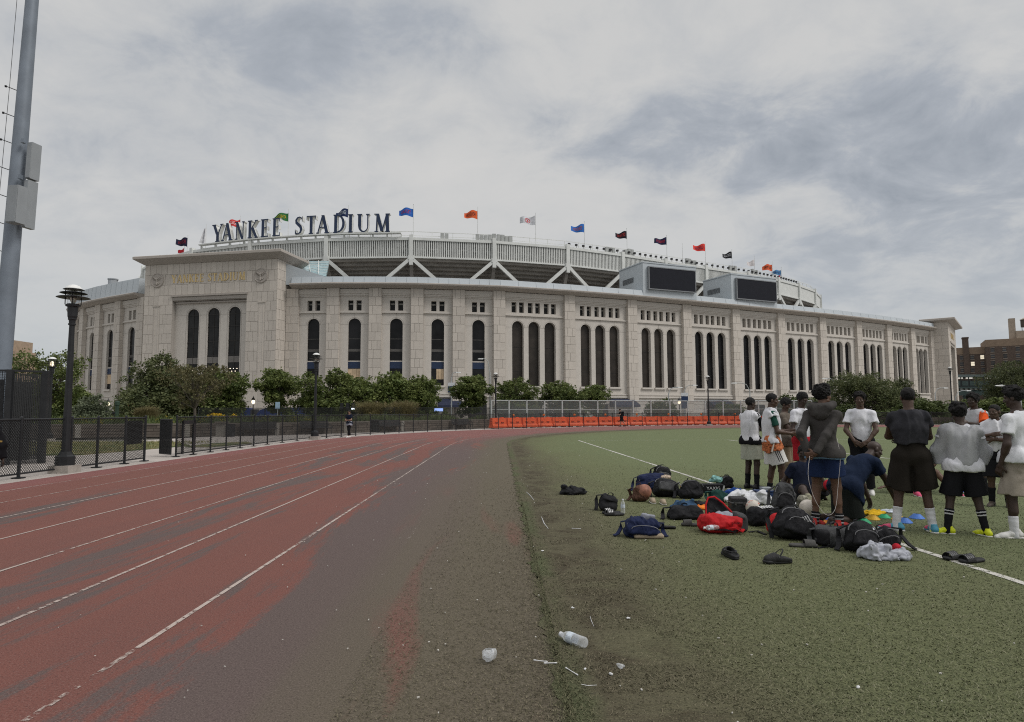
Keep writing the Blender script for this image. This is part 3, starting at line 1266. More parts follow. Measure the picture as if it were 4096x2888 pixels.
def bay(pa, pb, kind, idx, parent=stad):
    """one wall bay between two pilasters: kind 1 single arch, 3 triple arch"""
    u = pb - pa
    f = FR((pa[0], pa[1], 0), u)
    Lb = float(np.linalg.norm(u))
    u0, u1 = 1.0, Lb - 1.0
    c = Lb / 2
    ops_r, ops_a = [], []
    if kind == 1:
        for k in (-1, 1):
            cc = c + k * .78
            ops_r.append((cc - .5, cc + .5, 21.08, 23.05, False))
        ops_a.append((c - 1.22, c + 1.22, 6.7, 18.35, True))
        dep_, col = .5, M_DGLASS
    else:
        sp = (u1 - u0) * .265
        for k in (-1, 0, 1):
            for q in (-1, 1):
                cc = c + k * sp + q * .80
                ops_r.append((cc - .52, cc + .52, 21.3, 23.4, False))
            cc = c + k * sp
            ops_a.append((cc - 1.22, cc + 1.22, 6.7, 18.4, True))
        dep_, col = .85, (M_BGLASS if idx < 8 else M_DGLASS)
    mb = MB()
    wall_open(mb, f, u0, u1, 20.75, 25.3, ops_r, .9, 0)
    wall_open(mb, f, u0, u1, -.2, 20.75, ops_a, dep_, 0)
    # shadow lines: recessed joints drawn as thin dark strips of the mortar material
    mb.fbox(f, u0, u1, 18.33, 18.40, 0, .012, 1) if kind == 0 else None
    o = sbuild(mb, 'bay_wall', [M_WALL, M_JOINT], parent)
    tr = MB()
    tr.fbox(f, u0, u1, 23.75, 24.0, .0, .16)
    tr.fbox(f, u0, u1, 24.0, 24.3, .0, .30)
    tr.fbox(f, u0, u1, 24.3, 25.2, .0, .45)
    tr.fbox(f, u0, u1, 20.6, 20.9, .0, .30)
    sbuild(tr, 'lintel_moulding', [M_WALL], o)
    tr = MB()
    e = [u0] + [x for op in ops_a for x in (op[0], op[1])] + [u1]
    for k in range(0, len(e), 2):
        tr.fbox(f, e[k], e[k + 1], 18.33, 18.37, 0, .02)
    for op in ops_a:
        cc = (op[0] + op[1]) / 2
        tr.fbox(f, cc - .03, cc + .03, op[3] + (op[1] - op[0]) / 2, 20.6, 0, .02)
        r = (op[1] - op[0]) / 2
        for k in range(16):
            t0, t1 = pi * k / 16, pi * (k + 1) / 16
            P = [f.p(cc - q * cos(t), op[3] + q * sin(t), n_) for n_ in (0, .02) for t, q in ((t0, r + .18), (t1, r + .18), (t1, r + .22), (t0, r + .22))]
            tr.hexa(P)
    sbuild(tr, 'stone_seam', [M_JOINT], o)
    for k, op in enumerate(ops_a):
        sl = MB()
        sl.fbox(f, op[0] - .25, op[1] + .25, op[2] - .38, op[2] - .02, -.2, .38)
        sbuild(sl, 'window_sill', [M_WALL], o)
        glazing(f, op, dep_, stad, col, 'near' if kind == 1 else 'far', idx * 3 + k)
    for k, op in enumerate(ops_r):
        glazing(f, op, .9, stad, None, '', 0)
    bs = MB()
    bs.fbox(f, u0, u1, 5.0, 5.25, 0, .30)
    bs.fbox(f, u0, u1, 4.45, 4.75, 0, .38)
    bs.fbox(f, u0, u1, 4.75, 5.0, 0, .15)
    for v in (3.9, 3.1, 2.3):
        bs.fbox(f, u0, u1, v - .03, v + .03, 0, .02, 1)
    sbuild(bs, 'base_moulding', [M_WALL, M_JOINT], o)
    if kind == 3 or idx % 2 == 0:
        dr = MB()
        dr.fbox(f, c - 1.6, c + 1.6, -.1, 3.1, -.05, .06)
        sbuild(dr, 'street_door', [M_DARK], o)
    return o


def pilaster(p, fwd, w_=2.35, seed=0, parent=stad, n0=-1.0, n1=.78, top=25.3):
    f = FR((p[0], p[1], 0), fwd)
    mb = MB()
    mb.fbox(f, -w_ / 2, w_ / 2, -.2, top, n0, n1, 0)
    o = sbuild(mb, 'pilaster', [M_JOINT], parent)
    stone_field(f, -w_ / 2, w_ / 2, 5.0, top, 1.70, w_ * .38, w_ * .62, o, seed, n1)
    stone_field(f, -w_ / 2, w_ / 2, -.1, 5.0, 1.70, w_ * .45, w_ * .56, o, seed + 50, n1, d=.12)
    # the returns either side
    for sgn in (-1, 1):
        ff = FR(f.p(sgn * w_ / 2, 0, n1 if sgn < 0 else -.0), -f.n if sgn > 0 else f.n, n=f.u * sgn)
        ff = FR(f.p(sgn * w_ / 2, 0, 0), f.n, n=f.u * sgn)
        stone_field(ff, .0, n1, -.1, top, 1.70, n1, n1 + .1, o, seed + 9, 0.0, d=.035)
    return o


def avg_dir(i, P):
    a = P[min(i + 1, len(P) - 1)] - P[max(i - 1, 0)]
    return a


P = [np.array(q) for q in NODES]
for i in range(len(P) - 1):
    bay(P[i], P[i + 1], 1 if i < 5 else 3, i)
for i in range(len(P)):
    pilaster(P[i], avg_dir(i, P), seed=100 + i)
PL = [np.array(q) for q in LEFT][::-1]         # travel towards the gate so that outward is towards the viewer
for i in range(len(PL) - 1):
    bay(PL[i], PL[i + 1], 1, 20 + i)
for i in range(len(PL)):
    pilaster(PL[i], avg_dir(i, PL), seed=200 + i)

# cornice and metal parapet
for path, zt in ((P, 27.45), (PL, 29.3)):
    mb = MB()
    mb.sweep(path, [(-1.5, 25.32), (.9, 25.32), (2.3, 25.75), (2.4, 26.0), (2.3, 26.12), (-1.5, 26.12)])
    sbuild(mb, 'cornice', [M_CORN])
    mb = MB()
    mb.sweep(path, [(-1.9, 26.1), (1.45, 26.1), (1.15, zt), (-1.9, zt)])
    o = sbuild(mb, 'parapet', [M_PARA])
    mb = MB()
    for i in range(len(path) - 1):
        f = FR((*path[i], 0), path[i + 1] - path[i])
        ln = float(np.linalg.norm(path[i + 1] - path[i]))
        for k in range(4):
            P8 = []
            for zz, nn_ in ((26.3, 1.44), (zt - .1, 1.17)):
                P8 += [f.p(ln * k / 4 - .02, zz, nn_ - .1), f.p(ln * k / 4 + .02, zz, nn_ - .1), f.p(ln * k / 4 + .02, zz, nn_ + .02), f.p(ln * k / 4 - .02, zz, nn_ + .02)]
            mb.hexa(P8)
        mb.fbox(f, 0, ln, 26.12, 26.30, 1.3, 1.56)
    sbuild(mb, 'parapet_seam', [mat('seam_metal', (.30, .33, .35), .6)], o)

# ------------------------------------------------------------------ gate tower
GA, GB = np.array([-71.88, 125.19]), np.array([-44.08, 119.84])
GF = FR((*GA, 0), GB - GA)
GL = float(np.linalg.norm(GB - GA))
GD = 9.0
HG = 30.5
RC0, RC1, RCD = 6.2, 22.1, 1.1
gate = None
mb = MB()
ops = [(8.78, 11.34, 1.2, 20.4, True), (13.19, 15.75, 1.2, 20.5, True), (17.67, 20.23, 1.2, 20.6, True)]
GFr = FR(GF.p(0, 0, -RCD), GF.u)
wall_open(mb, GFr, RC0, RC1, 0, 23.4, ops, .3, 0)
mb.fbox(GF, 0, RC0, 0, HG, -GD, -.06, 1)
mb.fbox(GF, RC1, GL, 0, HG, -GD, -.06, 1)
mb.fbox(GF, RC0, RC1, 23.3, HG, -GD, -.06, 1)
gate = sbuild(mb, 'gate_tower', [M_WALL, M_JOINT])
for k, op in enumerate(ops):
    glazing(GFr, op, .3, stad, mat('gate_glass', (.016, .016, .016), .2, .6, .4, spec=.22), 'gate', 60 + k)
# stepped moulding over the recess
for k in range(4):
    mb = MB()
    mb.fbox(GF, RC0 - .25 + .16 * k, RC1 + .25 - .16 * k, 24.3 - .42 * k - .30, 24.3 - .42 * k, -RCD, .26 - .30 * k)
    sbuild(mb, 'lintel_step', [M_CORN], gate)
mb = MB()
for a, b in ((RC0, ops[0][0]), (ops[0][1], ops[1][0]), (ops[1][1], ops[2][0]), (ops[2][1], RC1)):
    mb.fbox(GFr, a, b, 20.45, 20.50, 0, .02)
for op in ops:
    cc, r = (op[0] + op[1]) / 2, (op[1] - op[0]) / 2
    mb.fbox(GFr, cc - .03, cc + .03, op[3] + r, 23.3, 0, .02)
    for k in range(16):
        t0, t1 = pi * k / 16, pi * (k + 1) / 16
        mb.hexa([GFr.p(cc - q * cos(t), op[3] + q * sin(t), n_) for n_ in (0, .03) for t, q in ((t0, r + .18), (t1, r + .18), (t1, r + .24), (t0, r + .24))])
    for sx in (-1, 1):
        mb.fbox(GFr, cc + sx * (r + .21) - .03, cc + sx * (r + .21) + .03, 1.2, op[3], 0, .03)
sbuild(mb, 'stone_seam', [M_JOINT], gate)
# niches in the two piers are left open in the stone facing
nich = [(2.1, 3.55), (24.55, 26.0)]
skip = [(a, b, 7.2, 22.4) for a, b in nich]
med = [(2.75, 27.4), (25.0, 27.4)]
for q, (a, b, (c, d)) in enumerate(((0, RC0, nich[0]), (RC1, GL, nich[1]))):
    stone_field(GF, a, c, 5.6, 22.475, 1.875, .8, 1.2, gate, 1 + q, -.06, .07)
    stone_field(GF, d, b, 5.6, 22.475, 1.875, .8, 1.3, gate, 11 + q, -.06, .07)
    stone_field(GF, a, b, 22.475, 24.35, 1.875, .85, 1.35, gate, 21 + q, -.06, .07)
    stone_field(GF, c, d, 5.6, 7.2, 1.6, .7, .8, gate, 23 + q, -.06, .07)
stone_field(GF, 0, GL, 24.35, HG, 2.05, .9, 1.45, gate, 3, -.06, .07)
stone_field(GF, 0, RC0, 0, 5.6, 1.87, 1.2, 2.2, gate, 4, -.06, .12)
stone_field(GF, RC1, GL, 0, 5.6, 1.87, 1.2, 2.2, gate, 5, -.06, .12)
for a, b in nich:
    mb = MB()
    for k in range(8):
        mb.fbox(GF, a + .03, b - .03, 7.25 + k * 1.87, 7.25 + k * 1.87 + 1.85, -.06, -.015 - .004 * (k % 2))
    mb.fbox(GF, a + .28, a + .40, 7.3, 22.0, -.02, .02)
    mb.fbox(GF, b - .40, b - .28, 7.3, 22.0, -.02, .02)
    mb.fbox(GF, a - .05, b + .05, 22.24, 22.46, -.05, .10)
    sbuild(mb, 'niche_panel', [M_STONE], gate)
GS = FR(GF.p(GL, 0, 0), -GF.n, n=GF.u)
stone_field(GS, 0, 5.2, 0, HG, 1.9, .9, 1.35, gate, 6, 0.0, .07)
GS2 = FR(GF.p(0, 0, -GD), GF.n, n=-GF.u)
stone_field(GS2, 0, GD, 0, HG, 1.9, 1.0, 1.8, gate, 7, 0.0, .07)
# overhanging cornice slab
ring = [GF.p(-.0, 0, -GD)[:2], GF.p(0, 0, 0)[:2], GF.p(GL, 0, 0)[:2], GF.p(GL, 0, -GD)[:2]]
mb = MB()
mb.sweep(ring, [(-2, 30.5), (.15, 30.5), (1.65, 31.45), (1.65, 31.9), (1.5, 32.0), (-2, 32.0)])
mb.fbox(GF, 0, GL, 31.6, 31.95, -GD, 0)
sbuild(mb, 'cornice', [M_CORN], gate)
# medallions with an eagle in relief
for u_, v_ in med:
    mb = MB()
    rings = [(1.42, .0), (1.42, .16), (1.30, .22), (1.22, .14), (0.0, .14)]
    nseg = 32
    i0 = len(mb.V)
    for r, n_ in rings:
        for k in range(nseg):
            mb.V.append(tuple(GF.p(u_ + r * cos(2 * pi * k / nseg), v_ + r * sin(2 * pi * k / nseg), n_)))
    for j in range(len(rings) - 1):
        for k in range(nseg):
            a, b = i0 + j * nseg + k, i0 + j * nseg + (k + 1) % nseg
            mb.F.append((a, b, b + nseg, a + nseg))
            mb.M.append(0)
    o = sbuild(mb, 'medallion', [M_CORN], gate)
    prims = [ell((0, 0, 0), (.16, .16, .5)), ell((0, .02, .5), (.14, .14, .17)), seg((.1, .08, .52), (.26, .1, .46), .06, .02)]
    for s in (-1, 1):
        prims += [seg((.1 * s, 0, .2), (.72 * s, 0, .62), .17, .10), seg((.72 * s, 0, .62), (1.0 * s, 0, .30), .12, .05)]
        prims += [seg((.3 * s, 0, .25), (.62 * s, 0, -.05), .10, .04), seg((.5 * s, 0, .4), (.86 * s, 0, .1), .10, .04)]
        prims += [seg((.05 * s, 0, -.4), (.34 * s, 0, -.72), .10, .05), seg((.3 * s, 0, -.78), (.75 * s, .0, -.52), .08, .04)]
    prims += [seg((0, 0, -.45), (0, 0, -.85), .12, .18)]
    Vn, Fn = net(prims, .05, .05)
    W = np.array([GF.p(u_ + q[0], v_ + q[2], .15 + q[1] * 1.7) for q in Vn])
    add_obj('eagle_relief', mesh_np('eagle_relief', W - SO, Fn, M_CORN, None, True), o)

# metal wedge and sloping glass between gate and frieze
f0 = FR((*P[0], 0), P[1] - P[0])
mb = MB()
a = [f0.p(-1.6, 26.1, 1.0), f0.p(6.6, 26.1, 1.0), f0.p(6.6, 27.46, 1.0), f0.p(-1.6, 30.3, 1.0)]
mb.prism(a, -f0.n * 2.5)
sbuild(mb, 'parapet_wedge', [M_PARA])
mb = MB()
q0, q1 = dep(1178, 1072, 126.5), dep(1304, 1106, 128)
q2, q3 = dep(1316, 1044, 138), dep(1150, 1044, 138)
mb.prism([q0, q1, q2, q3], (0, .3, -.3))
gr = sbuild(mb, 'glass_roof', [mat('teal_glass', (.30, .42, .45), .15, .08, .4, spec=.6)])
mb = MB()
for k in range(1, 4):
    t = k / 4
    mb.beam(q0 + (q1 - q0) * t + np.array([0, 0, .1]), q3 + (q2 - q3) * t + np.array([0, 0, .1]), .12, .1)
for k in range(1, 6):
    t = k / 6
    mb.beam(q0 + (q3 - q0) * t + np.array([0, 0, .1]), q1 + (q2 - q1) * t + np.array([0, 0, .1]), .10, .1)
sbuild(mb, 'glazing_bar', [M_WHITE], gr)

# ------------------------------------------------------------------ far gate tower
C2 = np.array([128.6, 189.4])
d2 = np.array([.62, .78])
d2 = d2 / np.linalg.norm(d2)
TF = FR((*C2, 0), d2)
TL, TD, TH = 25.0, 7.0, 27.7
mb = MB()
ops2 = [(8.0 + 3.6 * k, 10.2 + 3.6 * k, 3.0, 18.0, True) for k in range(3)]
TFr = FR(TF.p(0, 0, -1.2), TF.u)
wall_open(mb, TFr, 5.6, 19.6, 0, 21.4, ops2, .7, 0)
mb.fbox(TF, 0, 5.6, -.2, TH, -TD, -.05, 1)
mb.fbox(TF, 19.6, TL, -.2, TH, -TD, -.05, 1)
mb.fbox(TF, 5.6, 19.6, 21.3, TH, -TD, -.05, 1)
tow = sbuild(mb, 'gate_tower', [M_WALL, M_JOINT])
for k, op in enumerate(ops2):
    glazing(TFr, op, .7, stad, M_DGLASS, 'far', 70 + k)
for k in range(4):
    mb = MB()
    mb.fbox(TF, 5.3 + .2 * k, 19.9 - .2 * k, 22.4 - .4 * k - .34, 22.4 - .4 * k, -1.2, .15 - .3 * k)
    sbuild(mb, 'lintel_step', [M_CORN], tow)
stone_field(TF, 0, 5.6, 0, 22.3, 1.95, 1.6, 2.6, tow, 31, -.05, .07)
stone_field(TF, 19.6, TL, 0, 22.3, 1.95, 1.6, 2.6, tow, 32, -.05, .07)
stone_field(TF, 0, TL, 22.3, TH, 1.8, 1.6, 2.6, tow, 33, -.05, .07)
TS = FR(TF.p(0, 0, -TD), TF.n, n=-TF.u)
stone_field(TS, 0, TD, 0, TH, 1.95, 1.4, 2.4, tow, 34, 0, .07)
mb = MB()
ring = [TF.p(0, 0, -TD)[:2], TF.p(0, 0, 0)[:2], TF.p(TL, 0, 0)[:2], TF.p(TL, 0, -TD)[:2]]
mb.sweep(ring, [(-2, 27.7), (.15, 27.7), (1.9, 28.2), (1.9, 28.7), (1.7, 28.8), (-2, 28.8)])
mb.fbox(TF, 0, TL, 28.2, 28.75, -TD, 0)
sbuild(mb, 'cornice', [M_CORN], tow)

# ------------------------------------------------------------------ stone facing: the 300 that show largest are pieces of their own
STONES.sort(key=lambda s: -s[0])
for ar, Pq, par in STONES[:300]:
    MB().hexa(Pq).build('stone_panel', M_STONE, par, org=SO)
rest = MB()
for ar, Pq, par in STONES[300:]:
    rest.hexa(Pq)
sbuild(rest, 'limestone_facing', [M_STONE_I], kind='stuff')

# ------------------------------------------------------------------ upper deck and frieze
FRZ = [(-113, 196), (-107, 184), (-98.5, 170.5), (-88, 160), (-76.3, 152.1), (-59.9, 145.9), (-41.3, 142.0), (-22.3, 141.3), (-4.0, 144.4), (13.1, 149.9), (27.3, 157.2), (39.6, 164.4),
       (52.2, 171.7), (66.6, 180.0), (78.4, 188.1), (88.2, 196.6), (97.6, 206.2), (104.5, 217.0), (106.5, 229)]
FZ = [np.array(p, float) for p in FRZ]
mb = MB()
mb.sweep(FZ, [(-.35, 39.75), (.32, 39.75), (.32, 40.35), (-.35, 40.35)])
mb.sweep(FZ, [(-.30, 35.75), (.28, 35.75), (.28, 36.1), (-.30, 36.1)])
sbuild(mb, 'frieze_rail', [M_WHITE])
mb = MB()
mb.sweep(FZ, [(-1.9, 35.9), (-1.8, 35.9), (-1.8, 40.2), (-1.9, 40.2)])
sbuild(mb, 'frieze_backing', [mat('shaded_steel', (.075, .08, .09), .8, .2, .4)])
for i in range(len(FZ) - 1):
    f = FR((*FZ[i], 0), FZ[i + 1] - FZ[i])
    ln = float(np.linalg.norm(FZ[i + 1] - FZ[i]))
    mb = MB()
    if i < 4 or i >= 14:
        mb.fbox(f, .5, ln - .5, 36.1, 39.75, -.08, .08)
        sbuild(mb, 'frieze_panel', [M_WHITE])
    else:
        ns = max(8, int(ln / .44))
        for k in range(ns):
            c = .45 + (ln - .9) * (k + .5) / ns
            mb.fbox(f, c - .115, c + .115, 36.1, 39.75, -.06, .10)
        sbuild(mb, 'frieze_slats', [M_WHITE], kind='stuff')
        mb = MB()
        k = 0
        for c in np.arange(1.2, ln - 1.2, 3.1):
            for j in range(4):
                mb.fbox(f, c + j * .55, c + j * .55 + .22, 36.2, 38.0 + .1 * (k % 2), -1.3, -1.15)
            mb.fbox(f, c - .1, c + 2.0, 38.0, 38.25, -1.3, -1.12)
            k += 1
        sbuild(mb, 'concourse_rail', [M_WHITE])
for i in range(1, len(FZ)):
    d_ = FZ[min(i + 1, len(FZ) - 1)] - FZ[i - 1]
    f = FR((*FZ[i], 0), d_)
    mb = MB()
    mb.fbox(f, -.42, .42, 34.1, 40.9, -.5, .55)
    mb.fbox(f, -.62, .62, 35.3, 36.3, -.4, .5)
    o = sbuild(mb, 'frieze_post', [M_WHITE])
    mb = MB()
    mb.beam(f.p(0, 35.2, -.1), f.p(0, 27, -3.8), .75, .75)
    sbuild(mb, 'deck_column', [M_CONC], o)
    for s in (-1, 1):
        mb = MB()
        mb.beam(f.p(s * .35, 35.4, .1), f.p(s * 8.6, 28.2, -.2), .62, .75)
        sbuild(mb, 'brace', [M_WHITE], o)
prof = []
n_, z_ = -.3, 35.8
prof.append((n_, z_))
for k in range(13):
    prof.append((n_, z_ - .62))
    prof.append((n_ - 1.15, z_ - .70))
    n_ -= 1.15
    z_ -= .70
prof2 = [(a, b + 1.0) for a, b in prof][::-1]
mb = MB()
mb.sweep(FZ, prof + prof2)
sbuild(mb, 'seating_deck', [M_CONC])
mb = MB()
mb.sweep(FZ, [(-16, 22), (-15.5, 22), (-15.5, 28.5), (-16, 28.5)])
mb.sweep(FZ[6:14], [(-3, 25.0), (16, 25.0), (16, 25.1), (-3, 25.1)]) if False else None
sbuild(mb, 'concourse_wall', [M_CONC])
# roof edge: railing, cabinets and floodlight heads
mb = MB()
mb.sweep(FZ[6:], [(-1.2, 42.0), (-1.1, 42.0), (-1.1, 42.12), (-1.2, 42.12)])
mb.sweep(FZ[6:], [(-1.2, 41.1), (-1.1, 41.1), (-1.1, 41.18), (-1.2, 41.18)])
mb.sweep(FZ, [(-2.6, 40.1), (-.2, 40.1), (-.2, 40.36), (-2.6, 40.36)])
for i in range(6, len(FZ) - 1):
    f = FR((*FZ[i], 0), FZ[i + 1] - FZ[i])
    ln = float(np.linalg.norm(FZ[i + 1] - FZ[i]))
    for k in range(4):
        mb.fbox(f, ln * k / 4 - .05, ln * k / 4 + .05, 40.3, 42.1, -1.22, -1.1)
sbuild(mb, 'roof_railing', [M_WHITE])
r = random.Random(4)
M_CAB = mat('roof_cabinet_grey', (.36, .37, .36), .7, .12, 1)
for i, t, n in ((7, .35, 2), (7, .78, 5), (8, .05, 4), (9, .72, 3), (10, .1, 3), (11, .55, 4), (12, .6, 3), (13, .2, 3)):
    f = FR((*FZ[i], 0), FZ[i + 1] - FZ[i])
    ln = float(np.linalg.norm(FZ[i + 1] - FZ[i]))
    for k in range(n):
        mb = MB()
        mb.fbox(f, ln * t + k * .95, ln * t + k * .95 + .8, 40.4, 41.7 + r.uniform(0, .5), -1.0, -.4)
        sbuild(mb, 'roof_cabinet', [M_CAB])
for i in range(9, 15):
    f = FR((*FZ[i], 0), FZ[i + 1] - FZ[i])
    ln = float(np.linalg.norm(FZ[i + 1] - FZ[i]))
    for k in range(8):
        u = ln * (k + .3) / 8
        mb = MB()
        mb.fbox(f, u - .03, u + .03, 40.3, 41.0, -.05, .02)
        mb.fbox(f, u - .24, u + .24, 40.9, 41.35, -.3, .15)
        sbuild(mb, 'floodlight', [mat('floodlight_black', (.03, .03, .032), .6)])

# scoreboard houses on the parapet
for (x0, x1, yt, yt1) in ((2571, 2783, 1050, 1071), (2924, 3104, 1097, 1117)):
    yb = float(np.interp(x0, _x, _y))
    A = gnd(x0, float(np.interp(x0, _x, _y)), HW)[:2]
    B = gnd(x1, float(np.interp(x1, _x, _y)), HW)[:2]
    top = dep(x0, yt, A[1] - 1.2)[2]
    A = gnd(x0, yt, top)[:2]
    B = gnd(x1, yt1, top)[:2]
    f = FR((*A, 0), B - A)
    ln = float(np.linalg.norm(B - A))
    mb = MB()
    mb.fbox(f, 0, ln, 26.0, top, -9.5, 0)
    mb.fbox(f, -.15, ln + .15, top, top + .25, -9.6, .12)
    sc = sbuild(mb, 'scoreboard_house', [M_PARA])
    mb = MB()
    mb.fbox(f, ln * .09, ln * .95, top - 5.6, top - 1.0, 0, .55, 0)
    s_ = sbuild(mb, 'screen', [M_SCREEN], sc)
    mb = MB()
    for a, b, c, d in ((ln * .09 - .2, ln * .95 + .2, top - 5.8, top - 5.6), (ln * .09 - .2, ln * .95 + .2, top - 1.0, top - .8), (ln * .09 - .2, ln * .09, top - 5.6, top - 1.0), (ln * .95, ln * .95 + .2, top - 5.6, top - 1.0)):
        mb.fbox(f, a, b, c, d, 0, .62)
    sbuild(mb, 'screen_frame', [mat('screen_frame_grey', (.20, .21, .22), .5)], sc)
    mb = MB()
    fs = FR(f.p(0, 0, -9.5), f.n, n=-f.u)
    for k in range(6):
        mb.fbox(fs, 1.5, 5.8, top - 3.6 + k * .2, top - 3.6 + k * .2 + .12, 0, .1)
    sbuild(mb, 'vent_louvre', [mat('louvre_grey', (.16, .17, .18), .6)], sc)
    mb = MB()
    mb.fbox(f, 0, ln, top - 7.3, top - 7.22, 0, .02)
    mb.fbox(f, ln * .5, ln * .5 + .05, 26.2, top - 7.2, 0, .02)
    sbuild(mb, 'panel_seam', [mat('seam_metal', (.30, .33, .35), .6)], sc)

# street-level awnings
for px, wd in ((2480, 6.0), (2860, 6.4), (1800, 4.5)):
    A = gnd(px, float(np.interp(px, _x, _y)), HW)[:2]
    B = gnd(px + 20, float(np.interp(px + 20, _x, _y)), HW)[:2]
    f = FR((*A, 0), B - A)
    mb = MB()
    mb.hexa([f.p(-wd / 2, 2.5, 0), f.p(wd / 2, 2.5, 0), f.p(wd / 2, 2.5, 2.4), f.p(-wd / 2, 2.5, 2.4), f.p(-wd / 2, 4.2, .0), f.p(wd / 2, 4.2, .0), f.p(wd / 2, 2.9, 2.4), f.p(-wd / 2, 2.9, 2.4)])
    sbuild(mb, 'awning', [mat('navy_canvas', (.022, .028, .055), .8, .2, 2)])
# wall lamps, lit
# chimney behind the parapet
mb = MB()
q = dep(451, 1140, 150)
mb.lathe([(1.0, -12), (1.0, 1.2), (1.12, 1.2), (1.12, 1.45), (.6, 1.45)], q, 14)
sbuild(mb, 'vent_stack', [mat('grey_flue', (.34, .36, .38), .6)])

# ------------------------------------------------------------------ serif lettering
T_, t_, S_ = .205, .085, .055


def bar(x0, x1, y0, y1):
    return [(x0, y0), (x1, y0), (x1, y1), (x0, y1)]


def diag(xa, ya, xb, yb, w_):
    return [(xa - w_ / 2, ya), (xa + w_ / 2, ya), (xb + w_ / 2, yb), (xb - w_ / 2, yb)]


def serif(x, y, w_=.34, up=True):
    return bar(x - w_ / 2, x + w_ / 2, y, y + S_) if up else bar(x - w_ / 2, x + w_ / 2, y - S_, y)


def arcstroke(pts):
    """pts: (x, y, half width, direction of the width) -> quads"""
    out = []
    for k in range(len(pts) - 1):
        a, b = pts[k], pts[k + 1]
        out.append([(a[0] + a[2], a[1] + a[3]), (a[0] - a[2], a[1] - a[3]), (b[0] - b[2], b[1] - b[3]), (b[0] + b[2], b[1] + b[3])])
    return out


def glyph(ch):
    if ch == 'Y':
        return .78, [diag(.39, .0, .39, .45, T_), diag(.36, .42, .12, 1, T_), diag(.43, .42, .68, 1, t_), serif(.39, 0), serif(.12, 1, .3, False), serif(.68, 1, .24, False)]
    if ch == 'A':
        return .82, [diag(.10, 0, .40, 1, t_), diag(.70, 0, .42, 1, T_), bar(.22, .60, .30, .36), serif(.10, 0, .22), serif(.70, 0, .34)]
    if ch == 'N':
        return .86, [diag(.14, 0, .14, 1, t_), diag(.72, 0, .72, 1, t_), diag(.66, 0, .16, 1, T_), serif(.14, 0, .24), serif(.72, 1, .24, False), serif(.10, 1, .24, False)]
    if ch == 'K':
        return .82, [diag(.18, 0, .18, 1, T_), diag(.24, .46, .66, 1, t_), diag(.68, 0, .36, .60, T_), serif(.18, 0), serif(.18, 1, .34, False), serif(.66, 1, .24, False), serif(.68, 0, .30)]
    if ch == 'E':
        return .68, [diag(.18, 0, .18, 1, T_), bar(.2, .60, 0, .06), bar(.2, .58, .94, 1), bar(.2, .48, .48, .54), bar(.555, .605, 0, .20), bar(.53, .58, .80, 1), bar(.44, .485, .40, .62), serif(.14, 0, .24), serif(.14, 1, .24, False)]
    if ch == 'T':
        return .74, [diag(.37, 0, .37, 1, T_), bar(.04, .70, .94, 1), bar(.04, .09, .78, .95), bar(.65, .70, .78, .95), serif(.37, 0)]
    if ch == 'I':
        return .40, [diag(.2, 0, .2, 1, T_), serif(.2, 0), serif(.2, 1, .34, False)]
    if ch == 'M':
        return 1.04, [diag(.16, 0, .20, 1, t_), diag(.86, 0, .82, 1, T_), diag(.50, .05, .22, 1, T_), diag(.52, .05, .80, 1, t_), serif(.16, 0, .24), serif(.86, 0, .32), serif(.13, 1, .22, False), serif(.89, 1, .22, False)]
    if ch == 'D':
        pts = []
        for k in range(17):
            a = pi / 2 - pi * k / 16
            w_ = .035 + .055 * cos(a) ** 2
            pts.append((.26 + .46 * cos(a), .5 + .465 * sin(a), w_ * cos(a) * 1.0, w_ * sin(a)))
        return .82, [diag(.18, 0, .18, 1, T_), bar(.1, .27, 0, .065), bar(.1, .27, .935, 1), serif(.12, 0, .2), serif(.12, 1, .2, False)] + arcstroke(pts)
    if ch == 'U':
        pts = []
        for k in range(17):
            a = pi + pi * k / 16
            w_ = .035 + .052 * max(0, -cos(a)) ** 2
            pts.append((.42 + .265 * cos(a), .32 + .285 * sin(a), w_ * cos(a), w_ * sin(a)))
        return .84, [diag(.155, .32, .155, 1, T_), diag(.685, .32, .685, 1, t_), serif(.155, 1, .32, False), serif(.685, 1, .24, False)] + arcstroke(pts)
    if ch == 'S':
        sk = [(.54, .80), (.50, .90), (.38, .965), (.24, .93), (.15, .80), (.17, .66), (.30, .55), (.43, .44), (.49, .30), (.44, .13), (.30, .035), (.16, .07), (.10, .20)]
        wd = [.03, .03, .032, .045, .07, .085, .09, .09, .085, .06, .034, .03, .03]
        pts = []
        for k in range(len(sk)):
            a, b = sk[max(0, k - 1)], sk[min(len(sk) - 1, k + 1)]
            d = np.array([b[0] - a[0], b[1] - a[1]])
            d /= np.linalg.norm(d)
            pts.append((*sk[k], d[1] * wd[k], -d[0] * wd[k]))
        return .62, [bar(.52, .565, .72, .99), bar(.075, .12, .02, .28)] + arcstroke(pts)


def letter(ch, f, u, v, w_, h, n0, n1, name, mats, parent, org, face=True):
    adv, parts = glyph(ch)
    mb = MB()
    for k, q in enumerate(parts):
        e = .002 * k
        pts = [f.p(u + x / adv * w_, v + y * h, n0) for x, y in q]
        mb.prism(pts, f.n * (n1 - n0 + e), 1 if face else 0)
        if face:
            mb.poly([f.p(u + x / adv * w_, v + y * h, n1 + e + .01) for x, y in q], 0)
    return mb.build(name, mats, parent, org=org)


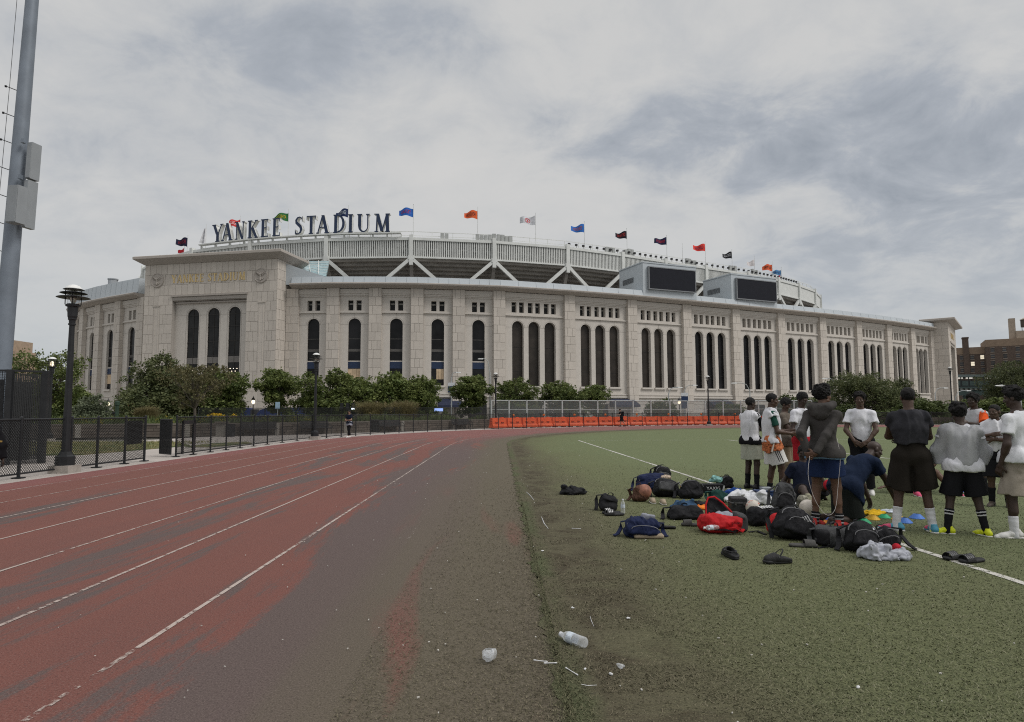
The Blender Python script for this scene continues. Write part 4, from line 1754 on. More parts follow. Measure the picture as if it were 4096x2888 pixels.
# gilded name cut over the gate
nm = 'YANKEE STADIUM'
adv = [glyph(c)[0] + .10 if c != ' ' else .5 for c in nm]
tot = sum(adv)
u = 5.9
sc_ = 16.0 / tot
for c, a in zip(nm, adv):
    if c != ' ':
        letter(c, GF, u, 26.75, (a - .10) * sc_, 1.55, 0.0, .09, 'carved_letter', [M_GOLD], gate, SO, False)
    u += a * sc_
u = 7.0
for c in 'YANKEE STADIUM':
    a = glyph(c)[0] + .1 if c != ' ' else .5
    if c != ' ':
        letter(c, TF, u, 23.6, (a - .1) * .82, 1.6, 0.0, .09, 'carved_letter', [M_GOLD], tow, SO, False)
    u += a * .82

# big letters standing along the roof
sign = thing('roof_sign', 'tall navy serif letters standing on a white beam along the stadium roof', 'sign', (-40, 141, 41))
SGO = np.array([-40, 141, 41.0])
FZX = [proj((*p, 40.4))[0] for p in FZ]


def frz_at(px, off=0.0):
    x = float(np.interp(px, FZX, [p[0] for p in FZ]))
    y = float(np.interp(px, FZX, [p[1] for p in FZ]))
    return np.array([x, y])


# smooth plan curve for the sign, just outside the frieze
bp = [frz_at(x) + np.array([0.0, -.6]) for x in np.linspace(805, 1606, 15)]
for _ in range(6):
    bp = [bp[0]] + [(bp[k - 1] + 2 * bp[k] + bp[k + 1]) / 4 for k in range(1, 14)] + [bp[-1]]
mb = MB()
mb.sweep(bp, [(-.6, 41.1), (.5, 41.1), (.5, 41.35), (-.6, 41.35)])
mb.sweep(bp, [(-1.4, 40.5), (-1.0, 40.5), (-1.0, 40.75), (-1.4, 40.75)])
for k in range(0, 15):
    f = FR((*bp[k], 0), bp[min(k + 1, 14)] - bp[max(k - 1, 0)])
    mb.fbox(f, -.12, .12, 40.2, 41.11, -.9, -.3)
mb.build('sign_beam', [M_WHITE], sign, org=SGO)
zs = lambda x: 800 + x / 2.551
BPX = [proj((*p, 41.5))[0] for p in bp]
M_LSIDE = mat('letter_return_white', (.66, .66, .63), .5, .08, 1)
for ch, xa, xb in (('Y', 132, 240), ('A', 225, 335), ('N', 362, 462), ('K', 490, 600), ('E', 622, 712), ('E', 740, 832), ('S', 962, 1058), ('T', 1084, 1192),
                   ('A', 1190, 1318), ('D', 1360, 1482), ('I', 1508, 1568), ('U', 1606, 1738), ('M', 1776, 1946)):
    pa = np.array([np.interp(zs(xa), BPX, [q[i] for q in bp]) for i in (0, 1)])
    pb = np.array([np.interp(zs(xb), BPX, [q[i] for q in bp]) for i in (0, 1)])
    f = FR((*pa, 0), pb - pa)
    o = letter(ch, f, 0, 41.5, float(np.linalg.norm(pb - pa)), 4.15, -.75, .25, 'letter', [M_NAVY, M_LSIDE], sign, SGO)
    mb = MB()
    ln = float(np.linalg.norm(pb - pa))
    for t in (.2, .75):
        mb.fbox(f, ln * t - .06, ln * t + .06, 41.3, 41.55, -.4, -.2)
    mb.build('foot_bracket', [M_WHITE], o, org=SGO)
# ------------------------------------------------------------------ flags on the roof
M_POLE = mat('flagpole_white', (.62, .63, .62), .4, .05, 1)
FLAGS = [  # pole x, pole top y, y where the cloth starts, cloth length px, height px, colour, text, text colour, label, droop
    (752, 941, 952, 42, 33, (.012, .012, .035), 'BOSTON', (.25, .02, .03), 'dark navy flag with red lettering beside the white drooping flag', 0),
    (738, 985, 994, 22, 20, (.42, .02, .03), '', None, 'small red flag half hidden behind the gate cornice', .3),
    (826, 900, 912, 24, 58, (.62, .62, .64), '', None, 'white flag hanging limp beside the first letter of the roof sign', 1.0),
    (963, 864, 878, 42, 30, (.62, .05, .05), 'ANGELS', (.8, .7, .7), 'red flag flying behind the second letter of the roof sign', 0),
    (1155, 836, 850, 55, 32, (.03, .15, .045), 'ATHLETICS', (.60, .42, .03), 'green flag with gold lettering above the roof sign', .25),
    (1394, 821, 834, 46, 33, (.012, .024, .08), 'SEATTLE', (.50, .55, .60), 'navy flag with pale lettering above the roof sign', .3),
    (1654, 818, 832, 54, 33, (.03, .14, .50), 'TEXAS', (.40, .03, .06), 'bright blue flag with red lettering just past the roof sign', .0),
    (1911, 829, 842, 50, 32, (.75, .13, .04), 'HOUSTON', (.02, .02, .04), 'orange flag with dark lettering flying above the grey roof cabinets', .05),
    (2142, 853, 864, 58, 34, (.60, .61, .64), 'EMBLEM', (.55, .05, .06), 'white flag with a round red emblem', .05),
    (2337, 887, 898, 50, 31, (.035, .15, .48), 'TORONTO', (.55, .14, .03), 'blue flag with orange lettering between the white emblem flag and a black flag', .12),
    (2507, 914, 926, 43, 28, (.014, .014, .022), 'DETROIT', (.50, .05, .04), 'black flag with red lettering flying above the slatted frieze', .1),
    (2666, 941, 951, 47, 27, (.014, .018, .055), 'MINNESOTA', (.42, .03, .05), 'navy flag with red lettering above the first scoreboard', .05),
    (2820, 968, 977, 46, 27, (.70, .055, .04), 'CLEVELAND', (.03, .04, .10), 'red flag with dark lettering between the two scoreboards', .05),
    (2927, 998, 1008, 36, 25, (.012, .014, .018), 'CHICAGO', (.60, .60, .62), 'black flag with white lettering above the second scoreboard', .2),
    (3017, 1024, 1041, 29, 23, (.66, .62, .62), '', None, 'pale pink and white flag over the second scoreboard', .2),
    (3089, 1047, 1056, 36, 26, (.72, .13, .05), 'BALTIMORE', (.02, .02, .02), 'orange flag with black lettering at the end of the row of flags', .1),
    (3125, 1070, 1079, 34, 22, (.08, .22, .42), 'TAMPA BAY', (.04, .06, .15), 'pale blue flag above a small red flag', .1),
    (3121, 1100, 1103, 22, 20, (.50, .02, .04), '', None, 'small red flag under the pale blue flag', .2),
]
FZX2 = [proj((*p, 40.4))[0] for p in FZ]
for (px, yt, yc, lw_, hh, col, txt, tcol, lab, droop) in FLAGS:
    xy = frz_at(px)
    f0 = FZ[min(range(len(FZ)), key=lambda k: abs(FZX2[k] - px))]
    Y = xy[1] + 1.2
    top = dep(px, yt, Y)
    base = np.array([top[0], top[1], 40.2])
    sc_ = Y / FPX
    fl = thing('flag', lab, 'flag', base, group='flags flying along the stadium roof')
    mb = MB()
    hgt = top[2] - 40.2
    mb.tube([(0, 0, 0), (0, 0, hgt)], [.075, .045], 6)
    mb.lathe([(.02, 0), (.10, .05), (.02, .14)], (0, 0, hgt), 6)
    mb.build('pole', M_POLE, fl)
    Lm, Hm = lw_ * sc_ * 1.08, hh * sc_ * 1.12
    z0 = dep(px, yc, Y)[2] - 40.2
    rr = random.Random(int(px))
    ph = rr.uniform(0, 6)

    def surf(u, v, n=0.0):          # u 0..1 away from the pole, v 0..1 downwards
        if droop >= 1:
            return (-.08 - Lm * (.25 + .75 * v) * u, n + .25 * sin(9 * u + ph), z0 - Hm * (v * (1 - .1 * u)) - .2 * u)
        y = .11 * Lm * sin(6.5 * u + ph + .8 * v) * (.3 + u) + n
        sag = (.16 + droop) * Hm * u ** 1.4 + .09 * Hm * sin(7 * u + ph)
        return (-.08 - Lm * u, y, z0 - sag * (1 - .55 * v) - Hm * v * (1 - .30 * u))
    nu, nv = 12, 6
    V = [surf(i / nu, j / nv) for i in range(nu + 1) for j in range(nv + 1)]
    F = [(i * (nv + 1) + j, (i + 1) * (nv + 1) + j, (i + 1) * (nv + 1) + j + 1, i * (nv + 1) + j + 1) for i in range(nu) for j in range(nv)]
    cl = add_obj('cloth', mesh_np('cloth', np.array(V), F, mat('flag_cloth_%d' % px, col, .85, .22, 1.2), None, True), fl)
    if txt == 'EMBLEM':
        mb = MB()
        for k in range(20):
            a, b = 2 * pi * k / 20, 2 * pi * (k + 1) / 20
            q = [(.5 + .17 * c_ * cos(t), .5 + .33 * c_ * sin(t)) for t, c_ in ((a, 1), (b, 1), (b, .8), (a, .8))]
            mb.poly([surf(x, y, -.05) for x, y in q])
        for q in ([(.44, .3), (.47, .3), (.58, .7), (.55, .7)], [(.42, .62), (.60, .42), (.60, .36), (.42, .55)], [(.49, .35), (.52, .35), (.52, .72), (.49, .72)]):
            mb.poly([surf(x, y, -.05) for x, y in q])
        mb.build('emblem', mat('flag_red', tcol, .8), cl)
    elif txt:
        V2, F2 = text_mesh(txt)
        lo, hi = V2.min(0), V2.max(0)
        W = [surf(.14 + .70 * (1 - (1 - (q[0] - lo[0]) / (hi[0] - lo[0]))), .72 - .46 * (q[1] - lo[1]) / (hi[1] - lo[1]), -.06) for q in V2]
        # seen from the back the words read mirrored: they run away from the pole
        add_obj('lettering', mesh_np('lettering', np.array(W), F2, mat('flag_letters_%d' % px, tcol, .8, .1)), cl)
a_ = dep(2729, 972, 166)
mb = MB()
mb.tube([(0, 0, 0), (0, 0, a_[2] - 40)], [.07, .04], 6)
tag(mb.build('bare_flagpole', M_POLE, None, loc=(a_[0], a_[1], 40)), 'thin white flagpole with no flag between the navy and red flags', 'flagpole')

# ------------------------------------------------------------------ park lamps
M_BLK = mat('black_paint', (.018, .019, .021), .5, .3, 3, bump=.1, bscale=30)
M_LAMPG = glass('lantern_glass', (.75, .72, .66), .25, .7)
M_FOOT = mat('footing_concrete', (.33, .30, .27), .9, .2, 4, bump=.3, bscale=20)
LIT = emat('lit_lamp', (1.0, .84, .60), 1.7)


def park_lamp(loc, h, label, lit=False, group='park lamp posts round the track'):
    t = thing('lamp_post', label, 'lamp post', loc, group=group)
    k = h / 4.75
    mb = MB()
    mb.box((0, 0, .07), (.50 * k, .50 * k, .22))
    mb.build('footing', M_FOOT, t)
    mb = MB()
    mb.lathe([(.22, .18), (.22, .40), (.16, .44), (.13, .52)], n=8)
    mb.build('base', M_BLK, t)
    mb = MB()
    mb.lathe([(.095, .5), (.09, .9), (.078, 2.2), (.060, h * .80)], n=12)
    mb.build('pole', M_BLK, t)
    mb = MB()
    z = h * .80
    mb.lathe([(.066, z - .10), (.085, z - .10), (.085, z - .06), (.07, z - .05), (.075, z + .02), (.095, z + .04), (.095, z + .08), (.108, z + .12), (.120, z + .36), (.165, z + .38), (.165, z + .42), (.13, z + .44)], n=12)
    mb.build('collar', M_BLK, t)
    mb = MB()
    mb.lathe([(.135, z + .44), (.150, z + .80), (.02, z + .81)], n=14)
    mb.build('lantern', M_LAMPG, t)
    mb = MB()
    mb.lathe([(.03, z + .44), (.07, z + .52), (.075, z + .64), (.03, z + .72)], n=8)
    mb.build('bulb', LIT if lit else mat('bulb_white', (.7, .68, .6), .4), t)
    for j, (r, zz) in enumerate(((.375, z + .60), (.305, z + .715), (.235, z + .81))):
        mb = MB()
        mb.lathe([(.17, zz - .004), (r - .04, zz - .010), (r, zz), (r - .03, zz + .012), (.17, zz + .014)], n=24)
        mb.build('shade_ring', M_BLK, t)
    mb = MB()
    for q in range(4):
        a = q * pi / 2 + .5
        mb.tube([(.17 * cos(a), .17 * sin(a), z + .42), (.17 * cos(a), .17 * sin(a), z + .80)], .014, 4)
    mb.build('strut', M_BLK, t, kind='stuff')
    mb = MB()
    mb.lathe([(.20, z + .80), (.19, z + .84), (.14, z + .90), (.05, z + .935)], n=14)
    mb.build('dome', mat('opal_dome', (.72, .72, .70), .4, .04), t)
    return t


q = gnd(258, 1890)
park_lamp(q, 4.75, 'tall black lamp post with three ring shades standing behind the near chain link fence')
q = gnd(1258.5, 1758)
park_lamp(q, 4.85, 'black lamp post with ring shades beside the track near the walking woman')
q = gnd(1983, 1713)
park_lamp(q, 5.3, 'black lamp post with ring shades in front of the first orange barriers')
q = gnd(2836, 1703)
park_lamp(q, 5.4, 'black lamp post standing before the orange barriers in line with the arched windows')
q = dep(3812, 1695, 78)
park_lamp((q[0], q[1], 0), 7.3, 'black lamp post in front of the far gate tower')
q = dep(196, 1690, 34)
park_lamp((q[0], q[1], 0), 4.4, 'lit lamp post covered in stickers by the thin tree', lit=True)

# ------------------------------------------------------------------ chain link fences
M_WIRE = mat('black_wire', (.020, .021, .022), .55, .2, 8)
M_MESHFAR = mat('fine_black_mesh', (.030, .031, .030), .8, .1, 2, trans=.74)
M_SCREENF = mat('black_windscreen', (.016, .017, .019), .9, .3, 8, trans=.10)


def wire_panel(f, u0, u1, v0, v1, s=.072, r=.0062):
    """diamond mesh of crossing wires clipped to the panel"""
    mb = MB()
    W, H = u1 - u0, v1 - v0

    def strand(a, b):
        d = b - a
        ln = np.linalg.norm(d)
        if ln < .01:
            return
        d = d / ln
        e = np.cross(d, f.n)
        i = len(mb.V)
        for q in (a, b):
            mb.V += [tuple(q + f.n * r), tuple(q - f.n * r * .5 + e * r * .9), tuple(q - f.n * r * .5 - e * r * .9)]
        for k in range(3):
            mb.F.append((i + k, i + (k + 1) % 3, i + 3 + (k + 1) % 3, i + 3 + k))
            mb.M.append(0)
    n = int((W + H) / s) + 1
    for k in range(n):
        c = k * s
        # rising
        a = (max(0, c - H), min(c, H))
        b = (min(c, W), max(0, c - W))
        strand(f.p(u0 + a[0], v0 + a[1], .004), f.p(u0 + b[0], v0 + b[1], .004))
        strand(f.p(u1 - a[0], v0 + a[1], -.004), f.p(u1 - b[0], v0 + b[1], -.004))
    return mb


def fence(name, label, pts, h, near, post_r=.033, cat='fence', feet=True, top_r=.021):
    o = np.array([*pts[0], 0.0])
    t = thing(name, label, cat, o)
    for i, p in enumerate(pts):
        mb = MB()
        mb.tube([(*p, -.02), (*p, h)], post_r, 8)
        mb.lathe([(post_r * 1.15, h - .02), (post_r * 1.1, h + .02), (.01, h + .045)], (*p, 0), 8)
        ob = mb.build('post', M_BLK, t, org=o)
        if feet and i < 12:
            mb = MB()
            mb.box((*p, .012), (.20, .20, .024), 0, .1)
            mb.build('base_plate', M_BLK, ob, org=o)
    mb = MB()
    for a, b in zip(pts[:-1], pts[1:]):
        mb.tube([(*a, h - .03), (*b, h - .03)], top_r, 6)
    mb.build('top_rail', M_BLK, t, org=o, kind='stuff')
    mb = MB()
    for a, b in zip(pts[:-1], pts[1:]):
        mb.tube([(*a, .10), (*b, .10)], top_r, 6)
    mb.build('bottom_rail', M_BLK, t, org=o, kind='stuff')
    for i, (a, b) in enumerate(zip(pts[:-1], pts[1:])):
        a, b = np.array(a), np.array(b)
        f = FR((*a, 0), b - a)
        ln = float(np.linalg.norm(b - a))
        if near(i):
            wire_panel(f, .03, ln - .03, .08, h - .02).build('wire_mesh', M_WIRE, t, org=o, kind='stuff')
        else:
            mb = MB()
            mb.prism([f.p(.03, .08), f.p(ln - .03, .08), f.p(ln - .03, h - .03), f.p(.03, h - .03)], f.n * .004)
            mb.build('mesh_panel', M_MESHFAR, t, org=o)
    return t


def fpt(s):
    return tuple(track_pt(R_F, s))


# first run, up to the gateway
gx = [fpt(-(30.2 - y)) for y in (2.0, 4.4, 6.8, 9.2, 11.6, 13.7, 15.45, 17.2, 19.1, 20.75)]
gx = [fpt(-(29.76 - y)) for y in (4.6, 6.4, 8.2, 10.0, 11.7, 13.3, 14.85, 16.6, 17.7, 19.0, 20.05)]
fence('chain_link_fence', 'black chain link fence beside the track ending at the open gateway', gx, 1.36, lambda i: True, .036)
mb = MB()
f = FR((*gx[-2], 0), np.array(gx[-1]) - np.array(gx[-2]))
ln = float(np.linalg.norm(np.array(gx[-1]) - np.array(gx[-2])))
mb.fbox(f, .10, ln - .1, .55, 1.25, -.05, -.035)
tag(mb.build('mesh_notice', M_SCREENF, None, org=(*gx[-2], 0), loc=(*gx[-2], 0)), 'black panel tied to the fence beside the gateway', 'panel')
# second run, from the gateway right round the bend
gy = [fpt(-(29.76 - y)) for y in (22.0, 23.25, 24.6, 26.0, 27.4, 28.9)] + [fpt((1.85 * k + .8) / R_F) for k in range(0, 68)]
fence('chain_link_fence', 'black chain link fence curving round the bend of the track', gy, 1.36, lambda i: i < 12, .033)
# gate leaf folded back against the second run
t = thing('gate', 'black chain link gate leaf swung open at the gateway', 'gate', (*gy[0], 0))
go = np.array([*gy[0], 0])
ga, gb = np.array(gy[0]) + np.array([-.12, -.1]), np.array(gy[0]) + np.array([-.78, .42])
f = FR((*ga, 0), gb - ga)
ln = float(np.linalg.norm(gb - ga))
mb = MB()
for a, b in (((0, .1), (0, 1.25)), ((ln, .1), (ln, 1.25)), ((0, .1), (ln, .1)), ((0, 1.25), (ln, 1.25))):
    mb.tube([f.p(*a), f.p(*b)], .025, 6)
mb.build('frame', M_BLK, t, org=go, kind='stuff')
mb = MB()
mb.fbox(f, .02, ln - .02, .12, 1.24, -.01, .01)
mb.build('screen', M_SCREENF, t, org=go)
f2 = FR((*np.array(gy[0]) + np.array([.12, .15]), 0), np.array(gy[1]) - np.array(gy[0]))
mb = MB()
mb.fbox(f2, .05, .14, .08, 1.22, -.05, 0)
mb.fbox(f2, .80, .98, .08, 1.22, -.05, 0)
mb.fbox(f2, .05, .98, 1.1, 1.22, -.05, 0)
mb.build('stile', M_BLK, t, org=go, kind='stuff')

# dark screened enclosure round the foot of the floodlight mast
t = thing('screened_enclosure', 'tall black enclosure of wire and slatted screens at the foot of the floodlight mast', 'enclosure', (-15, 19.2, 0))
eo = np.array([-15, 19.2, 0])
A, B, C_, D_ = np.array([-20, 18.4]), np.array([-14.6, 18.8]), np.array([-14.0, 19.4]), np.array([-16.8, 23.2])
eh = 2.75
for p in (A, B, C_, D_):
    mb = MB()
    mb.box((*p, eh / 2), (.16, .16, eh), 0, .2)
    mb.build('post', M_BLK, t, org=eo)
for a, b in ((A, B), (B, C_), (C_, D_)):
    f = FR((*a, 0), b - a)
    ln = float(np.linalg.norm(b - a))
    mb = MB()
    mb.fbox(f, 0, ln, eh - .06, eh, -.03, .03)
    mb.build('top_rail', M_BLK, t, org=eo)
    if a is A:
        mb = MB()
        for k in range(int(ln / .07)):
            mb.fbox(f, k * .07, k * .07 + .012, .05, eh, -.006, .006)
        for k in range(int(eh / .07)):
            mb.fbox(f, 0, ln, k * .07, k * .07 + .012, -.012, -.002)
        mb.build('wire_grid', M_WIRE, t, org=eo, kind='stuff')
        mb = MB()
        mb.fbox(f, ln - 1.6, ln - .1, .05, 2.45, .08, .1)
        mb.build('screen', M_SCREENF, t, org=eo)
    else:
        mb = MB()
        for k in range(int(ln / .042)):
            mb.fbox(f, k * .042, k * .042 + .030, .12, eh - .1, -.012, .012)
        mb.build('slat_screen', M_WIRE, t, org=eo, kind='stuff')
mb = MB()
f = FR((-15.3, 19.6, 0), (1, .4))
mb.fbox(f, .1, .55, .05, 2.45, -.35, -.1)
mb.build('cabinet', M_BLK, t, org=eo)

# ------------------------------------------------------------------ floodlight mast
M_MAST = mat('galvanised_mast', (.19, .22, .26), .55, .16, 1.2, metal=.15, spec=.4, bump=.1, bscale=6)
M_BOXG = mat('cabinet_grey', (.27, .29, .305), .5, .08, 2, spec=.4)
ms = thing('floodlight_mast', 'tall tapering grey steel mast with electrical cabinets bolted to it', 'mast', (-16.93, 21.3, 0))
ms.rotation_euler = (0, .024, 0)
mb = MB()
mb.lathe([(.295, 0), (.275, 3), (.245, 8), (.190, 16), (.13, 26)], n=24)
mb.build('pole', M_MAST, ms, smooth=True)
for (xa, xb, ya, yb, dy, nm) in ((123, 162, 575, 718, -.05, 'cabinet'), (113, 150, 724, 912, -.05, 'cabinet'), (43, 117, 745, 893, -.52, 'cabinet')):
    P0, P1 = dep(xa, yb, 21.3 + dy), dep(xb, ya, 21.3 + dy)
    cx_, cz_ = (P0[0] + P1[0]) / 2, (P0[2] + P1[2]) / 2
    wd, hh = (P1[0] - P0[0]), P1[2] - P0[2]
    wd *= .78
    cx_ -= .13
    cz_ -= .0
    mb = MB()
    mb.box((cx_ + 16.75, dy, cz_), (wd, .34, hh), 0, -.22)
    o = mb.build('cabinet', M_BOXG, ms)
    mb = MB()
    mb.box((cx_ + 16.75 - .03, dy - .18, cz_), (wd * .9, .02, hh * .96), 0, -.22)
    mb.build('cabinet_door', M_BOXG, o)
rod = []
for k in range(9):
    z = 5.0 + k * .93
    rr = .275 - (z - 3) * .0068
    mb = MB()
    a = np.array([-cos(.35), -sin(.35), 0])
    b = a * (rr - .02) + np.array([0, 0, z])
    e = a * (rr + .30) + np.array([0, 0, z + .09])
    mb.tube([b, e], .014, 5)
    mb.tube([e, e + a * .05], .04, 6)
    mb.build('standoff', M_BLK, ms, kind='stuff')
    rod.append(a * (rr + .22) + np.array([0, 0, z + .07]))
mb = MB()
mb.tube([rod[0] - np.array([0, 0, 4.5])] + rod + [rod[-1] + np.array([0, 0, 6])], .010, 4)
mb.build('cable', M_BLK, ms)
for px, py in ((96, 560), (83, 704)):
    q = dep(px, py, 20.95)
    mb = MB()
    mb.box((q[0] + 16.93 - .03 * q[2], -.29, q[2]), (.10, .12, .14))
    mb.build('lug', M_MAST, ms)

# ------------------------------------------------------------------ low planter wall, benches, bins
M_WALLB = mat('brown_wall_stone', (.125, .105, .088), .9, .2, 2.0, bump=.35, bscale=14, rnd=.22)
M_COPE = mat('wall_coping', (.16, .14, .12), .9, .15, 2, bump=.2)
M_PIER = mat('wall_pier_concrete', (.28, .26, .23), .9, .15, 2, bump=.2)
M_GAP = mat('wall_mortar', (.05, .045, .04), .95, .2, 3)
wp = [np.array(p) for p in ((-46, 39.4), (-34, 39.4), (-26.5, 39.7), (-20.5, 41.0), (-15.8, 43.6), (-12.2, 47.5), (-8.8, 52.0), (-5.2, 56.8), (-2.0, 60.6))]
wt = thing('planter_wall', 'low brown stone wall edging the planting behind the promenade', 'wall', (*wp[3], 0))
wo_ = np.array([*wp[3], 0])
mb = MB()
mb.sweep(wp, [(-.30, -.05), (-.02, -.05), (-.02, .74), (-.30, .74)])
mb.build('wall_core', M_GAP, wt, org=wo_)
mb = MB()
mb.sweep(wp, [(-.34, .74), (.05, .74), (.05, .84), (-.34, .84)])
mb.build('coping', M_COPE, wt, org=wo_)
rr = random.Random(2)
cnt = 0
restm = MB()
for i in range(1, len(wp) - 1):
    f = FR((*wp[i], 0), wp[i + 1] - wp[i])
    ln = float(np.linalg.norm(wp[i + 1] - wp[i]))
    for row in range(4):
        u = 0.0
        while u < ln - .05:
            wd = min(rr.uniform(.55, 1.25), ln - u)
            if ln - u - wd < .3:
                wd = ln - u
            mb = MB()
            mb.fbox(f, u + .012, u + wd - .012, row * .185 + .01, row * .185 + .175, -.02, .012 + rr.uniform(0, .03))
            if cnt < 290:
                mb.build('stone', M_WALLB, wt, org=wo_)
            cnt += 1
            u += wd
    mb = MB()
    mb.fbox(f, -.16, .16, 0, .80, -.1, .07)
    mb.build('pier', M_PIER, wt, org=wo_)

M_BENCH = mat('bench_slats', (.040, .040, .042), .7, .2, 4)


def bench():
    t = thing('bench', '', 'bench', (0, 0, 0), group='dark benches along the low wall')
    for k in range(4):
        mb = MB()
        mb.box((0, .10 - k * .115, .45), (2.2, .095, .035))
        mb.build('seat_slat', M_BENCH, t)
    for k in range(4):
        mb = MB()
        mb.box((0, .22 + k * .03, .53 + k * .11), (2.2, .03, .095))
        mb.build('back_slat', M_BENCH, t)
    for s in (-1, 0, 1):
        mb = MB()
        x = s * 1.0
        mb.tube([(x, -.28, 0), (x, -.25, .43)], .022, 5)
        mb.tube([(x, -.25, .43), (x, .2, .43)], .022, 5)
        mb.tube([(x, .26, 0), (x, .2, .43), (x, .34, .93)], .022, 5)
        mb.build('leg_frame', M_BLK, t, kind='stuff')
        if s:
            mb = MB()
            mb.tube([(x, .2, .66), (x, -.1, .70), (x, -.26, .60), (x, -.25, .43)], .02, 5)
            mb.build('armrest', M_BLK, t)
    return t


b0 = bench()
lab = ['dark slatted bench against the low wall behind the gateway', 'dark slatted bench beside the lamp post nearest the walking woman', 'dark slatted bench just past the walking woman', 'dark slatted bench next to the litter bin', 'dark slatted bench closest to the orange barriers']
for k, (i, u, l) in enumerate(((1, 2.2, lab[0]), (3, 4.2, lab[1]), (4, 2.6, lab[2]), (5, 4.0, lab[3]), (7, .6, lab[4]))):
    t = b0 if k == 0 else copy_tree(b0)
    f = FR((*wp[i], 0), wp[i + 1] - wp[i])
    q = f.p(u, 0, .62)
    t.location = tuple(q)
    t.rotation_euler = (0, 0, atan2(f.u[1], f.u[0]))
    t['label'] = l
t = thing('litter_bin', 'dark round slatted litter bin standing by the low wall', 'bin', (*(wp[5] + np.array([2.2, -.1])), 0))
for k in range(18):
    a = 2 * pi * k / 18
    mb = MB()
    mb.box((.30 * cos(a), .30 * sin(a), .48), (.03, .08, .86), 0, a)
    mb.build('slat', M_BLK, t)
mb = MB()
mb.lathe([(.27, .06), (.27, .88), (.05, .9)], n=14)
mb.build('liner', mat('bin_liner', (.06, .06, .06), .6), t)
mb = MB()
mb.lathe([(.34, .90), (.34, .95), (.2, .97), (.2, .94)], n=18)
mb.build('rim', M_BLK, t)
t = thing('drinking_fountain', 'pale concrete drinking fountain with a dark side box by the low wall', 'fountain', (*(wp[3] + np.array([2.2, .0])), 0))
mb = MB()
mb.box((0, 0, .42), (.62, .4, .84))
mb.build('pedestal', M_PIER, t)
mb = MB()
mb.box((0, -.05, .90), (.72, .5, .10))
mb.build('basin', M_COPE, t)
mb = MB()
mb.box((.58, -.1, .40), (.42, .4, .80))
mb.build('side_box', M_BLK, t)

# ------------------------------------------------------------------ orange water-filled barriers
M_ORNG = mat('orange_plastic', (.92, .135, .040), .5, .12, 1.5, spec=.35, rnd=.06)
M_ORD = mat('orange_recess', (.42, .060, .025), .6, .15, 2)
M_AMB = mat('amber_lens', (.80, .22, .03), .3, .1, 3)


def barrier():
    t = thing('traffic_barrier', '', 'barrier', (0, 0, 0), group='orange barriers lined up behind the fence')
    L_ = 1.86
    mb = MB()
    pr = [(-.30, .06), (.30, .06), (.30, .24), (.19, .42), (.13, .98), (-.13, .98), (-.19, .42), (-.30, .24)]
    mb.prism([(-L_ / 2, y, z) for y, z in pr], (L_, 0, 0))
    body = mb.build('body', M_ORNG, t)
    for s in (-1, 1):
        mb = MB()
        mb.hexa([(s * L_ / 2 - s * .02 - .03 + q[0], q[1], q[2]) for q in ((0, -.24, .34), (.06, -.24, .34), (.06, -.10, .34), (0, -.10, .34), (0, -.18, .98), (.06, -.18, .98), (.06, -.10, .98), (0, -.10, .98))])
        mb.build('end_rib', M_ORNG, t)
        mb = MB()
        mb.box((s * .38, -.195, .56), (.30, .06, .11))
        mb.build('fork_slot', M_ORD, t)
        mb = MB()
        mb.box((s * .38, -.16, .63), (.40, .10, .03))
        mb.build('slot_lip', M_ORNG, t)
        mb = MB()
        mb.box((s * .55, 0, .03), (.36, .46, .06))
        mb.build('foot', M_ORD, t)
        for z in (.45, .70, .92):
            mb = MB()
            mb.lathe([(.07, 0), (.07, .07)], (s * (L_ / 2 + .035), 0, z - .05), 8)
            mb.build('hinge_lug', M_ORD, t)
    mb = MB()
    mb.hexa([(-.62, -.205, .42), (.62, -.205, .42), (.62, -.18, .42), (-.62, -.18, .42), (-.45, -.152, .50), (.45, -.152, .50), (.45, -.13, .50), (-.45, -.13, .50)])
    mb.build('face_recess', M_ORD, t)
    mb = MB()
    mb.box((.5, 0, 1.0), (.30, .16, .05))
    mb.build('fill_cap', M_ORNG, t)
    return t


bar0 = barrier()
Rb = R_F + 1.35
nb = 0
th0 = 0
# find the bend angle whose projection is the first barrier
angs = [radians(a / 10) for a in range(300, 1800)]
pxs = [proj((*track_pt(Rb, a), .5))[0] for a in angs]
a0 = angs[min(range(len(pxs)), key=lambda k: abs(pxs[k] - 1992))]
k = 0
while True:
    a = a0 + k * 1.99 / Rb
    p = track_pt(Rb, a)
    x_ = proj((*p, .5))[0]
    if x_ > 3330 or a > pi:
        break
    t = bar0 if k == 0 else copy_tree(bar0)
    t.location = (p[0], p[1], -.01)
    d = track_pt(Rb, a + .01) - p
    t.rotation_euler = (0, 0, atan2(d[1], d[0]))
    if k == 0:
        t['label'] = 'orange barrier at the start of the row, beside the lamp post'
    else:
        t['label'] = 'orange water-filled barrier in the unbroken run of the row, nobody and no lamp before it'
        if abs(x_ - 2487) < 36:
            t['label'] = 'orange water-filled barrier directly behind the walker in black with a cap'
        elif 0 <= x_ - 2816 < 55:
            t['label'] = 'orange water-filled barrier directly behind the lamp post farther along the row'
    if k % 2 == 1:
        b = thing('warning_light', 'small amber warning light standing on the row of orange barriers', 'lamp', (p[0], p[1], .97), group='amber lights on the barriers')
        mb = MB()
        mb.lathe([(.02, 0), (.02, .12), (.10, .13), (.10, .17)], n=8)
        mb.build('base', M_ORD, b)
        mb = MB()
        mb.lathe([(.10, .17), (.12, .23), (.10, .31), (.03, .34)], n=10)
        mb.build('lens', M_AMB, b)
    k += 1

